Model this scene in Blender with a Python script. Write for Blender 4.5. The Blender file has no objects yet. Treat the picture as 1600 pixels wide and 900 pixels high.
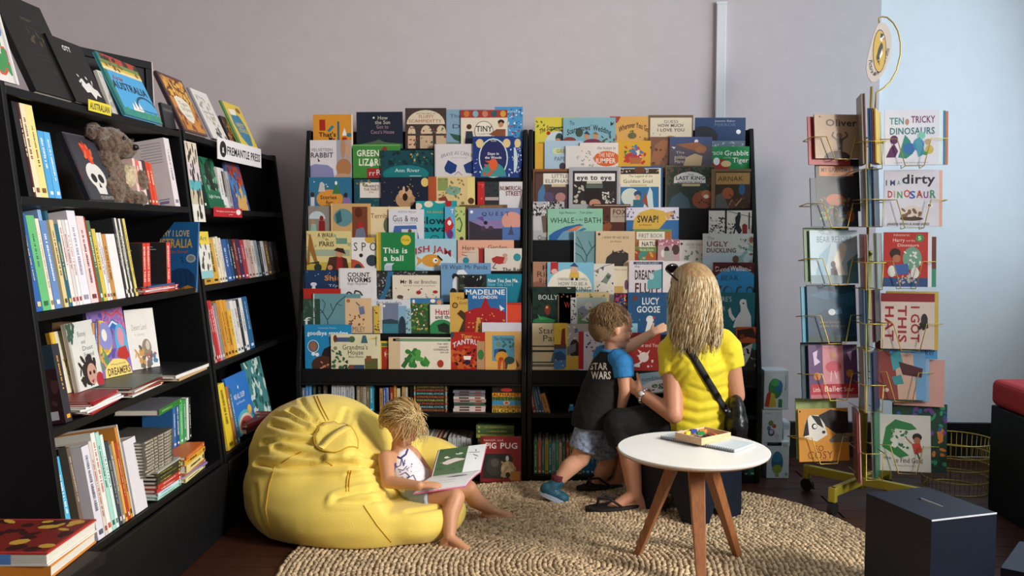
import bpy, bmesh, math, random, numpy as np
from mathutils import Vector, Matrix, noise
random.seed(7)
R = math.radians
scene = bpy.context.scene
col = scene.collection
# ------------------------------------------------------------------ camera
F_PX, CAM_H, PITCH, YAW = 1400.0, 1.25, R(3.68), R(2.25)
cd = bpy.data.cameras.new('camera'); cam = bpy.data.objects.new('camera', cd); col.objects.link(cam)
cd.sensor_width = 36; cd.lens = F_PX*36/1600; cd.clip_start = .05
cam.location = (0, 0, CAM_H); cam.rotation_euler = (math.pi/2-PITCH, 0, YAW)
scene.camera = cam
# ------------------------------------------------------------------ world, daylight, exposure
scene.view_settings.view_transform = 'Standard'; scene.view_settings.look = 'None'
scene.view_settings.exposure = 0.0; scene.view_settings.gamma = 1.0; scene.view_settings.use_curve_mapping = False
w = bpy.data.worlds.new('sky'); scene.world = w; w.use_nodes = True
w.node_tree.nodes['Background'].inputs[0].default_value = (.55, .72, 1, 1)
w.node_tree.nodes['Background'].inputs[1].default_value = .6
def area(name, loc, target, sx, sy, power, colr):
    l = bpy.data.lights.new(name, 'AREA'); l.shape = 'RECTANGLE'; l.size = sx; l.size_y = sy; l.energy = power; l.color = colr
    o = bpy.data.objects.new(name, l); col.objects.link(o); o.location = loc
    o.rotation_euler = (Vector(target)-Vector(loc)).to_track_quat('-Z', 'Z').to_euler(); return o
area('daylight_side_window', (2.84, 3.55, 1.85), (0, 3.55, 1.2), 2.3, 1.7, 45, (.74, .93, 1))
area('daylight_shop_window', (3.7, 1.1, 2.3), (-.6, 3.6, .6), 1.0, 1.1, 368, (1, .94, .86))
# ------------------------------------------------------------------ helpers
_F = Vector((-math.sin(YAW)*math.cos(PITCH), math.cos(YAW)*math.cos(PITCH), -math.sin(PITCH)))
_R = Vector((math.cos(YAW), math.sin(YAW), 0)); _U = _R.cross(_F); CAM = Vector((0, 0, CAM_H))
def ray(px, py): return _F + _R*((px-800)/F_PX) + _U*((450-py)/F_PX)
def atY(px, py, Y): d = ray(px, py); return CAM + d*(Y/d.y)
def atX(px, py, X): d = ray(px, py); return CAM + d*(X/d.x)
def atZ(px, py, Z): d = ray(px, py); return CAM + d*((Z-CAM_H)/d.z)
NC = dict(w='f2efe9', k='17171a', r='c0262a', b='2a5fa8', g='3a8a48', y='e8c23c', o='e08a30', n='7a4f30', t='2a9aa0', c='efe4cc', s='8fc4dc', d='1d2a40', p='e09aa8', v='6a5a9a', e='8a8a8c')
def hexc(h):
    h = NC.get(h, h)
    if len(h) == 3: h = ''.join(a+a for a in h)
    v = [int(h[i:i+2], 16)/255 for i in (0, 2, 4)]
    return tuple(((x+.055)/1.055)**2.4 if x > .04045 else x/12.92 for x in v)
MATS = {}
def mat(name, c='888888', rough=.6, bump=0, bscale=60, vary=0, metal=0, attr=False, spec=.5, coords='Object', stretch=(1, 1, 1), sheen=0):
    if name in MATS: return MATS[name]
    m = bpy.data.materials.new(name); m.use_nodes = True; nt = m.node_tree; N, L = nt.nodes, nt.links
    p = N['Principled BSDF']; p.inputs['Roughness'].default_value = rough; p.inputs['Metallic'].default_value = metal
    p.inputs['Specular IOR Level'].default_value = spec
    if sheen: p.inputs['Sheen Weight'].default_value = sheen
    tc = N.new('ShaderNodeTexCoord'); mp = N.new('ShaderNodeMapping'); mp.inputs['Scale'].default_value = stretch
    L.new(tc.outputs[coords], mp.inputs[0])
    nz = N.new('ShaderNodeTexNoise'); nz.inputs['Scale'].default_value = bscale; nz.inputs['Detail'].default_value = 4
    L.new(mp.outputs[0], nz.inputs['Vector'])
    if attr:
        a = N.new('ShaderNodeAttribute'); a.attribute_name = 'Col'; src = a.outputs['Color']
    else:
        rgb = N.new('ShaderNodeRGB'); rgb.outputs[0].default_value = (*hexc(c), 1); src = rgb.outputs[0]
    if vary:
        mr = N.new('ShaderNodeMapRange'); mr.inputs['From Min'].default_value = .3; mr.inputs['From Max'].default_value = .7
        mr.inputs['To Min'].default_value = 1-vary; mr.inputs['To Max'].default_value = 1+vary
        L.new(nz.outputs[0], mr.inputs[0])
        mx = N.new('ShaderNodeVectorMath'); mx.operation = 'SCALE'; L.new(src, mx.inputs[0]); L.new(mr.outputs[0], mx.inputs['Scale']); src = mx.outputs[0]
    L.new(src, p.inputs['Base Color'])
    if bump:
        b = N.new('ShaderNodeBump'); b.inputs['Strength'].default_value = bump; b.inputs['Distance'].default_value = .01
        L.new(nz.outputs[0], b.inputs['Height']); L.new(b.outputs[0], p.inputs['Normal'])
    MATS[name] = m; return m
PRINT = mat('printed card', attr=True, rough=.42, vary=.03, bscale=25)
PAPER = mat('page edges', 'e9e2d2', .8, .25, 40, .06, stretch=(1, 30, 1))
BLACK = mat('black painted wood', '0b0c0f', .5, .06, 30, .15, spec=.3)
GOLD = mat('brass wire', 'b9a04a', .35, metal=.7)
def tag(o, label=None, cat=None, group=None, kind=None):
    if label: o['label'] = label
    if cat: o['category'] = cat
    if group: o['group'] = group
    if kind: o['kind'] = kind
    return o
def link(o, parent=None):
    col.objects.link(o)
    if parent is not None: o.parent = parent
    return o
def empty(name, loc=(0, 0, 0), rot=(0, 0, 0)):
    o = bpy.data.objects.new(name, None); col.objects.link(o); o.location = loc; o.rotation_euler = rot; o.empty_display_size = .05; return o
class MB:
    def __init__(s): s.V, s.F, s.C = [], [], []
    def poly(s, pts, c=(1, 1, 1)):
        n = len(s.V); s.V += [tuple(p) for p in pts]; s.F.append(tuple(range(n, n+len(pts)))); s.C += [c]*len(pts)
    def geo(s, V, F, c=(1, 1, 1)):
        n = len(s.V); s.V += [tuple(p) for p in V]; s.F += [tuple(i+n for i in f) for f in F]; s.C += [c]*len(V)
    def box(s, x0, x1, y0, y1, z0, z1, c=(1, 1, 1), M=None):
        V = [Vector((x, y, z)) for z in (z0, z1) for y in (y0, y1) for x in (x0, x1)]
        if M is not None: V = [M @ v for v in V]
        s.geo(V, [(0, 2, 3, 1), (4, 5, 7, 6), (0, 1, 5, 4), (2, 6, 7, 3), (0, 4, 6, 2), (1, 3, 7, 5)], c)
    def prism(s, pts, a, b, axis='y', c=(1, 1, 1)):
        # pts: 2-D outline (counter-clockwise), extruded along axis from a to b
        f = {'x': lambda p, t: (t, p[0], p[1]), 'y': lambda p, t: (p[0], t, p[1]), 'z': lambda p, t: (p[0], p[1], t)}[axis]
        n = len(pts); V = [f(p, a) for p in pts]+[f(p, b) for p in pts]
        s.geo(V, [tuple(range(n))[::-1], tuple(range(n, 2*n))]+[(i, (i+1) % n, n+(i+1) % n, n+i) for i in range(n)], c)
    def tube(s, pts, r, n=6, c=(1, 1, 1), closed=False, cap=True):
        pts = [Vector(p) for p in pts]; m = len(pts); rr = r if hasattr(r, '__len__') else [r]*m
        V, prev = [], None
        for i, p in enumerate(pts):
            if closed: t = pts[(i+1) % m]-pts[i-1]
            else: t = pts[min(i+1, m-1)]-pts[max(i-1, 0)]
            t.normalize()
            if prev is None: a = t.orthogonal().normalized()
            else:
                a = prev-t*prev.dot(t)
                a = a.normalized() if a.length > 1e-6 else t.orthogonal().normalized()
            prev = a; b = t.cross(a)
            V += [p+(a*math.cos(2*math.pi*k/n)+b*math.sin(2*math.pi*k/n))*rr[i] for k in range(n)]
        Fc = []
        for i in range(m if closed else m-1):
            j = (i+1) % m
            Fc += [(i*n+k, i*n+(k+1) % n, j*n+(k+1) % n, j*n+k) for k in range(n)]
        if cap and not closed: Fc += [tuple(range(n))[::-1], tuple(range((m-1)*n, m*n))]
        s.geo(V, Fc, c)
    def ell(s, ctr, rad, M=None, nu=16, nv=10, c=(1, 1, 1)):
        V = [Vector((0, 0, -1))]
        for j in range(1, nv):
            ph = math.pi*j/nv-math.pi/2
            V += [Vector((math.cos(ph)*math.cos(2*math.pi*i/nu), math.cos(ph)*math.sin(2*math.pi*i/nu), math.sin(ph))) for i in range(nu)]
        V.append(Vector((0, 0, 1)))
        Fc = [(0, 1+(i+1) % nu, 1+i) for i in range(nu)]
        for j in range(nv-2):
            a = 1+j*nu
            Fc += [(a+i, a+(i+1) % nu, a+nu+(i+1) % nu, a+nu+i) for i in range(nu)]
        a = 1+(nv-2)*nu; Fc += [(a+i, a+(i+1) % nu, len(V)-1) for i in range(nu)]
        rad = Vector(rad); W = [Vector((v.x*rad.x, v.y*rad.y, v.z*rad.z)) for v in V]
        if M is not None: W = [M @ v for v in W]
        s.geo([Vector(ctr)+v for v in W], Fc, c)
    def lathe(s, prof, n=48, ctr=(0, 0, 0), c=(1, 1, 1)):
        V = [(ctr[0]+r*math.cos(2*math.pi*i/n), ctr[1]+r*math.sin(2*math.pi*i/n), ctr[2]+z) for r, z in prof for i in range(n)]
        m = len(prof)
        s.geo(V, [(j*n+i, j*n+(i+1) % n, (j+1)*n+(i+1) % n, (j+1)*n+i) for j in range(m-1) for i in range(n)]+[tuple(range(n))[::-1], tuple(range((m-1)*n, m*n))], c)
    def mesh(s, name, m, smooth=False):
        me = bpy.data.meshes.new(name); me.from_pydata(s.V, [], s.F)
        at = me.color_attributes.new('Col', 'FLOAT_COLOR', 'POINT')
        a = np.ones((len(s.V), 4), np.float32); a[:, :3] = np.array(s.C, np.float32).reshape(-1, 3); at.data.foreach_set('color', a.ravel())
        if m: me.materials.append(m)
        if smooth: me.polygons.foreach_set('use_smooth', [True]*len(me.polygons))
        me.update(); return me
    def build(s, name, m, parent=None, smooth=False, bevel=0):
        o = bpy.data.objects.new(name, s.mesh(name, m, smooth)); link(o, parent)
        if bevel:
            b = o.modifiers.new('bevel', 'BEVEL'); b.width = bevel; b.segments = 2; b.limit_method = 'ANGLE'
        return o
def boxobj(name, x0, x1, y0, y1, z0, z1, m, parent=None, bevel=0):
    b = MB(); b.box(x0, x1, y0, y1, z0, z1); return b.build(name, m, parent, bevel=bevel)
# glyphs of the built-in typeface, as small flat meshes laid out by hand
GLY = {}
def glyph(ch, bold):
    k = (ch, bold)
    if k in GLY: return GLY[k]
    def mk(t):
        cu = bpy.data.curves.new('glyph', 'FONT'); cu.body = t; cu.resolution_u = 2; cu.offset = .022 if bold else 0; cu.fill_mode = 'FRONT'
        o = bpy.data.objects.new('glyph', cu); col.objects.link(o)
        dg = bpy.context.evaluated_depsgraph_get(); me = o.evaluated_get(dg).to_mesh()
        V = [tuple(v.co[:2]) for v in me.vertices]; Fc = [tuple(p.vertices) for p in me.polygons]
        o.evaluated_get(dg).to_mesh_clear(); bpy.data.objects.remove(o); bpy.data.curves.remove(cu)
        return V, Fc
    if ch == ' ': GLY[k] = ([], [], .3); return GLY[k]
    V, Fc = mk(ch)
    mx = lambda q: max(p[0] for p in q)
    if ('I', bold) not in GLY and ch != 'I':
        VI, FI = mk('I'); GLY[('I', bold)] = (VI, FI, mx(mk('II')[0])-mx(VI))
    if ch == 'I': GLY[k] = (V, Fc, mx(mk('II')[0])-mx(V)); return GLY[k]
    GLY[k] = (V, Fc, mx(mk(ch+'I')[0])-mx(GLY[('I', bold)][0])); return GLY[k]
CAPH = .73
def text_tris(txt, bold):
    x, out = 0, []
    for ch in txt:
        V, Fc, a = glyph(ch, bold)
        out.append((x, V, Fc, a)); x += a+(.03 if bold else .015)
    return out, max(x, .01)
def clip(poly, x0, y0, x1, y1):
    for ax, lim, sg in ((0, x0, 1), (0, x1, -1), (1, y0, 1), (1, y1, -1)):
        out = []
        for i, p in enumerate(poly):
            q = poly[(i+1) % len(poly)]; a, b = (p[ax]-lim)*sg, (q[ax]-lim)*sg
            if a >= 0: out.append(p)
            if (a >= 0) != (b >= 0):
                t = a/(a-b); out.append((p[0]+(q[0]-p[0])*t, p[1]+(q[1]-p[1])*t))
        poly = out
        if not poly: break
    return poly
def draw(mb, art, rect, plane, eps=.00008, base=.0002):
    """art: ops in sheet units (y down); rect: sheet extent; plane(u, v, off) gives the 3-D point, u and v in 0..1 (v up)"""
    X0, Y0, X1, Y1 = rect; k = 0
    def put(poly, c, off):
        q = clip(poly, X0, Y0, X1, Y1)
        if len(q) > 2:
            P = [plane((x-X0)/(X1-X0), (Y1-y)/(Y1-Y0), off) for x, y in q]; mb.poly(P, c)
    for op in art.split(';'):
        op = op.strip()
        if not op: continue
        a = op.split(' '); o = a[0]; off = base+eps*k; k += 1
        if o == 'r':
            x0, y0, x1, y1 = map(float, a[1:5]); put([(x0, y0), (x0, y1), (x1, y1), (x1, y0)], hexc(a[5]), off)
        elif o in 'eh':        # ellipse / upper half ellipse
            cx, cy, rx, ry = map(float, a[1:5]); n = 20
            aa = [2*math.pi*i/n for i in range(n)] if o == 'e' else [math.pi+math.pi*i/12 for i in range(13)]
            put([(cx+rx*math.cos(t), cy+ry*math.sin(t)) for t in aa][::-1], hexc(a[5]), off)
        elif o == 'p':
            v = list(map(float, a[1:-1])); pts = list(zip(v[::2], v[1::2]))
            ar = sum(pts[i-1][0]*pts[i][1]-pts[i][0]*pts[i-1][1] for i in range(len(pts)))
            put(pts if ar < 0 else pts[::-1], hexc(a[-1]), off)
        elif o == 'l':         # stroke: width colour points
            wd = float(a[1]); v = list(map(float, a[3:])); pts = list(zip(v[::2], v[1::2]))
            for p, q in zip(pts, pts[1:]):
                dx, dy = q[0]-p[0], q[1]-p[1]; L = math.hypot(dx, dy) or 1; nx, ny = -dy/L*wd/2, dx/L*wd/2
                put([(p[0]+nx, p[1]+ny), (q[0]+nx, q[1]+ny), (q[0]-nx, q[1]-ny), (p[0]-nx, p[1]-ny)], hexc(a[2]), off)
        elif o == 'q':         # scatter: n size colour seed x0 y0 x1 y1
            n, sz, sd = int(a[1]), float(a[2]), int(a[4]); x0, y0, x1, y1 = map(float, a[5:9]); rg = random.Random(sd)
            for i in range(n):
                cx, cy = rg.uniform(x0, x1), rg.uniform(y0, y1); s1, s2, an = sz*rg.uniform(.5, 1.2), sz*rg.uniform(.3, .9), rg.uniform(0, 3.1)
                put([(cx+s1*math.cos(t)*math.cos(an)-s2*math.sin(t)*math.sin(an), cy+s1*math.cos(t)*math.sin(an)+s2*math.sin(t)*math.cos(an)) for t in [2*math.pi*j/7 for j in range(7)]][::-1], hexc(a[3]), off+i*1e-6)
        elif o in 'tTaAvV':     # text: x0 x1 ymid cap-height colour words (T bold, a arched, v reading downwards: y0 y1 xmid)
            x0, x1, ym, h = map(float, a[1:5]); c = hexc(a[5]); words = ' '.join(a[6:]); bold = o in 'TAV'
            gl, W = text_tris(words, bold); sx = (x1-x0)/W; sy = h/CAPH
            for gx, V, Fc, adv in gl:
                def tr(p):
                    x, y = (gx+p[0])*sx, (p[1]-CAPH/2)*sy
                    if o in 'vV': return (ym+y, x0+x)
                    yy = ym-y
                    if o in 'aA': t = (x/(x1-x0)-.5)*2; yy += t*t*h*.9
                    return (x0+x, yy)
                T = [tr(p) for p in V]
                if all(X0-.01 <= p[0] <= X1+.01 and Y0-.01 <= p[1] <= Y1+.01 for p in T):
                    mb.geo([plane((x-X0)/(X1-X0), (Y1-y)/(Y1-Y0), off) for x, y in T], Fc, c)
                else:
                    for f in Fc:
                        q = [T[i] for i in f]
                        ar = sum(q[i-1][0]*q[i][1]-q[i][0]*q[i-1][1] for i in range(len(q)))
                        put(q if ar < 0 else q[::-1], c, off)
CNAMES = {'white': 'f0eeea', 'cream': 'e8dcc0', 'black': '18181b', 'grey': '8a8a8c', 'red': 'b8262a', 'orange': 'dc8432', 'yellow': 'e6c440', 'green': '3f8a4a', 'teal': '2a8f95', 'light blue': '8fc0dc', 'blue': '2f63a8', 'navy': '1c2c48', 'brown': '6f4a30', 'pink': 'd998a4', 'purple': '6a5490', 'tan': 'c9a572', 'dark grey': '45474c', 'mint green': '90cdb4', 'dark green': '234636', 'maroon': '5e1f24'}
def cname(h):
    h = NC.get(h, h); f = lambda q: [int(q[i:i+2], 16) for i in (0, 2, 4)]; a = f(h)
    return min(CNAMES, key=lambda n: sum((x-y)**2 for x, y in zip(a, f(CNAMES[n]))))
ORD = ['first', 'second', 'third', 'fourth', 'fifth', 'sixth', 'seventh', 'eighth', 'ninth', 'tenth', 'eleventh', 'twelfth', '13th', '14th', '15th', '16th', '17th', '18th', '19th', '20th', '21st', '22nd', '23rd', '24th', '25th', '26th', '27th', '28th', '29th', '30th', '31st', '32nd', '33rd', '34th', '35th', '36th', '37th', '38th', '39th', '40th']
def book(w, h, t, cover, M, label, group, art='', rect=None, vis=None, spine=None, spine_art='', name='picture_book', cat='book', pages=True, back_art=''):
    """local: x -w/2..w/2, front cover at y=-t/2, z 0..h, spine on the left; vis: fraction of the height (from the top) the sheet covers"""
    b = MB(); c = hexc(cover); sc = hexc(spine) if spine else c; th = min(.0022, t*.2)
    b.box(-w/2, w/2, -t/2, -t/2+th, 0, h, c); b.box(-w/2, w/2, t/2-th, t/2, 0, h, c); b.box(-w/2, -w/2+th, -t/2+th, t/2-th, 0, h, sc)
    if spine: b.box(-w/2-.0003, -w/2+w*.07, -t/2-.0003, -t/2, 0, h, sc)
    o = b.build(name, PRINT); o.matrix_world = M; tag(o, label, cat, group)
    if pages: boxobj('page_block', -w/2+th, w/2-.003, -t/2+th, t/2-th, .002, h-.003, PAPER, o)
    if art:
        vs = 1 if vis is None else vis; z0 = h*(1-vs); m = MB()
        draw(m, art, rect or (0, 0, 100, 100), lambda u, v, f: (-w/2+u*w, -t/2-f, z0+v*(h-z0)))
        if m.V: m.build('cover_print', PRINT, o)
    if spine_art:
        m = MB(); draw(m, spine_art, (0, 0, 100*h/t*.01*t, t) if 0 else (0, 0, t*1000, h*1000), lambda u, v, f: (-w/2-f, t/2-u*t, v*h)); m.build('spine_print', PRINT, o)
    if back_art:
        m = MB(); draw(m, back_art, rect or (0, 0, 100, 100), lambda u, v, f: (w/2-u*w, t/2+f, v*h)); m.build('back_print', PRINT, o)
    return o
def frame(origin, right, up):
    """matrix with local x = right, local z = up, local -y out of the cover"""
    r = Vector(right).normalized(); u = Vector(up); u = (u-r*u.dot(r)).normalized(); y = u.cross(r)
    M = Matrix((r, y, u)).transposed().to_4x4(); M.translation = Vector(origin); return M
# ------------------------------------------------------------------ room
WALL = mat('mauve grey wall paint', 'cdc4c8', .85, .05, 12, .02)
WALL2 = mat('pale blue white wall paint', 'e8eff5', .8, .05, 12, .015)
CEIL = mat('ceiling white', 'e4e2df', .9)
SKIRT = mat('black skirting paint', '131316', .4)
WOOD = mat('dark red floorboards', '3d1f14', .38, .15, 9, .35, stretch=(1, 12, 1))
WHITE = mat('white gloss paint', 'e6e6ea', .35)
BY, AY, RX, LX, FY, CZ = 4.95, 5.0, 2.8, -3.4, -2.2, 3.3
STEP = atY(1375, 100, BY).x
def struct(o): o['kind'] = 'structure'; return o
struct(boxobj('wall_back', LX, STEP, BY, BY+.2, 0, CZ, WALL))
struct(boxobj('wall_back_right', STEP, RX+.15, AY, AY+.2, 0, CZ, WALL2))
struct(boxobj('wall_left', LX-.1, LX, FY, BY+.2, 0, CZ, WALL))
struct(boxobj('wall_front', LX-.1, RX+.15, FY-.1, FY, 0, CZ, WALL))
struct(boxobj('ceiling', LX-.1, RX+.15, FY-.1, AY+.2, CZ, CZ+.1, CEIL))
WIN = [(2.35, 4.75, 1.0, 2.75), (.7, 2.15, .9, 2.75)]
b = MB(); ys = [FY, .7, 2.15, 2.35, 4.75, AY]
for y0, y1 in zip(ys, ys[1:]):
    wz = [q for q in WIN if abs(q[0]-y0) < 1e-6]
    if wz: b.box(RX, RX+.15, y0, y1, 0, wz[0][2]); b.box(RX, RX+.15, y0, y1, wz[0][3], CZ)
    else: b.box(RX, RX+.15, y0, y1, 0, CZ)
struct(b.build('wall_right', WALL2))
struct(boxobj('daylight_blocker', RX+.15, RX+1.5, 2.2, 2.32, 0, CZ, WALL2))  # added unseen fin outside, blocks the shop-window daylight from alcove and rack
gl = bpy.data.materials.new('window glass'); gl.use_nodes = True; nt = gl.node_tree
tr = nt.nodes.new('ShaderNodeBsdfTransparent'); gs = nt.nodes.new('ShaderNodeBsdfGlossy'); gs.inputs['Roughness'].default_value = .02; mxs = nt.nodes.new('ShaderNodeMixShader'); mxs.inputs[0].default_value = .05
nt.links.new(tr.outputs[0], mxs.inputs[1]); nt.links.new(gs.outputs[0], mxs.inputs[2]); nt.links.new(mxs.outputs[0], nt.nodes['Material Output'].inputs[0])
for i, (y0, y1, z0, z1) in enumerate(WIN):
    b = MB(); X0, X1 = RX+.005, RX+.06
    for a, c in ((y0, y0+.05), (y1-.05, y1)): b.box(X0, X1, a, c, z0, z1)
    for a, c in ((z0, z0+.05), (z1-.05, z1)): b.box(X0, X1, y0+.05, y1-.05, a, c)
    ym = (y0+y1)/2; b.box(X0, X1, ym-.02, ym+.02, z0+.05, z1-.05)
    wo = struct(b.build('window_%d' % (i+1), WHITE))
    for a, c in ((y0+.05, ym-.02), (ym+.02, y1-.05)): boxobj('pane', RX+.03, RX+.036, a, c, z0+.05, z1-.05, gl, wo)
    boxobj('window_sill', RX-.06, RX, y0-.03, y1+.03, z0-.04, z0, WHITE, wo)
struct(boxobj('baseboard_back', LX, STEP, BY-.02, BY, 0, .2, SKIRT, bevel=.004))
struct(boxobj('baseboard_back_right', STEP, RX, AY-.02, AY, 0, .19, SKIRT, bevel=.004))
ta, tb = atY(1119, 8, BY), atY(1134, 8, BY)
cdct = struct(boxobj('trim_1', ta.x, tb.x, BY-.028, BY, .2, ta.z, WHITE, bevel=.003))
boxobj('end_cap', ta.x-.003, tb.x+.003, BY-.03, BY, ta.z, ta.z+.012, WHITE, cdct)
# floor: every board its own piece
fl = struct(boxobj('floor', LX, RX, FY, AY, -.05, -.014, mat('floor underlay', '140a07', .9)))
bd = MB(); bd.box(0, 3.09, .0015, .1085, -.013, 0); bme = bd.mesh('floorboard', WOOD)
k = 0; y = 1.9
while y < AY-.05:
    for x in ((LX, LX+3.1) if k % 2 else (LX-1.5, LX+1.6, LX+4.7)):
        o = bpy.data.objects.new('floorboard', bme); link(o, fl); x1 = min(x+3.1, RX); x0 = max(x, LX)
        o.location = (x0, y, 0); o.scale = ((x1-x0)/3.1, 1, 1)
    y += .11; k += 1
boxobj('floor_far', LX, RX, FY, 1.9, -.013, 0, WOOD, fl)
# ------------------------------------------------------------------ tiered picture-book display, two racks side by side
DY0, DP = 4.425, .034
XL, XM, XR = atY(463, 600, 4.42).x, atY(823, 600, 4.42).x, atY(1190, 600, 4.42).x
LEDGE = {1: 232, 2: 278, 3: 326, 4: 375, 5: 423, 6: 472, 7: 521, 8: 577}
tierY = lambda row: DY0+(8-row)*DP
tierZ = {r: atY(640, LEDGE[r], tierY(r)).z for r in LEDGE}
ZT = 1.77
for xa, xb, nm in ((XL, XM, 'left'), (XM, XR, 'right')):
    u = empty('tiered_display_rack', ((xa+xb)/2, 4.6, 0)); ox, oy = (xa+xb)/2, 4.6
    tag(u, 'tall black tiered display rack, %s one of the pair on the back wall' % nm, 'display rack', 'black tiered display racks')
    prof = [(4.405, 0), (4.405, .55), (4.40+DP*8+.0, ZT), (4.93, ZT), (4.93, 0)]
    for x0, x1 in ((xa+.003, xa+.025), (xb-.025, xb-.003)):
        m = MB(); m.prism([(p[0]-oy, p[1]) for p in prof], x0-ox, x1-ox, 'x'); m.build('side_panel', BLACK, u, bevel=.003)
    i0, i1 = xa+.026-ox, xb-.026-ox
    boxobj('back_panel', i0, i1, .31, .328, .03, ZT-.01, BLACK, u)
    for z0, z1, y0 in ((.0, .028, 4.41), (.318, .338, 4.412), (.4755, .487, 4.412)): boxobj('shelf', i0, i1, y0-oy, .308, z0, z1, BLACK, u, bevel=.002)
    zc = tierZ[8]
    for r in range(8, 0, -1):
        y0 = tierY(r)-oy; boxobj('tier_panel', i0, i1, y0, y0+.004, max(tierZ[r]-(.078 if r == 8 else .235), .4875), tierZ[r], BLACK, u, bevel=.001)
        boxobj('tier_ledge', i0, i1, y0+.0045, y0+DP-.0005, tierZ[r]-.078, tierZ[r]-.072, BLACK, u)
    boxobj('tier_panel', i0, i1, tierY(0)-oy, tierY(0)-oy+.006, tierZ[1]-.08, ZT-.005, BLACK, u)
    for f in ((.5,) if nm == 'left' else (.24, .5)):
        xx = i0+(i1-i0)*f; boxobj('divider', xx-.008, xx+.008, -.17, .305, .34, .4745, BLACK, u)
    boxobj('divider', (i0+i1)/2-.008, (i0+i1)/2+.008, -.17, .305, .029, .317, BLACK, u)
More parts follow.
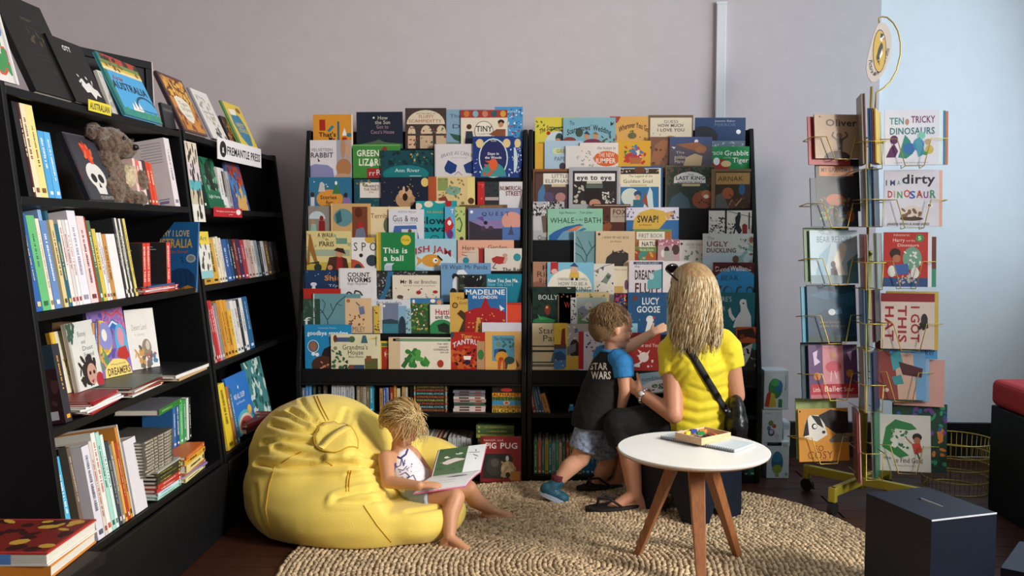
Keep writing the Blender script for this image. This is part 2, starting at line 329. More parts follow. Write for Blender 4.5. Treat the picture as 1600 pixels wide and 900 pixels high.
# x0 y0 x1 layer colour | print | look   (sheet units are picture pixels)
DISP = {
('left', 1): '''489 179 551 1 dc962f|r 499 187 508 204 a8241e;r 527 190 530 219 1f6a80;p 511 205 518 196 522 198 515 206 2a7f98;c;p 534 212 538 200 542 212 w;e 545 211 4 3 2f7a8a;T 498 525 210 7 k That's;T 513 523 217 6 k My;e 538 217 4 3 b02a20;r 549 179 551 232 efe6d8|orange cover with dark red and teal shapes
557 175 629 1 1a2436|t 590 606 184 6 d8d0b8 How;t 586 610 191 6 d8d0b8 the Sun;t 588 607 198 6 b08f9a Got to;t 579 616 206 6 b08f9a Coco's House;e 584 184 1.5 1.5 w;p 557 226 580 222 592 218 600 222 629 225 629 232 557 232 4a6a4a|night blue cover with pale title and dark hills
633 169 697 1 463733|h 665 194 30 22 ddd0b8;t 650 680 177 3 7a5a44 and the story of;t 654 678 182 5 a83a34 FLUFFY;t 638 690 189 5 a83a34 SCAMPIDITTY;h 643 209 6 12 d8c3a0;h 666 209 9 13 d8c3a0;h 689 209 8 13 d8c3a0;r 637 212 649 236 d8b89a;r 656 212 676 236 cbb090;r 681 212 697 236 cbb090;q 20 2 8a4438 3 638 200 696 230;q 16 2 3f6a66 5 638 200 696 230|dark brown cover with cream arch and arched windows
697 171 760 2 88aac4|t 703 722 181 6 3a4a60 Tho;t 706 720 197 7 3a4a60 D;p 702 208 722 212 720 222 710 218 2f5a44;r 697 222 760 232 6f8a70|pale blue cover mostly behind the cream one
720 172 793 1 e9ddc8|r 720 172 793 184 a53a30;e 729 178 4.5 5 c87a40;e 743 178 4.5 5 7fb0c4;e 758 178 4.5 5 c8806a;e 772 178 4.5 5 2f5a66;e 786 178 4.5 5 d8a040;e 756 205 15 16 6a6a60;e 756 205 14 15 efe6d8;T 744 769 201 9 3a3a38 TINY;t 746 766 209 3 6a6a60 The Invisible World;e 733 198 4 4 5a3424;p 728 205 738 205 742 232 726 232 2f3a4c;e 783 191 5 4 2a1c16;e 783 195 3.5 4 c88a64;p 776 202 790 202 789 232 777 214 764 210 8a5430|cream cover with red band of roundels
773 167 817 2 4a97cf|q 26 1.6 1f4a80 8 794 170 816 228;q 18 1.5 w 9 794 170 816 228;q 7 1.8 b03038 4 794 176 812 210;t 793 808 174 4 d8e4ee emei|bright blue cover speckled with white''',
('left', 2): '''476 219 549 1 dfdbe2|p 478 278 478 262 492 256 512 258 520 264 522 278 8c8cb8;t 486 520 234 5 5a5660 VELVETEEN;T 485 521 242 8 4f4b55 RABBIT;p 496 246 500 252 497 253 k;r 526 219 549 278 a3a6b2;e 536 232 4 16 b88a6c;e 544 234 3.5 16 c89a7a;e 537 262 12 14 b07a50;e 535 276 12 5 c8a080|pale lilac cover with brown rabbit ears
551 226 625 1 3f8a3c|r 551 226 625 228 6fb060;T 557 593 239 10 eef0e0 GREEN;T 560 606 253 11 eef0e0 LIZARDS;e 580 258 2.5 2.5 eee;r 573 263 597 278 a8282c;t 576 586 270 9 eee rr;t 587 595 269 9 eee R;e 601 233 4 4 8a3a2c|grass green cover with white capitals
595 235 677 0 10464f|q 30 3.5 0b2a33 2 596 236 676 258;q 14 2.5 1c6a60 6 596 236 676 262;e 634 272 36 14 187a80;q 8 2 c8a850 7 640 240 676 256;t 617 656 266 6 d8ece8 Ann River;l 1 c8d8d4 640 275 658 275|dark teal cover with tangled trees and script
679 225 760 1 dcd7d8|a 689 742 239 6 6f7890 BRAVE AS CAN BE;t 704 730 246 3 9aa0b0 a book of courage;p 694 262 700 250 714 258 712 268 704 272 696 268 1a3c78;p 724 258 740 250 744 262 742 272 728 270 1a3c78;l .8 5a5a5a 710 274 716 268 722 274;r 679 225 681 278 b8b4b8|off-white cover with two dark blue eye shapes
739 213 803 0 1c3a82|q 60 1.4 dce4f2 3 740 222 803 276;e 771 247 25 32 1c3a82;e 771 247 23 31 cfe0dc;e 771 247 21 29 232a60;h 771 276 20 22 3f8f90;q 10 3 d8542c 11 756 252 786 272;e 771 257 7 9 dd6030;e 750 224 6 7 e0c890;e 792 224 6 7 e0c890;T 762 780 240 4 w Days in;T 758 784 246 4 w the Woods;t 767 776 220 3 w Ok|royal blue cover with oval wreath and orange fox
757 215 815 1 1f3f88|q 30 1.3 dce4f2 13 803 222 815 276;e 809 224 5 7 e0c890;e 803 250 6 20 cfe0dc|royal blue cover peeping out behind its twin''',
('left', 3): '''476 277 549 1 2d7196|e 515 311 21 15 d8953a;T 500 526 308 6 4a2a1c Stories;T 509 520 316 6 4a2a1c for;T 503 528 323 5 4a2a1c everyone;p 497 300 500 285 506 286 508 299 c8c4c0;p 519 303 525 285 533 303 3a7a4a;e 525 286 2 3 w;e 488 304 3 4 3a2418;r 485 308 491 326 d8d4d8;e 540 305 3 4 3a2418;p 536 309 546 309 550 326 534 326 8a70a8;q 6 1.5 eee 2 490 284 512 292|blue cover with orange oval and white title
553 280 612 1 1b4c5c|r 562 285 595 309 e6e0d8;T 568 592 291 4 3a3a3c WHERE'S;T 568 592 296 4 6a4a30 THE FAIRY;t 576 584 300 3 k of the;q 12 2.2 8a8a4a 4 554 282 600 290;q 10 2 2f7a70 5 556 310 600 325|dark teal cover with white title card
595 277 669 0 142036|e 664 285 6 7 e0c470;q 26 1.2 c8a850 6 600 280 660 322;e 633 312 15 13 b8906a;e 627 303 4 6 c8a078;e 640 302 4 6 c8a078;e 633 308 4 6 2a1a14;e 631 297 2 6 d8b090|midnight cover with full moon and tan animal
669 276 742 1 dcc58e|r 669 276 682 326 b0542e;r 684 278 700 298 8a9a5a;e 708 298 12 7 7fa898;q 24 2.4 9a7a44 3 684 280 740 320;q 16 2.2 5a7a50 8 684 280 740 320;r 730 278 742 326 e6d48a;e 736 314 5 5 5a3a24;p 684 310 696 306 700 314 690 318 8a3a2c|yellow cover with rust spine and garden room picture
746 284 818 1 dedce0|r 746 284 757 326 c0282a;r 757 284 780 326 2f3438;r 758 308 779 313 b8a8a0;q 8 2 14181c 2 759 288 778 305;T 781 816 294 7 7a2c30 NUMERICAL;T 790 815 302 7 7a2c30 STREET;q 6 1.6 e07060 5 748 288 755 318|white cover with red edge and dark photo''',
('left', 4): '''473 322 540 2 8f8a82|h 495 342 13 12 c0d4dc;e 488 346 3 4 b88a60;p 486 350 493 350 495 375 484 375 9ac0b0;e 502 341 3 4 8a1f22;p 498 345 507 345 508 375 497 375 8a1f22|grey cover with couple under an umbrella
517 318 579 1 cfa66e|e 536 340 15 14 5f9098;p 524 335 532 328 534 346 526 350 2a5a66;r 550 323 574 371 7a4028;e 560 332 6 8 5a2818;e 563 352 4 5 b02424;p 556 358 568 355 572 371 554 371 6f7a90;r 517 318 519 375 e0c090|tan cover with blue oval and brown figure
575 323 641 1 e8d5aa|t 579 612 337 8 8a3a24 Terrible;e 605 352 6 12 5a6a50|plain straw-coloured cover with brown title
607 327 662 0 dfdfe9|t 613 653 341 10 2a2c3c Gus & me;t 622 650 331 3 6a6a78 KEITH RICH;t 615 650 348 2 8a90a8 the story of my grandad;p 614 362 616 353 650 352 655 375 614 375 4a6ab0;r 627 358 652 375 cfd8dc;e 640 361 3 3 7a4a30|white cover with blue brushwork and dark title
650 314 714 1 1c9ba2|e 654 322 6 5 e6dcc8;e 670 319 7 5 e6dcc8;e 688 315 8 3 e6dcc8;e 701 318 5 6 b02830;t 667 693 331 4 c8b860 Rob Biddulph;T 654 706 344 12 14283c Blown;T 660 712 357 10 14283c away;l 1 14283c 672 373 676 368 684 369 686 375|turquoise cover with cream clouds and fat black title
695 323 713 0 62abd8|T 704 709 330 7 w T;p 695 344 703 338 709 352 700 372 695 360 c02a34;e 703 366 5 7 6a3a80;e 702 348 3 4 eee|narrow sky blue cover with red parrot
711 323 727 0 bccb7c|l 2 2f6a44 714 344 718 340 722 350 719 362 714 358;q 6 2 5a8a50 3 712 330 725 340;e 721 373 3 3 5a2a3a|narrow lime cover with green curl
718 320 793 2 6f5238|t 750 785 323 3 c8a060 ROBIN HOOD STORIES|brown cover mostly hidden behind the purple dusk cover
732 325 813 0 6c83b8|r 732 344 813 375 8a78a8;e 800 345 16 14 d89a8c;r 785 355 813 375 4f74b0;p 733 345 745 350 760 357 785 357 785 375 733 375 38323e;p 745 340 755 338 757 347 750 343 6a4a9c;e 759 348 3 3 2a1c2c;e 755 357 4 4 4a3a4c;e 767 357 4 4 4a3a4c;p 794 367 799 352 803 367 4a4a6c;t 753 796 334 6 2a2c44 Q U E S T;e 737 331 2.5 2.5 w;r 725 325 732 375 9a3a34|dusk purple cover with distant tower on water''',
('left', 5): '''468 361 500 2 b8643a|q 6 3 8a3a3c 3 469 372 474 415|narrow rust cover behind the Paris picture
474 361 548 1 dfd092|q 16 3 a8b080 3 476 366 546 400;r 476 390 546 400 a3b49a;r 474 410 548 423 c8b04a;p 478 414 483 366 485 366 497 414 492 414 484 392 483 414 9a6a2c;p 476 412 498 408 498 412 3a3a30;r 525 372 542 381 6f9a88;p 508 423 514 402 530 400 541 404 545 423 4a2a20;p 526 402 534 402 536 423 524 423 9a2424;e 530 396 6 6 c8906a;p 521 391 540 397 536 388 526 387 3a2220;e 515 418 4 4 c8906a;e 496 418 6 6 2a3a2a;t 496 521 367 7 3a3428 A WALK;t 508 513 374 4 8a5a34 IN;t 498 522 381 8 3a3428 PARIS|yellow cover with iron tower and man in hat
549 371 605 1 ecebea|t 552 604 385 14 3a3a3e S P O T;e 578 374 8 6 d8b040;e 548 423 22 18 c0502c;e 559 420 6 8 2c3c4c;e 581 407 9 9 34424e;e 564 399 3 3 24282c|white cover with spaced capitals and coloured discs
588 363 648 0 1f8248|r 588 363 591 423 d8c040;r 591 363 595 423 b8a038;e 634 375 8 8 e0c43c;t 628 640 375 4 3a6a34 FUN;T 598 637 391 9 eef2ea This is;T 599 631 403 9 eef2ea a ball;p 600 415 604 411 616 411 612 415 cfd8e4;r 600 415 612 423 b8c4d8|bright green cover with white title and yellow roundel
640 373 713 1 a5cbdc|e 678 408 34 14 c4dde8;A 640 706 388 10 b82e34 FISH JAM;e 674 407 15 10 d89a3c;p 662 407 650 400 653 408 650 416 d89a3c;e 680 407 4 4 w;e 681 407 1.5 1.5 k;p 684 398 692 406 690 408 683 401 2a2a34;l 1 2a3a5a 700 394 704 390|pale blue cover with orange fish
715 375 803 1 e4ac94|h 760 423 50 36 d8c4b4;t 722 742 387 7 4a3a34 Here;t 746 758 387 4 4a3a34 in the;t 762 793 386 7 4a3a34 Garden;t 722 743 394 2 8a6a60 Briony Stewart;e 728 407 5 5 2f8a98;l 1 5a4a40 722 398 730 400;r 748 388 757 423 a03028|peach cover with dark title and teal roundel
757 388 818 0 dcd4cb|e 808 402 6 6 2f8f98;p 768 404 776 400 790 402 790 411 780 413 770 410 b03430;e 789 399 4 3 c8a080;p 789 402 794 402 790 412 786 410 c8a890;l 1.5 6a5a50 775 411 770 419 776 420;T 785 816 421 6 3a3230 The Red''' '''|off-white cover with red coat and teal roundel''',
('left', 6): '''475 422 540 1 17375f|q 20 1 b8c8e0 2 478 424 538 455;T 507 542 434 8 d88a3c Shine;t 513 538 446 4 c8d0e0 Trace;p 482 462 488 448 492 444 494 462 e8e8f0;e 490 444 5 3 dde;q 4 2 181c24 3 484 452 496 460|deep blue starry cover with orange title
529 419 588 0 e8e7ea|T 543 578 429 7 1f2030 COUNT;T 543 580 437 8 1f2030 WORMS;t 543 574 443 4 5a5a66 Roger Hargreaves;l 2.4 3a2c2c 538 462 545 456 552 461;l 2.4 3a2c2c 553 461 555 454 562 456 566 462;r 529 419 531 472 b8b4b4|white cover with bold navy title and worms
571 424 668 1 2c2c31|q 60 2.4 6a6a6c 4 572 426 612 470;q 30 1.6 a8a8a8 6 572 426 612 470;p 606 424 616 424 610 446 600 468 592 468 602 448 2f6f9c;q 16 2 8a8a8a 8 614 424 668 430|black and grey photo cover with blue ribbon
613 430 687 0 e6decd|T 625 644 440 6 3a3034 Mr B;t 647 682 440 6 3a3034 ear Branches;t 630 680 446 3 a89888 and the Cloud Conundrum;q 18 1.4 5a3030 2 616 450 684 470;e 654 457 4 3 b02a30;e 680 456 4 2.5 b02a30;e 625 464 5 3 5a4a44|cream cover with tiny red and brown specks
689 411 767 1 719ec9|t 691 762 417 7 2a3448 I'll Wait, Mr Panda;p 712 430 716 422 724 421 730 427 730 430 e6ecf2;e 711 432 5 5 20222a;e 713 446 6 14 dfe4ea;e 708 456 5 6 20222a|cornflower blue cover with long dark title
716 429 760 0 252f2b|q 20 3 4a5648 3 718 432 755 455;e 740 440 16 10 14171a;q 6 2 c8ccc8 5 720 432 754 462;q 5 2 7a2a20 6 728 446 750 456|blackish cover with pale leaves and dark beast
757 428 818 1 147f96|T 762 810 438 6 eef4f4 Now You See Me.;T 762 802 444 6 7fb8c8 Now You Don't;l 1 3f98aa 758 428 758 470|teal cover with white and pale blue title''',
('left', 7): '''467 451 532 1 b2281f||plain dark red cover
469 467 500 0 2b483a|q 14 3 3f6450 3 470 470 492 500;t 474 484 501 12 dfe6e0 f|mottled green cover with large white letter
489 459 563 0 6697a1|r 489 459 491 521 c8d8d8;l 1.4 2f4a5c 513 521 511 500 504 488 494 478;l 1.4 2f4a5c 511 500 520 486 526 474 540 462;l 1 2f4a5c 504 488 508 474 503 468;l 1 2f4a5c 520 486 516 474;l 1 2f4a5c 526 474 534 478;l 1 2f4a5c 504 488 496 490 492 500|grey teal cover with bare branches
539 466 580 0 dcbd94|e 544 470 3 3 b07040;p 560 480 568 478 570 490 562 492 6a78a0;q 16 2 8a4a34 3 545 492 568 508;t 550 570 514 9 7a6048 MILEY;l 1.4 5a4a58 556 472 562 478|sandy cover with fox-brown scatter
570 468 642 1 d8dce6|t 588 628 473 6 5a6078 Bad-thoughts|pale grey cover with slanting title
584 478 593 0 d8b64a|q 12 1.6 4a3a24 2 585 484 592 518|narrow yellow strip with dark flecks
593 474 598 0 dfd8cc|l .8 a89880 595 478 595 515|very narrow cream strip beside yellow one
597 474 622 0 74809e|r 597 502 622 521 3a8098;p 597 500 610 498 622 501 622 506 597 506 2f4a54;e 600 478 2 2 w|grey violet sea-and-sky cover
620 478 635 0 86b4d0|h 628 512 6 18 24384c;r 622 512 634 521 24384c|narrow light blue cover with dark arch
634 482 642 0 9ac0d0|q 16 1.6 4f6a4c 3 635 485 641 518|narrow pale cover with leafy speckles
641 466 692 1 2f5c35|r 641 466 692 474 3a78b0;q 26 2.6 5a8a3c 3 642 474 676 518;q 16 2 d0a050 4 642 474 676 518;q 12 1.8 b84a34 5 642 474 690 518;q 8 2 eee 9 642 474 676 518;e 646 471 2 3 w;e 676 470 4 3 w;e 686 472 4 4 d0906a|crowded green woodland cover
672 476 708 0 e9e6e2|T 680 708 487 9 b0242c Hattie;T 680 706 495 6 2a2a2a and the;h 690 521 22 22 2f8a50;p 683 508 694 504 702 508 702 521 686 518 1f2a24|white cover with red title and green hill
703 457 731 0 d3ab54|t 713 728 466 5 5a4220 The;t 717 730 473 5 5a4220 Gold;e 711 477 4.5 4.5 3a2c1c;e 711 477 3 3 b89048;p 714 490 720 484 728 490 726 520 716 520 724 500 4a3420|golden cover with dark deer shape
725 449 792 0 2a6aa8|r 725 449 792 467 2a74b4;T 727 789 456 8 f2f2ee MADELINE;T 738 777 464 5 f2f2ee IN LONDON;p 726 521 726 488 740 482 752 480 757 466 760 466 765 480 778 482 790 488 790 521 a81e28;q 22 1.6 d8a040 3 730 488 788 515;p 742 521 745 496 750 496 753 521 c89a50;q 10 1.5 3a2030 4 730 500 788 518;p 780 476 788 482 782 486 dde6ee;l 1.5 dfe6ec 725 449 792 449 792 521|blue and red city cover with white capitals
790 473 818 0 d8482e|p 790 473 818 473 818 477 790 476 b03420|plain orange red cover''',
('left', 8): '''476 507 549 1 1c88bf|t 497 526 512 3 a8d4e8 Catherine Meyers;T 480 544 520 7 eaf4f8 goodbye grandma;e 489 541 9 10 dceaf0;e 489 541 8 9 4a6a80;e 489 541 5 7 a0664a;e 489 553 3 3 eef;e 495 554 3 3 eef;p 500 560 506 545 524 536 540 540 540 577 500 577 20161a;e 505 570 19 14 4a2a1e;q 10 2.5 c88a60 3 500 566 530 577|bright blue cover with white lowercase title
517 522 594 0 dfdbba|r 524 527 550 534 4a5a80;e 524 529 3 6 6a3a28;e 550 530 5 5 4a6a40;p 567 524 572 524 575 536 564 536 3f6a78;p 574 530 590 526 590 530 c8b860;t 535 575 542 8 3a4238 Grandma's;t 543 568 550 8 3a4238 House;t 544 568 557 4 6a7060 Alice Melvin;e 524 544 3 3 8a8a70;q 22 3 3f6448 3 519 548 537 576;q 8 2.4 2a4430 4 538 564 546 576;r 545 570 560 577 7a4a30;r 570 560 590 577 5a5a30;r 572 556 580 564 8a4a34;r 553 570 569 577 2f4a68;l 1 7a8a70 588 525 588 540|pale olive cover with leafy house picture
589 533 628 1 dab73e|r 596 542 614 577 9a2a20;e 606 553 6 8 c05040;t 600 612 553 7 f0e0c0 Hi;r 596 536 612 541 3a6a50|yellow cover with dark red inner panel
607 527 625 0 d8c0a0||narrow buff strip beside caterpillar-green cover
614 527 704 0 ede5d6|r 614 529 704 533 2f7a44;l .8 c8e0c8 618 531 700 531;q 15 6 2f7f3e 4 634 548 664 572;q 10 5 4fa04a 6 636 546 662 566;p 626 572 640 552 644 556 632 576 2a6a38;p 664 556 672 566 668 574 660 566 3f8f40;t 683 701 537 3 5a5a50 THE VERY;t 686 701 542 3 5a5a50 HUNGRY;t 677 701 546 3 5a5a50 CATERPILLAR;t 688 701 550 3 5a5a50 by Eric Carle;e 688 568 5 6 a83a2c|cream cover with bright green leaves
704 519 760 1 b3271f|T 720 738 525 6 e0a850 Tiger;t 739 750 526 3 e0a850 has a;A 707 756 533 8 dce4ec TANTRUM;t 724 734 542 3 d88a34 story;q 26 4 c8602c 4 706 548 744 576;q 22 2.6 2a1414 5 706 546 744 576;p 724 556 736 556 735 562 725 562 f0ece0;e 730 566 5 4 2a1c34;r 704 519 709 528 3a4a5c;r 745 533 757 577 b8906a;e 751 554 5 8 3a7a44|red cover with white arched title and flames
758 518 816 1 dcaa62|r 769 524 804 564 5a98b4;T 772 802 529 5 2a3a44 The Orchestra;e 779 538 4 4 6a8a78;p 772 546 782 544 786 560 772 558 34588a;e 785 549 6 4 20222c;q 8 3 3a6a60 3 786 534 802 542;e 784 558 10 9 d89a34;p 778 563 784 563 782 577 778 577 c05a24;p 786 563 792 563 790 577 786 577 c05a24;e 783 561 4 3 b83a20;e 796 563 8 6 2a4a44;p 790 566 794 566 792 577 790 577 2a4a44;p 806 560 812 572 808 574 6a3a20|orange cover with blue panel and parading birds
753 504 821 2 d4d4e2||plain lavender white cover tucked behind''',
('right', 1): '''836 183 900 1 dccb46|A 843 882 199 8 2a2a2c The Scarecrows;q 5 2.2 4a7a34 3 838 190 850 202;h 872 223 20 18 c8d8dc;l 2 2a5a3a 860 205 868 200 880 199;e 857 208 3 3 b02a2a;e 874 216 6 8 2a4a4a;e 872 220 4 4 d0906a|yellow cover with curly title and wreath
880 184 962 0 82b3c2|t 890 898 192 7 2a2c30 The;A 886 955 199 9 2a2c30 Scarecrows' Wedding;p 954 190 957 193 960 190 958 195 954 197 2a2a2c;e 905 207 6 7 3a4a44;e 917 213 4 5 c8906a;p 912 209 917 204 923 211 33406a;e 931 213 4 5 c8906a;p 926 209 931 206 936 211 8a6a34;e 926 223 14 6 7a3048;e 890 219 10 5 8a3a34;q 12 2.5 5a5a44 3 940 214 960 224|sky blue cover with couple in hats
953 182 1016 1 dba85a|p 953 182 970 182 966 190 953 200 a83a2c;e 957 215 7 9 b04030;A 967 1014 195 9 4a2a24 Wherever You Go;e 988 212 7 5 6a6a44;l 1.4 5a5a38 985 215 990 204 984 206;q 6 1.6 3a5a34 2 1000 214 1014 226|amber cover with brushed brown title
1013 180 1083 1 6f5a40|r 1016 184 1081 232 e0d5bd;t 1037 1060 190 5 4a4238 GUESS;T 1028 1068 196 5 4a4238 HOW MUCH;T 1027 1070 203 5 4a4238 I LOVE YOU;h 1048 222 13 10 b88a54;q 6 1.6 8a9a6a 2 1020 208 1040 224|cream cover in brown frame with serif capitals
1086 184 1165 1 143c6a|e 1098 215 24 18 0c1a2c;r 1086 220 1165 232 6a7a90;q 20 2 aab8c8 3 1110 222 1162 230;e 1154 206 3.6 3.6 f2f4f4;t 1117 1149 189 3 c8d4e0 Jeannie Baker;t 1116 1150 195 5 5f82aa MIRROR|night blue cover with small white moon''',
('right', 2): '''836 224 875 2 dba93c||plain mustard cover at the end of the row
851 220 910 1 abc5d8|e 871 236 8 5 d0d8a8;T 869 888 236 6 8a8a40 GREY;t 866 888 248 7 3a5a78 PAPER;e 879 260 5 6 3a3a44|powder blue cover with pale green patch
884 228 920 0 dcd8d2|t 900 906 246 6 b8b4ae f|nearly blank white cover
906 223 966 0 e4dad4|q 24 1.8 a8a49e 3 908 236 928 260;t 933 962 231 5 6a6460 the hueys in;e 948 248 20 12 d8642a;t 935 960 242 7 f0e4d8 THE NEW;T 931 962 251 8 f0e4d8 JUMPER|white cover with orange blob and scrawled title
966 220 1017 1 dca72e|e 990 246 14 8 b0384a;q 22 3 c8302c 3 976 230 1008 255;q 10 3 3f78a8 4 984 228 1004 240;q 8 2.4 e8e0d0 6 976 232 1008 252;p 982 246 1004 246 1001 256 985 256 b86a38;q 6 2 3a7a3a 7 976 236 984 246|golden cover with heaped colourful fruit
1015 214 1060 1 7a5340|p 1016 256 1024 226 1036 218 1044 220 1040 240 1030 258 9a6540;q 8 3 5a3828 2 1016 230 1044 258|brown cover with close-up furry animal
1046 214 1113 0 57525f|r 1046 214 1113 226 40507c;e 1088 221 3 3 e6e6ea;p 1056 226 1090 222 1104 230 1100 240 1080 234 9a5f3c;p 1068 259 1072 246 1086 240 1098 244 1096 259 c8b08a;e 1095 234 9 5 a87048;t 1056 1070 238 4 d8c8b8 The;t 1054 1072 245 6 e0d0b8 golden;t 1054 1069 252 6 e0d0b8 Hare;p 1049 229 1053 233 1056 230 e0d4dc|dusky cover with leaping golden hare
1105 229 1177 1 1f9452|t 1104 1130 238 8 eef4ec Gracie;T 1132 1170 239 8 eef4ec Grabbit;t 1131 1143 246 3 d8e8d8 and the;T 1145 1170 250 8 eef4ec Tiger;e 1127 258 14 9 b02a2c;e 1120 252 5 6 eee;e 1135 256 8 5 e0c890;r 1124 264 1160 278 8a3a3c|emerald cover with large white title''',
('right', 3): '''832 264 891 1 86502f|r 835 268 891 326 3a2a24;r 837 272 891 326 5a4038;p 841 300 850 285 856 326 840 326 4a78a0;e 880 306 26 22 4a3a44;e 858 308 8 8 5a4a68;e 876 308 8 7 b0807a;r 849 271 890 288 e6e0d4;t 862 888 275 6 2a2624 LITTLE;t 852 898 283 6 2a2624 ELEPHANT;r 862 288 884 292 c8b890|rust framed cover with sleeping elephant
889 261 970 0 a9a9b0|r 895 267 964 319 26221f;r 898 271 961 283 e9e6e2;T 901 956 277 8 1c1a1a eye to eye;r 917 283 941 287 c8c0b0;q 20 3 b8b0a4 3 898 290 916 318;q 26 2 d8d4cc 4 942 300 960 318;q 20 1.6 4a4642 5 942 300 960 318;e 926 306 13 16 1c1512;e 930 318 9 7 c08a70;r 916 288 942 294 5a6a60|silver framed cover with dark-haired child
963 260 1036 0 20568c|r 968 263 1033 326 e6dcc4;r 970 264 1030 272 3a2418;q 14 1.2 e0d8c8 3 970 265 1030 269;e 1000 266 9 5 6a3a24;r 970 272 1024 288 ece2c4;t 983 1020 275 4 2a2a2c The Legend of the;t 974 1021 283 6 2a2a2c Golden Snail;r 985 288 1011 291 d0c090;r 970 292 1030 326 2a6fa0;e 986 308 15 14 d0d8cc;p 1005 326 1016 292 1020 300 1022 326 c8dcdc;e 997 303 6 5 2a4a7a;e 997 308 4 4 c89a78;p 990 312 1004 312 1003 326 990 326 2f6a80;p 1004 314 1010 300 1014 326 9a4a2c|blue cover with sailing ship and cream title
1040 259 1118 1 6a5a44|r 1042 261 1116 326 2c3a30;q 50 3 4a5a3c 3 1042 262 1116 290;q 30 2.4 6a4a34 4 1042 262 1116 290;p 1053 286 1054 276 1066 270 1078 268 1090 270 1102 276 1103 286 e4e4e0;T 1056 1102 278 6 2a2a2a LAST KING;t 1058 1098 285 4 2a2a2a ANGKOR WAT;t 1075 1084 273 3 2a2a2a THE;r 1066 287 1094 291 c8b890;p 1044 326 1050 308 1064 300 1076 310 1080 326 3f5664;e 1098 312 16 14 8a4a2c;q 18 1.5 241814 5 1088 300 1114 322;e 1104 304 8 7 b06a3c;e 1104 307 4 3 e0d4c4|jungle cover with tiger and white title plate
1112 264 1178 0 7a6244|r 1118 268 1174 326 3c2e20;r 1119 270 1172 288 a8844c;t 1122 1162 279 8 3a2c1c ARNAK;p 1119 326 1119 306 1130 300 1140 326 5a5a58;e 1138 302 9 9 9a5230;e 1160 296 5 9 2f5a84;l 2 8a6a44 1138 326 1144 312 1150 320;l 2 a87a4c 1150 322 1160 310;q 14 3 5a3a24 3 1140 305 1172 326|bronze framed cover with horned beast''',
('right', 4): '''830 315 882 1 b4b4b6|q 60 2.6 2a2a2c 3 831 316 880 338;q 40 1.6 e4e4e4 5 831 316 860 336;p 846 338 854 336 857 362 849 364 6a5a50;t 840 856 371 8 3a3a3c One;r 831 338 846 360 c4c4c8|grey and black scribbled cover
856 326 942 0 8fc4ac|t 874 900 332 4 2a4a40 Kyle Mewburn;t 906 926 332 4 2a4a40 Tom Jellett;t 860 898 344 9 2c4238 WHALE;t 900 911 343 4 2c4238 in the;t 913 940 344 9 2c4238 BATH;p 858 375 858 368 866 362 884 354 906 350 912 352 900 358 880 362 872 375 2a62a0;p 882 362 900 354 910 352 902 360 890 362 d07a50;p 870 375 880 362 900 360 906 375 6a9ab8;p 900 362 912 356 918 358 908 362 4a78a8;p 926 326 942 326 942 345 8fc8a8|mint green cover with blue whale tail
925 319 985 1 50291f|r 954 325 980 347 b0a08c;T 957 979 331 8 5a2a1c FOX;t 957 978 338 3 6a4a34 Margaret Wild;e 944 354 12 9 8a4a28;q 10 3 3a1c16 3 928 330 950 350;l 1 c8b8a8 928 321 984 321|dark russet cover with small tan panel
979 324 1061 0 dcd8e4|r 979 344 1061 375 2f6aa4;p 989 358 991 342 1000 332 1018 326 1038 330 1042 344 1030 358 d6ae48;p 1038 333 1050 330 1054 336 1044 344 d8a468;T 996 1030 342 11 20242c SWAP!;q 12 1.6 4a5a80 3 980 326 990 340;q 8 2 5a5a7a 4 1048 330 1060 342;t 999 1018 351 3 6a4a20 Jan Ormerod|lavender cover with yellow speech shape
1108 329 1177 0 ded8ce|q 60 2.2 3a3a3e 3 1109 340 1136 374;q 20 2 c8c4bc 4 1110 342 1134 372;r 1133 329 1136 375 20222a;q 20 2 2c2e34 5 1138 350 1150 374;p 1149 340 1154 334 1158 337 1156 352 1160 360 1156 368 1150 358 1146 374 1143 373 1150 352 26262e;e 1155 334 2.4 2.6 26262e;p 1160 352 1164 349 1168 352 1168 366 1161 366 8a2c26;l .8 4a4a4e 1138 330 1177 340;r 1170 332 1172 358 2a2a30|white cover with black street sketch and red child''',
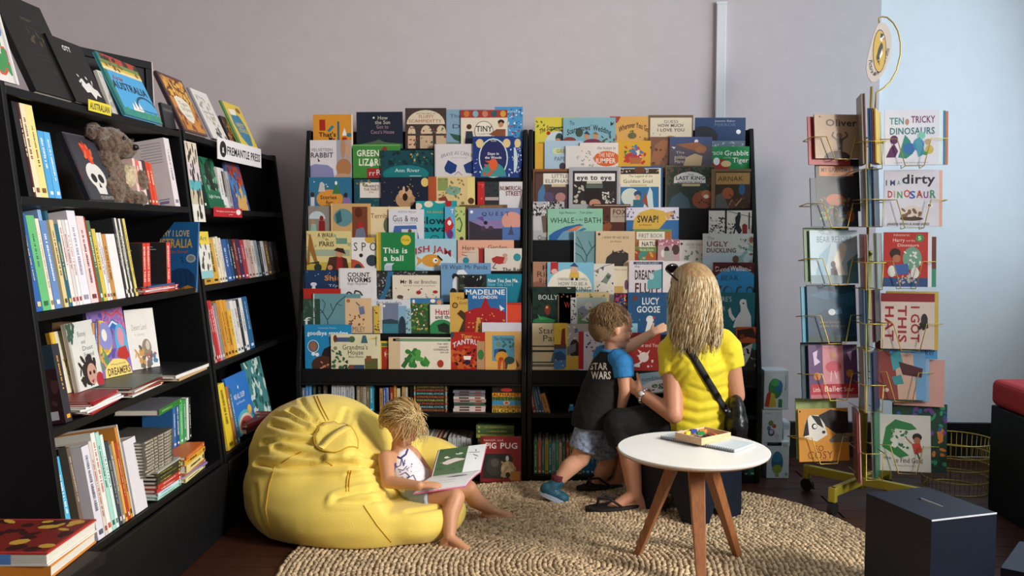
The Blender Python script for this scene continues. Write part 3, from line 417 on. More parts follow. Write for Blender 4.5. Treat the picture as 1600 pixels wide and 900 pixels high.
('right', 5): '''897 361 937 1 719ca2|r 897 361 899 423 b8ccd0;l 1.4 2f4a58 915 423 917 400 912 390 899 380;l 1.4 2f4a58 917 400 925 388 936 378;l 1 2f4a58 912 390 906 378 902 370;l 1 2f4a58 925 388 920 376;l 1 2f4a58 899 395 908 400 915 412|blue grey cover with leafless tree
931 361 992 0 d6bb97|e 936 366 2 2 3a3430;t 941 983 371 4 5a4634 I WANT MY HAT BACK;t 954 971 377 3 5a4634 Jon Klassen;p 944 423 948 402 958 394 972 391 982 396 982 406 974 412 976 423 34302e;p 956 396 958 390 960 395 34302e;p 970 392 973 389 974 393 34302e;l 1 d8ccb8 965 394 968 394;l 1 d8ccb8 972 394 975 394|sandy cover with dark humped silhouette
990 358 1050 1 a86a34|r 990 358 1050 362 6a8a50;r 995 362 1039 374 e6e0d0;t 998 1036 368 7 3a3a30 FIRST BOOK;t 992 998 381 7 3a3a30 of;r 999 375 1024 386 e6dfcc;T 1003 1034 381 7 3a3a30 NATURE;r 990 386 1030 395 6a8a44;t 1000 1022 390 4 e8e4d0 Nicola Davies;e 994 400 10 10 9a3c24;e 1006 400 8 8 4a8a7a;e 1018 402 8 9 b05a30;q 14 3 d0a050 3 992 394 1030 420|patchwork cover with orange, green and white labels
1028 374 1062 0 c09aa0|r 1028 374 1062 384 b06a7c;q 18 1.4 eadde0 3 1030 375 1060 383;e 1042 391 4 6 2c2426;e 1036 396 3 6 e8e0dc;e 1056 390 6 8 4a3430;r 1038 392 1052 410 a8a49c|dusty pink cover with panda-like patches
1060 375 1104 1 d4cfc6|t 1072 1098 382 4 6a6a64 HOUSE FINDS;t 1077 1090 386 3 8a8a84 story;q 16 2.4 6a8a6c 3 1070 392 1098 406;e 1065 381 2 2 3a3a3a|pale stone cover with sprigs
1098 365 1185 0 d0d4d0|h 1140 423 60 30 b8ccd4;t 1105 1116 372 5 6a6a64 The;T 1104 1138 381 8 7a4a34 UGLY;T 1104 1151 391 7 5a3c30 DUCKLING;e 1174 375 6 7 c0c4b8;e 1174 375 3.4 5 8a5a44;q 20 4 8ab0a8 3 1155 385 1182 412;l .8 3a4a44 1168 380 1183 390;q 7 1.5 3a3a3c 5 1156 374 1166 392;e 1150 405 5 6 6a4a3c;e 1174 397 3 2 7a4a3a|pale grey green cover with rough brown capitals''',
('right', 6): '''832 409 870 1 ac7e66|t 846 860 418 8 3a2c28 R;t 838 868 428 9 3a2c28 Rich;t 842 866 439 10 3a2c28 Rufus;e 840 448 12 8 8a5a48|dull brown cover with slanting black script
855 410 928 0 80bdd6|r 860 410 872 428 b02a30;e 866 424 5 4 e0b0a8;h 890 452 35 32 ece6d6;e 897 422 6 6 dcae94;p 890 416 897 410 904 417 2f4a7c;p 891 425 904 425 905 434 889 434 d8b04a;r 892 434 896 438 28344c;r 899 434 903 438 28344c;t 871 892 436 4 4a5a60 CRESSIDA;t 902 918 436 4 4a5a60 COWELL;t 872 918 443 6 5a6a6c HOW TO BE A;t 888 924 452 9 5a6a6c VIKING|light blue cover with child in winter hat
927 412 960 0 ded8ce|l .8 4a4a44 928 424 944 416 958 412;p 938 418 944 416 943 423 4a5a6c;p 930 424 936 421 935 428 6a6a60;p 940 440 950 426 956 430 948 444 7a8a80;q 12 1.6 3a4440 3 930 430 958 458;e 951 433 3 3 4a5a50|off-white cover with bunting and swinging cat
956 416 990 1 e2d4b8|r 960 410 984 416 6a8a5c;t 960 980 421 3 8a7a60 Wild at Games;r 958 447 974 466 c8a460;e 979 445 3 8 6a4a6a|buttermilk cover with small green label
983 407 1036 0 dfd9e0|r 983 407 1036 472 dcd6dc;r 990 409 1034 413 2c4a68;t 994 1030 411 2.4 d8e0e8 AARON BLABEY;t 992 1000 416 4 3a3438 the;T 992 1032 429 15 3a2024 DREADFUL;T 992 1032 450 17 5a1f24 FLUFF;p 1012 440 1022 424 1034 420 1034 450 1012 452 5fa8ac;e 1018 432 4 5 c8d4d0;r 1034 409 1036 472 2c4a68|pale cover with maroon block title and teal dragon
1034 408 1080 1 e4dcd8|e 1052 420 6 6 c89a98;p 1048 424 1050 414 1053 422 b88480|white cover with faint pink figure beside blonde head
1114 410 1188 0 5c1f21|e 1150 451 40 32 2f8fc8;t 1117 1140 420 8 eae0dc David;T 1141 1174 419 8 eae0dc Walliams;t 1126 1154 434 8 2c4a80 BEAR;T 1116 1146 455 18 4a4a4c ZO;T 1150 1180 455 18 4a4a4c OO;e 1139 455 5 7 2f8fc8;e 1162 455 5 7 2f8fc8;l 2 3a1416 1116 422 1150 412 1186 424|dark red cover with big grey letters on blue''',
('right', 7): '''832 448 900 1 17322b|q 24 4 0e1f1c 3 834 452 870 500;t 841 872 464 8 cfd8d0 BOLLY;e 856 484 5 8 7a3424;e 855 480 2 2 e0a060;p 833 500 848 494 868 500 866 504 833 504 2f8a50;p 840 490 846 496 856 498 844 500 3fa060;p 886 449 893 450 888 452 c8d0cc|near-black green cover with glowing eyes
870 456 952 1 dcc48e|r 872 458 950 521 e4d09c;T 882 906 476 9 a8302a WHO;q 12 1.6 8a6a40 3 876 460 945 464;l .8 b8945a 873 460 873 520|parchment cover with red initial
892 465 948 0 b4c4c0|r 892 465 901 521 e8e6e4;q 26 1.6 3a3a3c 3 893 468 900 518;r 903 482 948 521 6f9058;e 912 486 8 8 8a8aa0;e 920 478 6 6 d0d4cc;p 908 500 922 488 938 492 930 505 c8c8c0;q 16 3 4a6a3c 5 904 490 946 518;q 6 2 b0604a 6 906 476 930 500|pale cover with village green picture
960 458 990 1 3c2440|q 20 2 c03a50 3 962 460 984 470;q 14 1.5 3f6ac0 4 962 466 984 480;q 10 1.2 e0c060 6 962 460 984 480|dark plum cover with coloured dots
981 457 1042 0 20527f|e 993 466 4 4 6a3a2c;T 1003 1030 470 11 e4e8ea LUCY;T 995 1032 483 10 e4e8ea GOOSE;e 1016 499 6 6 e6e4de;p 1020 494 1026 496 1021 499 c03a30;p 1012 503 1020 502 1024 521 1008 521 e6e4de;q 3 1.4 7a9ab8 3 985 490 1000 510|mid blue cover with white goose
1030 457 1066 1 6a7a70|q 30 2 3f4f46 3 1030 460 1060 500;l 1.6 2f3c34 1034 521 1038 490 1034 470;l 1.2 2f3c34 1038 490 1044 476|grey green cover with thicket of branches
1112 457 1189 0 1c6c78|t 1112 1144 467 8 c8dcdc THERE'S;t 1114 1122 475 5 c8dcdc A;t 1116 1134 482 8 c8dcdc BEAR;p 1146 512 1150 498 1158 486 1157 472 1160 468 1166 468 1168 480 1174 494 1175 512 dfe2e4;e 1161 473 5 6 e6e8ea;e 1162 474 1.5 1.5 2a2a2c;p 1138 484 1142 480 1144 490 1150 498 1146 502 1140 494 dfe2e4|teal cover with white bear waving''',
('right', 8): '''831 505 885 1 dccda6|t 842 872 516 10 2a2824 Stars;t 848 876 528 10 2a2824 Past;r 831 540 872 542 2a2a2a;r 831 547 872 550 2a2a2a;r 831 565 872 567 3a3a38;r 831 569 872 573 6a6a5c;p 861 565 864 552 872 545 872 550 866 566 4a7a9a|cream cover with black rules and serif title
866 505 887 0 dcb83a|r 866 545 885 577 3a78b0;p 866 552 876 548 885 556 885 562 866 564 1f4a7a;p 876 540 878 515 883 512 884 540 7a2c24;r 866 538 885 545 5a3a34;q 5 2 e0a040 2 868 562 884 576|narrow yellow and blue seaside strip
886 506 922 0 a8a49c|e 898 546 8 16 1c1a1c;r 886 556 904 577 cfa83c;p 886 542 900 536 900 548 886 556 6a6a6c;q 8 2 dcd8d0 3 888 510 902 530;r 898 513 903 520 5a6a8a|grey cover with dark bird and yellow foot
904 518 960 0 d6d4dc|r 904 518 912 577 b0242a;q 9 2.4 3a4a6c 3 916 524 940 545;q 5 2 a83a3c 4 918 530 940 550|white cover with red spine and small birds
925 505 996 1 8fc0d8||light blue cover behind boy's head
980 520 1032 0 942620|t 998 1030 539 6 e6d0c8 Me and You;e 1006 558 8 8 d8c8c0;p 1000 552 996 546 1003 549 d8c8c0;p 1010 552 1016 546 1012 556 d8c8c0;q 10 2.4 d8d0d0 3 996 556 1020 574;p 984 572 1000 566 1000 574 c8ccd0|brick red cover with white kitten drawing
1150 511 1188 1 b8562c|p 1152 516 1176 512 1184 530 1168 526 1152 532 3a2018;e 1160 526 4 4 8a3a20|burnt orange cover with dark mane
1140 536 1188 0 22242a|p 1152 548 1176 536 1172 556 1164 572 1150 572 c4c4c0;q 14 3 1c1c20 3 1152 545 1176 572;e 1181 541 6 6 2f8a88;q 6 3 8a8a88 5 1174 560 1186 574|black and white cover with teal roundel'''}
for (side, row), txt in DISP.items():
    for i, ln in enumerate(txt.strip().split('\n')):
        hd, art, look = ln.split('|'); x0, y0, x1, ly, cv = hd.split(); x0, y0, x1, ly = float(x0), float(y0), float(x1), int(ly)
        yf = tierY(row)+.0062+ly*.0082+(i % 3)*.0002; t = .0068
        a, c = atY(x0, y0, yf), atY(x1, y0, yf); zb = tierZ[row]-.071
        lim = (XL+.028, XM-.028) if side == 'left' else (XM+.028, XR-.028)
        ax, cx = max(a.x, lim[0]), min(c.x, lim[1])
        zv = atY((x0+x1)/2, LEDGE[row], yf).z
        h = a.z-zb; art = art.replace('c;', '') if art.startswith('c;') else art.replace(';c;', ';')
        fx = lambda X: x0+(X-a.x)/(c.x-a.x)*(x1-x0)
        M = Matrix.Translation(((ax+cx)/2, yf+t/2, zb)) @ Matrix.Rotation(R(random.uniform(-.25, .25)), 4, 'Y')
        book(cx-ax, h, t, cv, M, '%s, %s row of %s rack' % (look, ORD[row-1], side), 'picture books on the tiered racks', art, (fx(ax), y0, fx(cx), LEDGE[row]), (a.z-zv)/h)
# ------------------------------------------------------------------ raked bookcases along the left
SZ = [1.65, 1.345, 1.02, .69, .31]; TILT = R(9)
Xf = lambda z: -1.345-(z-.31)*.108
U1, U2 = (2.415, 3.625), (3.645, 4.9)
def bookcase(y0, y1, label):
    u = empty('raked_bookcase', (-1.5, y0, 0)); ox, oy = -1.5, y0; tag(u, label, 'bookcase', 'raked black bookcases')
    pf = [(Xf(0)-.02-ox, 0), (Xf(.3)-ox, .3), (Xf(1.66)-ox, 1.66), (-1.76-ox, 1.66), (-1.76-ox, 0)]
    for a in (y0, y1-.022):
        m = MB(); m.prism(pf[::-1], a-oy, a+.022-oy, 'y'); m.build('side_panel', BLACK, u, bevel=.003)
    a, c = .023, y1-y0-.023
    boxobj('back_panel', -.257, -.243, a, c, .02, 1.64, BLACK, u)
    for i, z in enumerate(SZ):
        m = MB()
        xf, dz = Xf(z)-ox, math.tan(TILT) if i else 0
        D = xf+.24; m.prism([(xf, z), (-.24, z-D*dz), (-.24, z-D*dz-.024), (xf, z-.024)], a, c, 'y'); m.build('shelf', BLACK, u, bevel=.002)
    boxobj('plinth', Xf(.3)-ox+.001, -1.325-ox, -.0, y1-y0, .0, .285, BLACK, u, bevel=.004)
    return u
bookcase(*U1, 'long black raked bookcase at the left edge, nearer of the two')
bookcase(*U2, 'black raked bookcase in the corner carrying the white sign')
def Yat(px, X, py=360): return atX(px, py, X).y
def marks(h, t, c, seed, solid=None):
    """short strokes standing in for the illegible fine print of a spine, mm"""
    rg = random.Random(seed); T, H = t*1000, h*1000; out = []; y = H*rg.uniform(.08, .25); e = H*rg.uniform(.5, .8); wf_ = rg.uniform(.08, .2)
    while y < e:
        L = rg.uniform(2, 5); out.append('r %.1f %.1f %.1f %.1f %s' % (T*(.5-wf_), y, T*(.5+wf_*rg.uniform(.6, 1)), y+L, c)); y += L+rg.uniform(1, 2.2)+(4 if rg.random() < .2 else 0)
    out.append('r %.1f %.1f %.1f %.1f %s' % (T*.25, H*.9, T*.75, H*.95, c)); return ';'.join(out)
def spines(rows, z, place, group, setb=0., wid=.2, leanY=0):
    n = 0
    for ln in rows.strip().split('\n'):
        p = ln.split('|'); q = p[0].split(); x0, x1, yt = map(float, q[:3]); cv = q[3]; mk = q[4] if len(q) > 4 else '-'
        sb = float(q[5]) if len(q) > 5 else 0; wd = float(q[6]) if len(q) > 6 else wid; lean = float(q[7]) if len(q) > 7 else leanY
        X = Xf(z)-.012-setb-sb; ya, yb = Yat(x0, X, 450), Yat(x1, X, 450); t = max(yb-ya-.0006, .003)
        # height along the tilted spine from the picture row of its top
        xm = x0-10; h = .3
        for _ in range(4):
            Pt = Vector((X-h*math.sin(TILT), (ya+yb)/2, z+h*math.cos(TILT))); d = Pt-CAM
            s = d.dot(_F); py = 450-F_PX*d.dot(_U)/s; h += (py-yt)*s/F_PX
        wd = min(wd, .21); h = max(.08, min(h, {1.345: .272, 1.02: .294, .69: .298, .31: .345}[z]))
        r = Vector((-math.cos(TILT), 0, -math.sin(TILT))); up = Vector((-math.sin(TILT), 0, math.cos(TILT)))
        o0 = Vector((X, (ya+yb)/2, z+.001))+r*(wd/2)
        if lean: up = (up+Vector((0, math.tan(R(lean)), 0))).normalized()
        M = frame(o0, r, up) if not lean else Matrix.Translation(o0) @ Matrix.Rotation(-R(lean), 4, 'X') @ Matrix.Translation(-o0) @ frame(o0, r, (-math.sin(TILT), 0, math.cos(TILT)))
        n += 1; ex = p[1] if len(p) > 1 else ''
        lab = (ex or '%s book spine' % cname(cv))+', %s %s' % (ORD[n-1], place)
        book(wd, h, t, cv, M, lab, group, spine_art=marks(h, t, mk, n+int(x0)) if mk != '-' else '', back_art=p[2] if len(p) > 2 else '', name='shelved_book')
def faceb(px0, Y0, px1, Y1, z, h, lean, cv, label, group, art='', t=.012, rect=(0, 0, 100, 100), spine=None, yref=400, name='picture_book', sp=''):
    """cover-out book: bottom corners by picture column and distance"""
    A, B = atY(px0, yref, Y0), atY(px1, yref, Y1); A.z = B.z = z; r = (B-A); w = r.length; r.normalize()
    n = Vector((r.y, -r.x, 0))                       # out of the cover
    up = Vector((0, 0, 1))*math.cos(R(lean))-n*math.sin(R(lean))
    M = frame((A+B)/2-n*t/2, r, up)
    return book(w, h, t, cv, M, label, group, art, rect, spine=spine, name=name, spine_art=sp)
def flat(px, py, Y, z, w, h, t, cv, rot, label, group, sp='', art='', art_rect=(0, 0, 100, 100), X=None):
    """book lying on its back; rot turns it about the vertical; spine towards the room (+x) at rot 0"""
    c = atY(px, py, Y); M = Matrix.Translation((c.x if X is None else X, Y, z+t/2)) @ Matrix.Rotation(R(rot), 4, 'Z') @ Matrix(((-1, 0, 0, 0), (0, 0, -1, 0), (0, -1, 0, 0), (0, 0, 0, 1)))
    M = M @ Matrix.Translation((0, 0, -h/2))
    return book(w, h, t, cv, M, label, group, art, art_rect, spine_art=sp, name='shelved_book')
G1 = 'books on the left bookcase'; G2 = 'books on the corner bookcase'; GT = 'books standing on top of the left bookcases'
# ---- on top of the cases
TZ = 1.662; XT = Xf(1.66)-.006
def topb(px0, px1, h, lean, cv, look, art, t=.012, spine=None, set=0, rect=(0, 0, 100, 100)):
    X = XT-set; y0, y1 = Yat(px0, X, 170), Yat(px1, X, 200); L = R(lean)
    up = Vector((-math.sin(L), 0, math.cos(L))); M = frame(Vector((X, (y0+y1)/2, TZ))-Vector((math.cos(L), 0, math.sin(L)))*t/2, (0, 1, 0), up)
    return book(y1-y0, h, t, cv, M, look, GT, art, rect, spine=spine)
topb(-60, 33, .3, 14, 'd9d6d2', 'cropped white cover with busy coloured picture at top left corner', 'q 30 8 4a78b0 3 40 0 92 50;q 30 8 c8503c 4 40 30 92 95;q 24 8 3f8a50 6 40 50 92 90;q 12 6 e0c040 7 40 10 92 90;r 92 0 96 100 bbb', set=.004)
topb(58, 132, .335, 24, '0d0f10', 'big black book with faint gilt lettering on top of bookcase', 't 40 62 22 3 6a5a3c MOBY;t 44 66 30 2 5a4a30 the white whale;q 14 3 4a3d26 3 42 34 70 46;t 40 68 58 2 5a4a30 an illustrated edition;t 48 66 62 2 5a4a30 of the novel;t 58 70 74 2 6a5a3c 1851', t=.02, set=.012)
topb(120, 172, .235, 24, '0e0f10', 'black cover with white splash and small white capitals on bookcase top', 'T 34 58 14 8 e8e4de OTT;p 42 70 52 58 58 66 70 62 78 70 88 72 92 82 80 80 70 88 62 78 50 80 dcdad6;q 8 3 dcdad6 3 40 55 80 66', set=.004)
sg = boxobj('shelf_label', -.001, .001, -.075, .075, 0, .036, mat('yellow label', 'e2cf3e', .5)); sg.matrix_world = frame((XT+.012, Yat(156, XT+.012, 170), 1.638), (0, 1, 0), (0, 0, 1)) @ Matrix.Rotation(R(90), 4, 'Z')
tag(sg, 'small yellow shelf label with black capitals on the bookcase edge', 'label')
m = MB(); draw(m, 'T 6 94 50 60 20201c AUSTRALIAN', (0, 0, 100, 100), lambda u, v, f: (-.001-f, .075-u*.15, v*.036)); m.build('lettering', PRINT, sg)
topb(176, 200, .16, 20, 'c9c6bd', 'small dull white booklet behind the blue harbour cover', 'q 12 8 a8a49a 3 10 10 90 90', set=.03)
topb(196, 254, .245, 25, '4aa6dc', 'blue harbour cover standing on top of the bookcase', 'r 0 0 100 10 b0402e;q 14 6 3a2a24 3 2 3 98 10;r 0 10 100 17 6f8a4a;r 0 17 100 24 d8b84a;r 0 22 100 27 e8d8a8;q 12 4 7a5a2c 4 5 12 95 22;T 14 40 37 7 a8342c A is for;T 6 94 49 13 18263c AUSTRALIA;h 76 84 30 26 1f4a68;h 76 84 27 22 4aa6dc;p 30 90 36 74 40 86 44 70 50 84 54 72 62 90 efece2;r 0 88 100 100 2f8a80;q 12 4 3f9a60 5 5 88 98 100;l 1 1f4a68 46 84 100 84', spine='2f7a6a')
pf = empty('leaning_picture', (0, 0, 0)); tag(pf, 'black picture frame with pale edge leaning behind the blue harbour cover', 'picture frame')
Pa, Pb = atY(122, 100, 3.3), atY(236, 97, 3.62); fr = frame(((Pa.x+Pb.x)/2, 3.46, TZ), (Pb.x-Pa.x, .32, 0), (-.04, 0, 1)); pf.matrix_world = fr; fw, fh = (Vector((Pb.x, 3.62, 0))-Vector((Pa.x, 3.3, 0))).length/2, Pb.z-TZ
for a in ((-fw, fw, 0, .03), (-fw, fw, fh-.03, fh), (-fw, -fw+.03, .03, fh-.03), (fw-.03, fw, .03, fh-.03)): boxobj('rail', a[0], a[1], -.012, .012, a[2], a[3], BLACK, pf, bevel=.002)
boxobj('backing_board', -fw+.03, fw-.03, 0, .006, .03, fh-.03, mat('frame backing', '1b1b1e', .7), pf)
boxobj('pale_edge', fw, fw+.006, -.012, .012, 0, fh, mat('pale frame edge', 'b9b0ac', .6), pf)
topb(258, 276, .1, 10, '26282c', 'small dark booklet lying between the harbour cover and tiger-striped cover', 'r 10 20 90 30 555', set=.03)
topb(287, 325, .27, 25, '5a3d3a', 'brown and orange cover with white crest on corner bookcase top', 'r 8 5 96 96 c88434;q 40 7 6a3418 3 10 6 94 40;q 30 6 e0b04a 5 10 8 94 40;q 26 6 7a4420 7 10 60 94 95;p 24 40 40 36 62 38 78 46 74 72 60 82 42 78 26 64 e4dccb;t 34 72 48 7 6a5a4c Tiger;t 36 74 57 7 6a5a4c Stripes;t 40 66 68 6 6a8aa0 tales', t=.016, spine='3a2830')
topb(331, 358, .25, 25, 'dedad6', 'white cover with fine grey drawing on corner bookcase top', 't 20 60 14 6 6a6460 The;q 12 5 a89a84 3 20 18 80 36;t 20 84 44 6 6a6460 Little Book;q 12 5 b0a48c 5 24 52 80 70;q 12 6 3a3a38 4 40 76 95 96', t=.014, spine='8a8690')
topb(361, 376, .15, 22, '2a2422', 'small dark flowered book beside the yellow cover', 'q 26 9 a8552c 3 5 20 95 95;q 10 6 c8a060 4 5 30 95 95', set=.02)
topb(376, 404, .245, 24, 'e2c23c', 'yellow cover with blue oval on corner bookcase top', 'p 22 24 44 18 70 26 82 46 84 70 74 92 50 94 28 78 18 48 2a7aa0;T 30 74 48 10 d8b84a NEST;T 34 80 60 10 d8b84a SONGS;e 78 12 12 6 8a5a30;p 20 16 60 12 56 26 24 28 efe8d8', t=.013, spine='3a8a60')
# ---- near bookcase, row by row
spines('''50 60 150 15161a - 0 .2|black hardback
56.5 62 152 5a2c30 e8dcc0
62 70 152 e6dbb4 8a4a30
70 81 158 ead98e 7a5a20|pale yellow book spine
82 91 205 4fa3dc e8f0f8|sky blue book spine
91.5 101 207 5aaee6 e8f0f8|sky blue book spine
222 226 248 e8c8c4 c0504c
226.5 231 250 d86a62 fff
231.5 236 252 e8d0c8 a03a34
236.5 241 251 3f3436 d8a860
241.5 246 253 d8452c f0e0c0
246.5 251 255 de4c30 f0e0c0
277 285 207 e6dde0 8a8490 0 .205|large white hardback|r 52 6 92 7 a8a0a8;r 50 10 92 11 a8a0a8;r 54 14 92 15 a8a0a8;r 50 18 92 19 a8a0a8;r 50 22 92 23 a8a0a8;r 54 26 92 27 a8a0a8;r 50 30 92 31 a8a0a8;r 60 34 92 35 a8a0a8;r 70 88 92 89 6a5a90;r 72 91 90 95 8a7aa8''', SZ[1], 'on the top shelf of the near bookcase', G1)
Xa = Xf(1.345)-.02
faceb(141, Yat(141, Xa, 300), 191, Yat(191, Xa, 300), 1.346, .235, 22, '3a3a42', 'charcoal cover with white skull and red flame in front of plush toy', G1, 'e 50 62 27 20 dfdcd6;p 34 74 66 74 62 90 38 90 dfdcd6;e 40 66 8 7 1c1c20;e 61 66 8 7 1c1c20;p 50 72 46 80 54 80 1c1c20;p 50 44 40 30 34 12 44 20 46 8 54 22 66 20 60 34 58 44 d8402c;q 8 5 e06a3c 3 40 16 62 36;t 36 80 95 5 c8c4bc QUENTIN;r 0 0 100 2 55555c;l 2 8a2c24 4 50 4 70', t=.02, yref=300, spine='26262c')
spines('''50 55 320 b02420 - .0 .2|tall red book
55.5 66 334 2a5fa8 d8c090 0 .2|blue and rust picture hardback|r 0 0 100 48 8a4424;e 45 30 14 20 6a7a80;q 14 9 c08a40 3 5 5 95 45;r 0 86 40 100 dcd8dc;r 6 89 30 94 554
66.5 79 337 66b878 2f6a44|green book spine
79.5 85 342 e8dec8 a08a60
85.5 91 328 8fb4e0 - .02|tall pale blue book set back
86 96 345 6488c0 e0e8f0|blue and tan book spine
96.5 101 330 1f5a70 -  .01
101 107 344 e0c890 5a4a2c
107 113 350 22627a d8c060
113.5 119 344 e9e2dc b03a34
119.5 124 344 d8d2d2 b02a2c
124.5 129 344 efe9e6 b03a34
129.5 142 322 e6e2ea 9a94a8 0 .2|big tall white hardback
142.5 154 338 e6d0d0 7a3438|pinkish white book
154.5 156 340 c83a2c -
156.5 162 345 5a7050 e8e8d8
162.5 168 358 d8c050 6a5a20
168.5 172 364 ece8e6 b02a30
172.5 176 364 e4e0de 8a8a90
176.5 182 366 c88a44 5a3418
182.5 196 366 e9e6e6 - 0 .2|plain white paperback
197 200 341 2c2e30 e8e4dc
200.5 203 341 e8e4da 3a3a3a
203.5 206 342 2c2e30 e8e4dc
206.5 209 342 e8e4da 3a3a3a
209.5 212 342 2c2e30 e0c890
212.5 216 342 e2cd6a 3a3a34 0 .17|yellow-edged book''', SZ[2], 'on the second shelf of the near bookcase', G1)
def stack(pxs, z, X, rows, place, group, w0=.2, h0=.24):
    zz = z
    for i, (cv, t, w, h, rot, mk, look) in enumerate(rows):
        Y = Yat(pxs, X-.05, 450)
        flat(0, 0, Y, zz, w, h, t, cv, rot, '%s, %s %s' % (look, 'lowest' if i == 0 else ('top' if i == len(rows)-1 else ORD[i]+' up'), place), group, sp=marks(h, t, mk, i+3) if mk != '-' else '', X=X-w/2*math.cos(R(rot))-.01)
        zz += t+.0006
    return zz
Xb = Xf(1.02)
stack(236, 1.022, Xb-.004, [('c02a2c', .007, .16, .3, 0, 'eee', 'thin red and white booklet'), ('e0dcd8', .006, .16, .3, 2, 'b03034', 'thin white booklet'), ('c4302c', .006, .16, .29, -2, 'eee', 'thin red booklet'), ('35588a', .006, .15, .24, 1, '-', 'thin blue booklet')], 'in the flat stack under the blue mountain cover', G1)
zb = 1.022+.0275
for i, (a, c, tx) in enumerate(((224, 229.5, ''), (230, 235.5, ''), (261, 267, ''))):
    X = Xb-.012; y0, y1 = Yat(a, X, 420), Yat(c, X, 420)
    book(.13, .155, y1-y0, 'd8402f', frame((X-.066, (y0+y1)/2, zb), (-1, 0, -.0), (-.12, 0, 1)), 'small red paperback standing on the flat stack, %s of three' % ORD[i], G1, spine_art='V 12 140 %.1f %.1f f0e6e0 EMERGENCY TALES' % ((y1-y0)*480, (y1-y0)*400), back_art='r 0 0 100 100 2a2a2e;r 10 10 60 12 aaa;r 10 16 70 18 aaa', name='shelved_book')
faceb(222, 3.59, 306, 3.56, 1.0, .285, 6, '2468a8', 'blue cover with ochre title and dark mountain at end of second shelf', G1, 'T 24 84 16 9 e4cf96 WHY I LOVE;T 12 90 30 13 e4b84a AUSTRALIA;t 40 82 42 5 c8763c Bronwyn Bancroft;e 88 52 9 6 b8c4c8;e 88 52 6 4 8a98a0;q 3 2 1c3c60 2 64 50 76 58;p 44 95 46 80 54 70 66 66 84 67 96 76 98 95 1c4470;l .8 14304c 60 72 62 90;l .8 14304c 70 69 71 90;l .8 14304c 80 69 82 90;l .8 14304c 88 72 90 88;p 0 100 0 94 44 95 56 91 70 95 84 90 100 95 100 100 c88a34;q 30 2 7a4a1c 3 2 95 98 100;e 6 14 7 6 5a3a4c', t=.01, yref=420)
# third shelf: cover-out books and flat piles
spines('''59 66 512 6aa8dc - .06 .14|light blue book set back
66.5 72 516 4a90d0 - .06 .14|mid blue book set back
96 107 538 2c2a34 e0a030 0 .2|tall dark hardback|r 0 0 100 30 32424f;r 0 30 100 100 3a2226;q 14 9 5a3a34 3 5 30 95 80;r 30 84 92 95 d4ccd4;r 36 87 80 91 555''', SZ[3], 'on the third shelf of the near bookcase', G1)
Xc = Xf(.69); GZ = .692
zs = stack(137, GZ, Xc+.004, [('b02028', .006, .2, .24, 8, '-', 'thin dark red booklet'), ('efeceb', .006, .2, .25, 4, '-', 'thin white booklet'), ('eae7e5', .006, .2, .25, -3, '-', 'white magazine'), ('f0eeec', .005, .2, .24, 2, '-', 'bright white magazine'), ('a8202a', .007, .19, .23, 9, '-', 'crimson booklet'), ('8f1c26', .006, .18, .22, 5, 'd89', 'dark crimson booklet')], 'in the pile at the near end of the third shelf', G1)
ze = stack(208, GZ, Xc+.006, [('ebe8e4', .007, .2, .26, 3, '-', 'white magazine'), ('8a3a2c', .008, .19, .25, -3, 'e0c890', 'brown book'), ('e6e2dc', .006, .2, .27, 6, '-', 'pale magazine'), ('6a1f20', .007, .18, .24, -2, '-', 'maroon book'), ('5a6a60', .006, .19, .28, 4, '-', 'grey green atlas')], 'in the middle pile of the third shelf', G1)
zf = stack(283, GZ, Xc+.03, [('c8a878', .01, .22, .3, 2, '-', 'tan book'), ('e6e4e4', .012, .22, .31, -1, '-', 'white album'), ('1c1d20', .004, .22, .31, -1, '-', 'glossy black album cover')], 'in the far pile of the third shelf', G1)
faceb(98, 2.74, 134, 2.86, zs, .2, 12, 'e0b93a', 'yellow cover with dark native figures behind the curly-haired face', G1, 'r 20 0 100 100 dcd8c0;q 12 10 3a6a50 3 60 0 98 36;T 30 90 52 14 b08a2c Yagi;T 40 95 66 14 b08a2c & Co;q 14 9 3a3430 5 50 62 98 96', t=.014, yref=590, spine='c8962c')
faceb(122, 2.78, 163, 2.95, zs, .222, 10, 'dcdcd6', 'white cover with curly-haired face in front of pile', G1, 't 36 66 18 8 5a6a68 Bunny;t 44 60 30 6 5a6a68 and;t 44 84 40 7 5a6a68 Dust;t 46 84 50 7 5a6a68 Friend;q 26 9 2a201e 3 34 56 78 76;q 20 8 2a201e 5 20 64 60 96;e 62 80 18 16 c89a88;e 55 78 4 3 1a1414;e 70 78 4 3 1a1414;p 54 90 66 88 60 94 8a2a30;e 88 92 14 12 b02a34;q 16 6 3a5a48 7 2 2 26 30', t=.014, yref=590, spine='b8b4ae')
faceb(152, 3.02, 208, 3.2, ze, .245, 10, '8a6cb0', 'purple and blue swirling cover with yellow cloud title', G1, 'q 40 6 5a4a9c 3 2 8 60 70;q 30 5 c86a9c 5 40 0 98 30;p 30 18 50 26 66 16 84 24 98 40 98 52 80 36 64 30 46 38 2f6ab8;l 3 dfe6f0 30 20 50 30 66 20 84 28 98 46;l 3 c84a58 50 4 66 12 84 6 98 14;e 34 42 24 26 e4c43c;e 40 40 19 21 8a8ac8;e 38 38 7 9 e8e4dc;e 82 52 17 28 5aa8d8;e 82 44 9 14 d890a0;p 64 72 70 60 92 58 98 74 84 80 b83024;q 20 5 4f8a5a 6 4 60 40 84;q 16 5 d0a04a 8 4 56 40 84;p 22 100 24 88 36 80 50 74 66 75 84 78 94 88 97 100 ecd278;T 30 94 92 11 5a3a24 DREAMERS;t 42 84 82 3 8a6a3c Magabala', t=.014, yref=580, spine='7a6aa8')
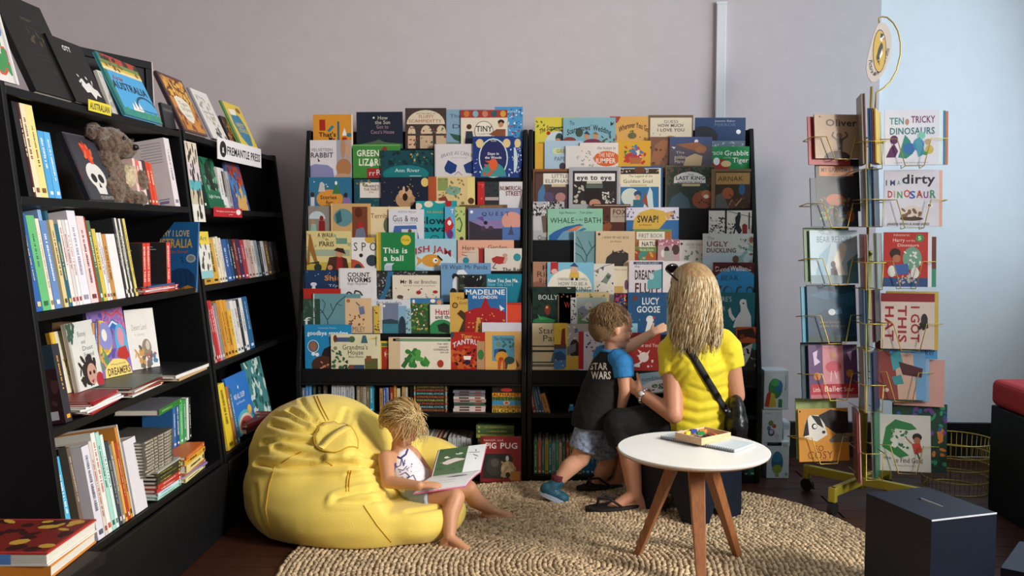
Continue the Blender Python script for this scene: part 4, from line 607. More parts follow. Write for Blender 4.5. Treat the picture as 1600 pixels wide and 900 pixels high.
for i in range(3):
    X = Xc-.14; yy = Yat(136+i*4, X, 560)+.05; book(.14, .2, .011, ('c89a6a', '6f78b8', 'b8784c')[i], frame((X-.07, yy, ze+.01), (-1, 0, 0), (-.15, 0, 1)), 'narrow patterned spine, %s of three behind the swirling cover' % ORD[i], G1, spine_art=marks(.2, .011, 'eee', i), name='shelved_book')
faceb(205, 3.3, 250, 3.42, GZ+.028, .23, 9, 'e6e0da', 'off-white cover with desert animals beside swirling cover', G1, 't 18 70 30 10 a89a8c Desert Land;t 26 60 42 5 b8aa9c a story;q 14 9 6a5a4c 3 40 66 74 96;e 62 66 16 15 8a7a68;e 66 62 7 8 c8bcaa;q 12 6 c8924c 5 20 70 50 92;q 10 5 4a78a0 6 60 76 98 94;q 8 4 b0503c 7 58 76 90 92', t=.012, yref=560)
# fourth shelf
spines('''100 108 715 4fb0dc e0f0f8|bright turquoise book spine
108.5 120 700 141518 - 0 .2|black motorcycle hardback|q 12 6 b8b0a0 3 20 66 90 92;q 8 5 8a7a60 5 10 8 60 20
120.5 126 700 6a5a4c d8c8b0
142 153 697 dcd8e2 5a5a70 0 .2|wide white hardback with barcode|r 60 86 96 97 b8b4c8;r 70 90 88 94 334
153.5 158 690 d8ccc4 b0503c
158.5 165 677 e9e8e2 d0603c
165.5 171 676 a8d8cc 2f6a60
171.5 176 680 d8ece6 4a7a70
176.5 182 690 34404c c8c8c8
182 186 695 8a847c eee
186.5 190 690 e0a850 7a4a1c
190.5 194 692 b8382c f0d8b0
194.5 198 668 d08a3a 5a3a1c
198.5 200 664 d8d4cc -
203 222 686 dcd9de - 0 .16|white hardback with blue disc|e 42 70 16 12 2a3a68;r 50 86 90 95 b8b8cc;r 56 88 80 92 445''', SZ[4], 'on the lowest shelf of the near bookcase', G1)
Xd = Xf(.31)
z1 = stack(240, .312, Xd+.004, [('a8d8c8', .012, .17, .2, 0, '3a7a68', 'pale green book'), ('cfe4f0', .012, .17, .2, 1, '4a7aa0', 'pale blue book'), ('b8342e', .014, .17, .2, -1, 'f0d8d0', 'red novel'), ('c03a30', .014, .17, .2, 1, 'f0d8d0', 'bright red novel'), ('3a3428', .013, .17, .2, 0, 'b8c040', 'dark book with lime lettering'), ('34302a', .013, .17, .2, 1, 'b8c040', 'dark paperback with lime lettering'), ('3c362a', .013, .17, .2, -1, 'b8c040', 'blackish book with lime lettering'), ('b8b4a8', .006, .17, .21, 2, '-', 'thin grey book')], 'in the low pile beside the white disc book', G1)
z2 = z1
for i in range(11):
    flat(0, 0, Yat(226, Xd-.05, 450), z2, .17, .24, .0105, '57544e', random.uniform(-1.5, 1.5), 'grey paperback, %s up in the tall stack of identical grey ones' % ORD[i], 'stack of identical grey paperbacks', sp='V 20 225 5 7 d8ccb8 MADE IN THE WEST', X=Xd-.1)
    z2 += .011
stack(282, .312, Xd+.006, [('e6dc9c', .016, .17, .23, 4, '6a5a30', 'cream yellow paperback'), ('8a7ab0', .008, .17, .23, -3, '-', 'lilac booklet'), ('a8603c', .008, .17, .23, 2, 'e8d0b0', 'rust booklet'), ('e8d48a', .03, .17, .22, 5, '3a3a2c', 'thick straw yellow book'), ('d8a030', .02, .17, .23, 3, '3a2a1c', 'amber book'), ('d86a28', .014, .17, .24, 6, 'f0d0a0', 'orange paperback')], 'in the orange and yellow pile on the lowest shelf', G1)
X = Xd-.02
for i, (cv, a, c) in enumerate((('2f6aa8', 277, 282), ('28508c', 282.5, 287), ('52b06a', 287.5, 293), ('3f9a5c', 293.5, 298), ('e0e0dc', 298.5, 302), ('2a2c2e', 302.5, 305))):
    y0, y1 = Yat(a, X-.05, 620), Yat(c, X-.05, 620); book(.12, .17, max(y1-y0-.001, .004), cv, frame((X-.13, (y0+y1)/2, .312+.1), (-1, 0, 0), (-.05, 0, 1)), '%s paperback, %s upright one above the orange pile' % (cname(cv), ORD[i]), G1, spine_art=marks(.17, max(y1-y0-.001, .004), 'eee', i), name='shelved_book')
flat(0, 0, Yat(252, X, 450)+.12, .312+.275, .16, .24, .022, '7a7880', 4, 'thick grey book with green spine lying across the lowest shelf', G1, sp='r 0 0 22 240 2f7a34;'+marks(.24, .022, '9ad07a', 4), X=X-.11)
# ---- corner bookcase
spines('''312 317 246 1f3a30 c8d8c0
317.5 322 248 17191b e8e8e4
322.5 327 248 18191c e8e8e4
352 358 262 e4e0de 7a7a80 .01
358.5 363 268 2c2a38 c8a850 .02
363.5 368 268 b4b0ae 6a6a70 .01''', SZ[1], 'on the top shelf of the corner bookcase', G2)
X2 = Xf(1.345)-.02
faceb(328, Yat(328, X2, 320), 352, Yat(352, X2, 320), 1.346, .235, 14, '1f6a48', 'deep green cover with dark riders on the corner bookcase', G2, 'q 30 9 0f3a2a 3 15 8 90 56;q 16 6 7aa88c 5 10 40 90 66;e 42 22 12 10 14241c;p 30 30 60 34 66 66 40 62 14241c;t 12 84 74 7 dce8dc Light Horse;t 34 78 84 4 a8c8b0 stories;r 0 70 100 100 1c6444;t 12 84 76 7 dce8dc Light Horse', yref=300)
faceb(352, Yat(352, X2, 320), 366, Yat(366, X2, 320)+.04, 1.346, .2, 14, 'e6e2e0', 'white cover with dark grey picture panel beside green cover', G2, 'r 30 20 96 70 4a5660;q 14 8 8a98a0 3 34 24 92 66', yref=300)
faceb(369, Yat(369, X2, 320), 391, Yat(391, X2, 320), 1.346, .235, 14, '4a5a90', 'many-coloured painted cover at the right of the top corner shelf', G2, 'q 20 12 b04a34 3 10 5 95 40;q 20 12 4a80b8 4 10 30 95 70;q 14 10 d8b060 6 10 50 95 90;e 55 92 34 16 d8a860;q 10 8 7a2c3c 7 10 10 95 80', yref=300)
spines('''321 333 372 c89a3c 5a4420|gold and black boxed book
333.5 344 374 d0a244 2a2418|gold boxed book
344.5 348 372 e8dcc0 7a5a3a
348.5 352 370 e2d8c4 6a6a60
352.5 356 372 dcd4cc 3a3a3a
356.5 364 374 2f5a98 c8d4e8
364.5 368 374 234a80 c8d4e8
368.5 373 374 20242c e8e0d0
373.5 378 374 7a2a2c e0c8a0
378.5 384 374 3c2c50 d0c0e0
384.5 390 375 a83a48 f0d8d8
390.5 395 375 c8a8a4 6a4440
395.5 400 375 b8a098 5a4a44
400.5 405 376 cfc4be 7a6a64
405.5 410 376 8a98a0 2a343c
410.5 415 377 2c3034 888
415.5 420 377 b8b4b4 4a4a4c
420.5 426 377 5a4634 c8a860
426.5 432 378 2a2c30 777
432.5 439 378 24262a 777''', SZ[2], 'on the second shelf of the corner bookcase', G2)
spines('''331 334 470 c02a30 e8d0c8 0 .18
334.5 337 470 a8a4a0 5a2c2c 0 .18
337.5 340 470 b8282c eee 0 .18
340.5 343 470 c8323a eee 0 .18
343.5 346 478 d89098 fff 0 .18
346.5 350 474 8a8a92 ddd 0 .18
350.5 355 470 c88a30 5a3818 0 .18
355.5 360 469 dca03a 5a3818 0 .18
360.5 365 469 d89a34 5a3818 0 .18
365.5 370 485 e6b83c 5a3818 0 .18
370.5 375 470 e6e2e0 5a5a60 0 .18
375.5 380 470 dedad8 3a3a40 0 .18
380.5 384 468 2a2c34 ccc 0 .18
384.5 389 466 e4e2e0 3a5a80 0 .18
389.5 397 464 2a5f8c c8dcec 0 .18|deep blue hardback''', SZ[3], 'on the third shelf of the corner bookcase', G2)
spines('''352 362 600 e2c432 6a5a1c 0 .2|yellow hardback|r 0 0 100 100 e2c432;p 30 30 60 26 66 60 40 66 7a4a2c;r 60 86 96 96 d8d4d8
362.5 367 604 a8703c e0d0a0
367.5 371 608 2f6a94 c8e0e8''', SZ[4], 'on the lowest shelf of the corner bookcase', G2)
X2 = Xf(.31)-.02
faceb(371, Yat(371, X2, 650), 402, Yat(402, X2, 650), .33, .27, 12, '2f72c4', 'bright blue cover with children asleep on the corner bookcase', G2, 't 22 74 36 9 f0f0e8 WE ALL SLEEP;t 28 68 47 4 c8dcf0 Ezekiel Kwaymullina;p 48 22 50 18 52 22 50 26 fff;e 52 88 42 26 58b8c8;e 52 88 36 20 efe0c8;e 52 88 30 15 d8605c;e 40 86 10 8 6a3a24;e 66 90 12 8 e0a83c;e 52 92 16 6 c0304c;e 80 66 10 8 e8b84a', yref=640)
faceb(400, Yat(400, X2-.03, 640), 425, Yat(425, X2-.03, 640), .33, .29, 12, '4a8a8c', 'pale teal leafy cover behind the bright blue one', G2, 'q 30 9 cfe0d8 3 4 4 96 96;q 20 8 2f5a58 5 4 4 96 96', yref=640)
flat(0, 0, 4.1, .36, .2, .3, .016, '8a2024', -8, 'dark red book lying flat at the end of the lowest corner shelf', G2, art='q 30 6 c85a50 3 4 4 96 96;r 70 0 100 40 3a8ac8;q 10 5 e8d0b0 4 10 10 90 90', X=X2-.06)
flat(0, 0, 4.08, .335, .2, .3, .023, '5a2426', -4, 'maroon book under the dark red flat one', G2, X=X2-.07)
# sign, labels on the upright
def plate(name, P0, P1, z0, z1, base, art, rect, label, cat, part='lettering', t=.004):
    A, B = Vector(P0), Vector(P1); w = (B-A).length; o = empty(name); M = frame((A+B)/2, B-A, (0, 0, 1)); M.translation.z = z0; o.matrix_world = M
    boxobj('plate', -w/2, w/2, -t, 0, 0, z1-z0, mat(name+' board', base, .5), o, bevel=.0008); m = MB(); draw(m, art, rect, lambda u, v, f: (-w/2+u*w, -t-f, v*(z1-z0))); m.build(part, PRINT, o); return tag(o, label, cat)
Xs = Xf(1.62)+.012; ya, yb = Yat(339, Xs, 240), Yat(407, Xs, 250); zt = atX(339, 214, Xs).z; zb_ = atX(339, 248, Xs).z
plate('shelf_sign', (Xs, ya, 0), (Xs, yb, 0), zb_, zt, 'e9e6e8', 'e 11 50 7 38 1c1c20;t 8 14 50 18 eee I;r 9 60 13 66 eee;T 19 97 50 40 1c1c20 FREMANTLE PRESS', (0, 0, 100, 100), 'white sign with black capitals fixed to the corner bookcase', 'sign')
Xs = Xf(1.345)+.006; ya, yb = Yat(333, Xs, 330), Yat(377, Xs, 335)
plate('shelf_label', (Xs, ya, 0), (Xs, yb, 0), 1.31, 1.352, 'b8202a', 't 8 74 40 16 f4e4e4 bringing stories home;t 50 66 70 12 f4e4e4 press;e 86 42 9 30 f0e4e4', (0, 0, 100, 100), 'red shelf label under the green riders cover', 'label')
def sticker(px, ya, yb, z0, z1, art, label, basec='d8d0c8'):
    Xs = Xf((z0+z1)/2); o = empty('label_strip'); y0, y1 = Yat(px-9, Xs, 300), Yat(px+9, Xs, 300)
    up = Vector((Xf(z1)-Xf(z0), 0, z1-z0)); M = frame((Xf(z0)+.004, (y0+y1)/2, z0), (0, 1, 0), up); o.matrix_world = M; w, h = y1-y0, up.length
    boxobj('strip', -w/2, w/2, -.002, 0, 0, h, mat('label strip '+basec, basec, .5), o); m = MB(); draw(m, art, (0, 0, 100, 100), lambda u, v, f: (-w/2+u*w, -.002-f, v*h)); m.build('drawings', PRINT, o); tag(o, label, 'label', 'label strips on the upright')
sticker(303, 0, 0, 1.285, 1.615, 'r 0 0 100 26 d8ccb8;r 0 26 100 48 d8c8cc;r 0 60 100 78 c8bca0;r 0 48 100 60 5ab0b8;r 0 78 100 100 e4e0d8;q 10 7 2a2a2a 3 14 6 86 24;q 10 7 2a2a2a 4 14 28 86 46;q 10 7 3a3a3a 5 14 62 86 76;q 10 7 2a2a2a 6 14 80 86 96;q 4 4 5a9aa0 7 10 50 90 58', 'long comic-strip label on the upright between the bookcases')
sticker(316, 0, 0, 1.05, 1.245, 'r 0 0 100 28 e0c84a;r 0 84 100 100 8ac0c8;q 12 8 3a3a3a 3 14 30 86 80;t 20 80 14 10 4a4a3a Art', 'shorter yellow-topped label on the upright beside the gold boxes', 'dcdad2')
# ---- low table with board books at the bottom-left corner
tb = empty('low_display_table', (-1.3, 1.95, 0)); tag(tb, 'low black table under board books at the bottom left corner', 'table')
boxobj('table_top', -.3, .2, -.3, .2, .42, .45, BLACK, tb, bevel=.003)
for sx in (-.28, .15):
    for sy in (-.28, .15): boxobj('leg', sx, sx+.03, sy, sy+.03, 0, .42, BLACK, tb)
C0 = atY(78, 880, 1.98)
for i, (cv, t, z, look, art, sp, rot) in enumerate((('d8842c', .03, .451, 'orange board book at the bottom left corner', '', 'r 0 0 300 300 d8842c', 4), ('e6e2da', .032, .4815, 'white and red board book with blue lettered edge on top of the orange one', 'r 3 3 97 97 7a241e;q 30 9 3a1a18 3 8 8 92 92;q 10 9 c8a040 5 8 8 92 92', 'r 30 4 175 28 5a8ad0;T 50 150 16 14 f0f0f0 Maisy', 2))):
    w, h = .26, .24; M = Matrix.Translation((C0.x-w/2, 1.98+h/2-.02, z+t/2)) @ Matrix.Rotation(R(rot), 4, 'Z') @ Matrix(((1, 0, 0, 0), (0, 0, 1, 0), (0, -1, 0, 0), (0, 0, 0, 1))).inverted()
    b = MB(); c = hexc(cv); o = empty('board_book'); o.matrix_world = Matrix.Translation((C0.x-w/2, 1.98+h/2-.02, z)) @ Matrix.Rotation(R(rot), 4, 'Z'); tag(o, look, 'book', 'board books on the low table')
    m = MB(); m.box(-w/2, w/2, -h/2, h/2, 0, .004, c); m.box(-w/2, w/2, -h/2, h/2, t-.004, t, hexc('c03a34') if i else c); m.build('cover', PRINT, o)
    for k in range(5): boxobj('page', -w/2+.003, w/2-.003, -h/2+.001, h/2-.003, .0045+k*(t-.009)/5, .0043+(k+1)*(t-.009)/5-.0006, mat('board page', 'e2ddd0', .7), o)
    if art: m = MB(); draw(m, art, (0, 0, 100, 100), lambda u, v, f: (-w/2+u*w, -h/2+v*h, t+f)); m.build('cover_print', PRINT, o)
    m = MB(); draw(m, sp, (0, 0, 260, 32), lambda u, v, f: (-w/2+u*w, -h/2-f, v*t), eps=.0002); m.build('edge_print', PRINT, o)
# ------------------------------------------------------------------ lower cubbies of the display racks
GC = 'books in the cubbies under the racks'
def cub(rows, z, Y, place, d=.2):
    n = 0
    for ln in rows.strip().split('\n'):
        p = ln.split('|'); q = p[0].split(); x0, x1, yt = map(float, q[:3]); cv = q[3]; mk = q[4] if len(q) > 4 else '-'; yy = Y+(float(q[5]) if len(q) > 5 else 0); tilt = float(q[6]) if len(q) > 6 else 0
        a, c = atY(x0, yt, yy), atY(x1, yt, yy); n += 1; t = c.x-a.x-.0006; h = min(a.z-z, .136 if z > .3 else .28)
        M = frame(((a.x+c.x)/2, yy+d/2, z+.0005), (0, 1, 0), (0, 0, 1))
        if tilt: T = Matrix.Translation(((a.x+c.x)/2+t/2, yy, z)); M = T @ Matrix.Rotation(R(tilt), 4, 'Y') @ T.inverted() @ M
        book(d, h, t, cv, M, '%s, %s %s' % ((p[1] if len(p) > 1 else '%s spine' % cname(cv)), ORD[n-1], place), GC, spine_art=marks(h, t, mk, n) if mk != '-' else '', name='shelved_book')
cub('''471 477 606 6a7a90 c8d0dc
477.5 482 599 4a98d8 e8f0f8
482.5 487 599 3f8acc e8f0f8
489 493 602 3a3a2c 888
497 501 604 2c2a28 777
505 510 600 4a4438 998
518 525 601 c8ccd4 5a6a80|pale series volume
525.5 532 601 bfc6d0 5a6a80|pale grey series volume
532.5 540 601 cdd2da 5a6a80|light series volume
540.5 546 600 b4b8c2 4a5a70|grey series volume
546.5 553 600 b8bcc6 4a5a70|narrow grey series volume
557 563 603 8a7a64 e0d4b8
563.5 567 603 9a8a70 3a3428
567.5 572 604 b8b0a0 5a5448
572.5 577 602 7a6a58 d8ccb4
577.5 583 602 2a98b8 e8f0f0
593 598 607 b8864a 5a3c1c
598.5 603 606 3a5ab0 d8e0f0
603.5 607 606 8a9ac8 2a3a60
609 615 605 8a2a28 e0b0a0
615.5 619 600 d8a840 6a4a1c
620 625 607 d8ccb0 7a6a50
628 633 604 b89a68 5a4a2c
633.5 637.5 605 cfc8bc 7a7468''', .338, 4.44, 'along the upper cubby behind the beanbag')
for i in range(8):
    zz = .3385+i*.0169; cv, tc, tx = (('2a2420', 'c8603c', 'CONSTRUCTABLOCK'), ('20262a', '7ac0c8', 'DINOBLOCK'), ('2c2622', 'b8503c', 'ALPHABLOCK'), ('22281f', 'b0b05a', 'COUNTABLOCK'))[i % 4]
    a, c = atY(647, 620, 4.44), atY(698, 620, 4.44); wd = c.x-a.x
    o = book(.17, wd, .0166, cv, Matrix.Translation(((a.x+c.x)/2, 4.44+.085, zz+.0084)) @ Matrix(((0, 0, 1, 0), (1, 0, 0, 0), (0, 1, 0, 0), (0, 0, 0, 1))) @ Matrix.Translation((0, 0, -wd/2)), 'chunky dark block book with %s lettering, %s up in its stack' % (cname(tc), ORD[i]), 'stack of chunky block books', name='block_book', spine_art='r 0 0 17 6 %s;r 0 %.0f 17 %.0f %s' % (tc, wd*1000-7, wd*1000, tc))
    m = MB(); draw(m, 'T 14 %.0f 8.4 9 %s %s' % (wd*1000-14, tc, tx), (0, 0, wd*1000, 17), lambda u, v, f: (-.085-f-.0002, -.0084+v*.0168, u*wd)); m.build('lettering', PRINT, o)
for i, (cv, t) in enumerate((('d8c8c4', .016), ('cfc4c0', .014), ('2f5a54', .016), ('b89a90', .014), ('d4c8c8', .014), ('6a6a78', .014), ('7a7a8c', .013))):
    a, c = atY(708, 630, 4.45), atY(758, 630, 4.45); wd = c.x-a.x-.004*(i % 3); zz = .3385+i*.0158
    book(.18, wd, t*.97, cv, Matrix.Translation(((a.x+c.x)/2+.003*(i % 2), 4.45+.09, zz+t/2)) @ Matrix(((0, 0, 1, 0), (1, 0, 0, 0), (0, 1, 0, 0), (0, 0, 0, 1))) @ Matrix.Translation((0, 0, -wd/2)), '%s book lying in the low cubby stack, %s up' % (cname(cv), ORD[i]), 'flat stack in the middle cubby', name='shelved_book', spine_art='r 3 20 11 50 8a4a44;r 3 80 11 130 4a3a3a')
a, c = atY(769, 604, 4.44), atY(814, 604, 4.44); bx = empty('toy_block_box', ((a.x+c.x)/2, 4.44, .3385)); wd, hh = c.x-a.x, min(a.z-.3385, .1355)
tag(bx, 'small coloured box of nesting blocks with black capitals in the cubby', 'box')
boxobj('carton', -wd/2, wd/2, 0, .13, 0, hh, mat('block box card', 'b09034', .5), bx, bevel=.002); m = MB()
draw(m, 'r 0 0 100 24 1c1816;e 50 13 20 7 b8302c;r 0 24 100 39 e0922c;T 2 96 31 12 5a2a1c ALPHABET;r 0 39 100 54 5a7a34;T 2 98 46 12 1c2a1c NESTING;r 0 54 100 72 3a8ab8;e 50 63 12 8 c8b090;e 50 63 6 5 b0403c;r 0 72 100 86 b8882c;T 2 98 79 11 7a4a1c STACKING;r 0 86 100 100 dcbc4a;T 2 98 93 12 201c18 BLOCKS', (0, 0, 100, 100), lambda u, v, f: (-wd/2+u*wd, -f, v*hh)); m.build('box_print', PRINT, bx)
cub('''833 838 601 b84038 e8d8d0 0 -10
838.5 842 602 3a7a80 c8dcdc 0 -10
842.5 847 602 2a4a70 c8d0e0 0 -12
847.5 851 603 30587c c8d0e0 0 -12
852 860 613 b8803c 5a3c1c 0 -16|tan box book leaning''', .338, 4.44, 'in the upper cubby left of the boy')
o = empty('toy_car', (atY(893, 640, 4.45).x, 4.47, .339)); tag(o, 'tiny blue and orange toy in the dark cubby behind the boy', 'toy'); boxobj('body', -.012, .012, -.02, .02, .008, .026, mat('toy blue', '2f88b8', .4), o, bevel=.004); boxobj('cabin', -.009, .009, -.012, .01, .0265, .038, mat('toy cabin', '5aa8d0', .4), o, bevel=.003)
for sx in (-.012, .012):
    for sy in (-.013, .013): mm = MB(); mm.ell((sx, sy, .007), (.004, .007, .007), nu=8, nv=6); mm.build('wheel', mat('toy orange', 'b8683c', .5), o)
cub('''834 840 690 4a8a5a e0e0c0
840.5 846 688 c8603c f0e0c0
846.5 851 692 3a7a8a d0e0e0
851.5 857 689 b8a83c 5a4a1c
857.5 862 691 2f8a80 e0f0e8
862.5 868 693 8ab0b8 3a4a50
868.5 873 690 3f9a70 e0f0e0
873.5 878 692 c8b8a0 6a5a44
878.5 884 690 3a5a4a c8d8c0
884.5 890 691 a8482c f0d0b0
890.5 896 689 b8a45a 4a3c1c
896.5 902 692 3a3a44 b8b8c0
902.5 909 690 a89a5a 4a4420
909.5 915 690 1f6a94 c8e0f0
915.5 922 689 2272a0 c8e0f0
922.5 929 690 1d648c c8e0f0
929.5 936 691 2a5a6a c0d8d8
936.5 943 689 2f4a44 b0c8b8
943.5 950 692 5a2c2c d8b0a0
950.5 958 690 6a7a98 d8e0f0
958.5 964 692 3a4a5a c8d0d8
1012.5 1018 695 2f8a70 d0f0e0
1018.5 1024 690 c8c03c f0d0c0
1024.5 1030 694 4a7ab8 e0e8f4
1163 1170 700 24484c a8c8c8
1170.5 1184 692 1f8a78 d0ece4|wide green spine''', .0285, 4.44, 'in the bottom cubby of the right rack')
cub('''663 670 683 cfd4d4 6a7a80 .06
670.5 677 683 c8ccd0 6a7a80 .06
678 684 684 a84a34 e8c8b0 .06
684.5 690 684 b8583c e8c8b0 .06
691 698 684 4a2c28 c8a890 .06
700 706 684 bcc4c8 5a6a70 .06
706.5 713 684 c4cacc 5a6a70 .06
713.5 720 684 b8c0c6 5a6a70 .06
720.5 728 684 c8ced0 5a6a70 .06
728.5 736 685 b0b8c0 5a6a70 .06
806 815 690 3a4a50 b0c0c8 .02''', .0285, 4.44, 'in the bottom cubby of the left rack')
for i, (cv, t) in enumerate((('8a9a4a', .02), ('4a6a44', .022), ('5a7a4c', .02))):
    a, c = atY(744, 690, 4.47), atY(803, 690, 4.47); wd = c.x-a.x
    book(.17, wd, t, cv, Matrix.Translation(((a.x+c.x)/2, 4.56, .2+i*.0225+t/2)) @ Matrix(((0, 0, 1, 0), (1, 0, 0, 0), (0, 1, 0, 0), (0, 0, 0, 1))) @ Matrix.Translation((0, 0, -wd/2)), '%s book lying above the red dog cover, %s up' % (cname(cv), ORD[i]), 'flat books above the red dog cover', name='shelved_book', spine_art=marks(wd, t, 'c8b85a', i+4))
for i in range(8):
    a, c = atY(746, 690, 4.47), atY(800, 690, 4.47); wd = c.x-a.x
    book(.16, wd, .02, ('4a4438', '6a2c28', '3a4a50', '7a6a50')[i % 4], Matrix.Translation(((a.x+c.x)/2, 4.57, .0288+i*.0212+.01)) @ Matrix(((0, 0, 1, 0), (1, 0, 0, 0), (0, 1, 0, 0), (0, 0, 0, 1))) @ Matrix.Translation((0, 0, -wd/2)), 'dim book hidden behind the red dog cover, %s up in its pile' % ORD[i], 'pile behind the red dog cover', name='shelved_book')
a, c = atY(750, 765, 4.36), atY(814, 765, 4.36); wd = c.x-a.x
book(wd, .225, .014, '8a2026', frame(((a.x+c.x)/2, 4.375, .002), (1, 0, 0), (0, .16, 1)), 'dark red cover with two small dogs leaning on the floor', 'books leaning at the foot of the racks', 'r 4 38 74 92 2a2826;t 8 56 8 5 e0c8b8 hamish and;T 12 40 20 13 f0e8e0 PIG;T 48 92 20 13 f0e8e0 PUG;e 34 66 20 20 3a3834;e 36 58 10 9 5a564e;e 66 50 14 11 2c2826;e 66 48 4 6 d8d4cc;e 68 72 17 18 c8b088;q 14 6 a89068 3 54 58 84 88;r 74 76 98 96 b87a34;e 68 84 6 6 2a241c', name='picture_book', spine='6a181e')
# ------------------------------------------------------------------ toy boxes beside the rack
def carton(x0, x1, y0, y1, Y, d, label, art, rot=0):
    a, c, e = atY(x0, y1, Y), atY(x1, y1, Y), atY(x0, y0, Y); w, h = c.x-a.x, e.z-a.z; o = empty('toy_carton', ((a.x+c.x)/2, Y, max(a.z, .001)), (0, 0, R(rot))); tag(o, label, 'box', 'white toy cartons')
    boxobj('carton', -w/2, w/2, 0, d, 0, h, mat('white carton', 'c9d0d6', .45), o, bevel=.002)
    boxobj('lid_flap', -w/2+.002, w/2-.002, .004, d-.004, h, h+.0015, mat('white carton', 'c9d0d6', .45), o); m = MB(); draw(m, art, (0, 0, 100, 100), lambda u, v, f: (-w/2+u*w, -f, v*h)); m.build('carton_print', PRINT, o); return a.z+h
zA = carton(1197, 1232, 698, 755, 4.5, .12, 'lowest white toy carton with blue and green bird toy', 't 12 50 6 4 6a7a80 Green Toys;r 74 4 92 14 b8c4c8;e 48 56 26 30 34607c;e 48 42 22 14 2f7a9c;e 48 74 22 12 8a9a3c;p 40 96 42 84 54 84 56 96 a89a3c;e 88 88 7 5 7ab090;t 70 94 10 4 5a6a70 12m')
zB = carton(1190, 1222, 641, 697, 4.5, .1, 'middle white toy carton with small wooden rings', 't 12 44 8 4 6a7a80 Plan;r 70 6 92 14 c0c8cc;e 44 36 12 8 6a8a4a;e 60 44 10 6 b8503c;e 34 50 9 6 3a6a9a;e 46 62 16 10 4a3c6a;e 46 60 10 6 b8b0c0;e 74 72 12 7 b0b8bc;t 14 80 90 4 8a989c for small hands')
carton(1224, 1234, 660, 697, 4.53, .1, 'narrow grey toy carton beside the rings carton', 'r 10 10 90 30 a8b4bc')
carton(1193, 1232, 579, 640, 4.5, .12, 'topmost white toy carton with coloured elephant toy', 'V 12 50 88 5 4a5a60 Stacking;e 46 46 28 26 3a7a4c;e 60 40 15 16 2f6a98;p 4 92 12 60 26 50 30 80 24 94 b0402c;p 20 94 30 56 44 60 50 92 c8a83c;e 44 30 18 10 4a9a5a;p 58 94 60 72 74 74 74 94 3a7a4c')
# ------------------------------------------------------------------ braided jute rug
RC = Vector((.14, 3.27)); RUGZ = .012
def rug_r(t):
    d = math.degrees(t) % 360; return 1.175+.1*math.exp(-((d-38)/26)**2)-.06*math.exp(-((d-92)/26)**2)-.05*math.exp(-((d-180)/40)**2)
n = 160; outl = [(RC.x+rug_r(2*math.pi*i/n)*math.cos(2*math.pi*i/n), RC.y+rug_r(2*math.pi*i/n)*math.sin(2*math.pi*i/n)) for i in range(n)]
m = MB(); m.prism(outl, .0005, .007, 'z', hexc('6f5636')); rug = m.build('jute_rug', mat('jute base', '75593a', .95, .4, 120, .2)); tag(rug, 'round braided jute rug on the dark floorboards', 'rug')
rg = np.random.default_rng(4); Vs, Cs = [], []
base = np.array([[math.cos(a)*c, math.sin(a)*c, s] for c, s in ((1, -.1), (.62, .72)) for a in [k*math.pi/3 for k in range(6)]]+[[0, 0, 1]])
FB = [(i, (i+1) % 6, 6+(i+1) % 6, 6+i) for i in range(6)]+[(6+i, 6+(i+1) % 6, 12) for i in range(6)]
rows = 0
for k in range(58):
    f = (k+.6)/58; rbar = f*1.2; ns = max(6, int(2*math.pi*rbar/.0165)); ang = (np.arange(ns)+rg.uniform(0, 1))*2*np.pi/ns
    rr = np.array([rug_r(t) for t in ang])*f; x = RC.x+rr*np.cos(ang); y = RC.y+rr*np.sin(ang)
    x = x+rg.normal(0, .0022, len(x)); y = y+rg.normal(0, .0022, len(y)); keep = y > 2.2; ang, x, y = ang[keep], x[keep], y[keep]; q = len(x)
    tilt = ang+np.pi/2+(np.where(k % 2, .6, -.6))+rg.normal(0, .12, q); L = .0125*rg.uniform(.85, 1.15, q); W = .0088*rg.uniform(.85, 1.15, q); H = .0085*rg.uniform(.8, 1.2, q)
    bx_ = base[None, :, 0]*L[:, None]; by_ = base[None, :, 1]*W[:, None]; bz_ = base[None, :, 2]*H[:, None]
    Vs.append(np.stack([x[:, None]+bx_*np.cos(tilt)[:, None]-by_*np.sin(tilt)[:, None], y[:, None]+bx_*np.sin(tilt)[:, None]+by_*np.cos(tilt)[:, None], .006+bz_], -1).reshape(-1, 3))
    tone = rg.uniform(.6, 1.15, q)[:, None]*np.array(hexc('d2b995'))[None]; tone *= np.where(rg.uniform(size=q) < .1, .6, 1)[:, None]; Cs.append(np.repeat(tone, 13, 0))
Vs = np.concatenate(Vs); Cs = np.concatenate(Cs); ns = len(Vs)//13
Fs = [tuple(i*13+j for j in f) for i in range(ns) for f in FB]
me = bpy.data.meshes.new('braid'); me.from_pydata(Vs.tolist(), [], Fs); at = me.color_attributes.new('Col', 'FLOAT_COLOR', 'POINT'); at.data.foreach_set('color', np.concatenate([Cs, np.ones((len(Cs), 1))], 1).astype(np.float32).ravel())
me.materials.append(mat('jute braid', attr=True, rough=.9, bump=.5, bscale=400, vary=.15)); me.polygons.foreach_set('use_smooth', [True]*len(me.polygons)); o = bpy.data.objects.new('braid', me); link(o, rug); o['kind'] = 'stuff'
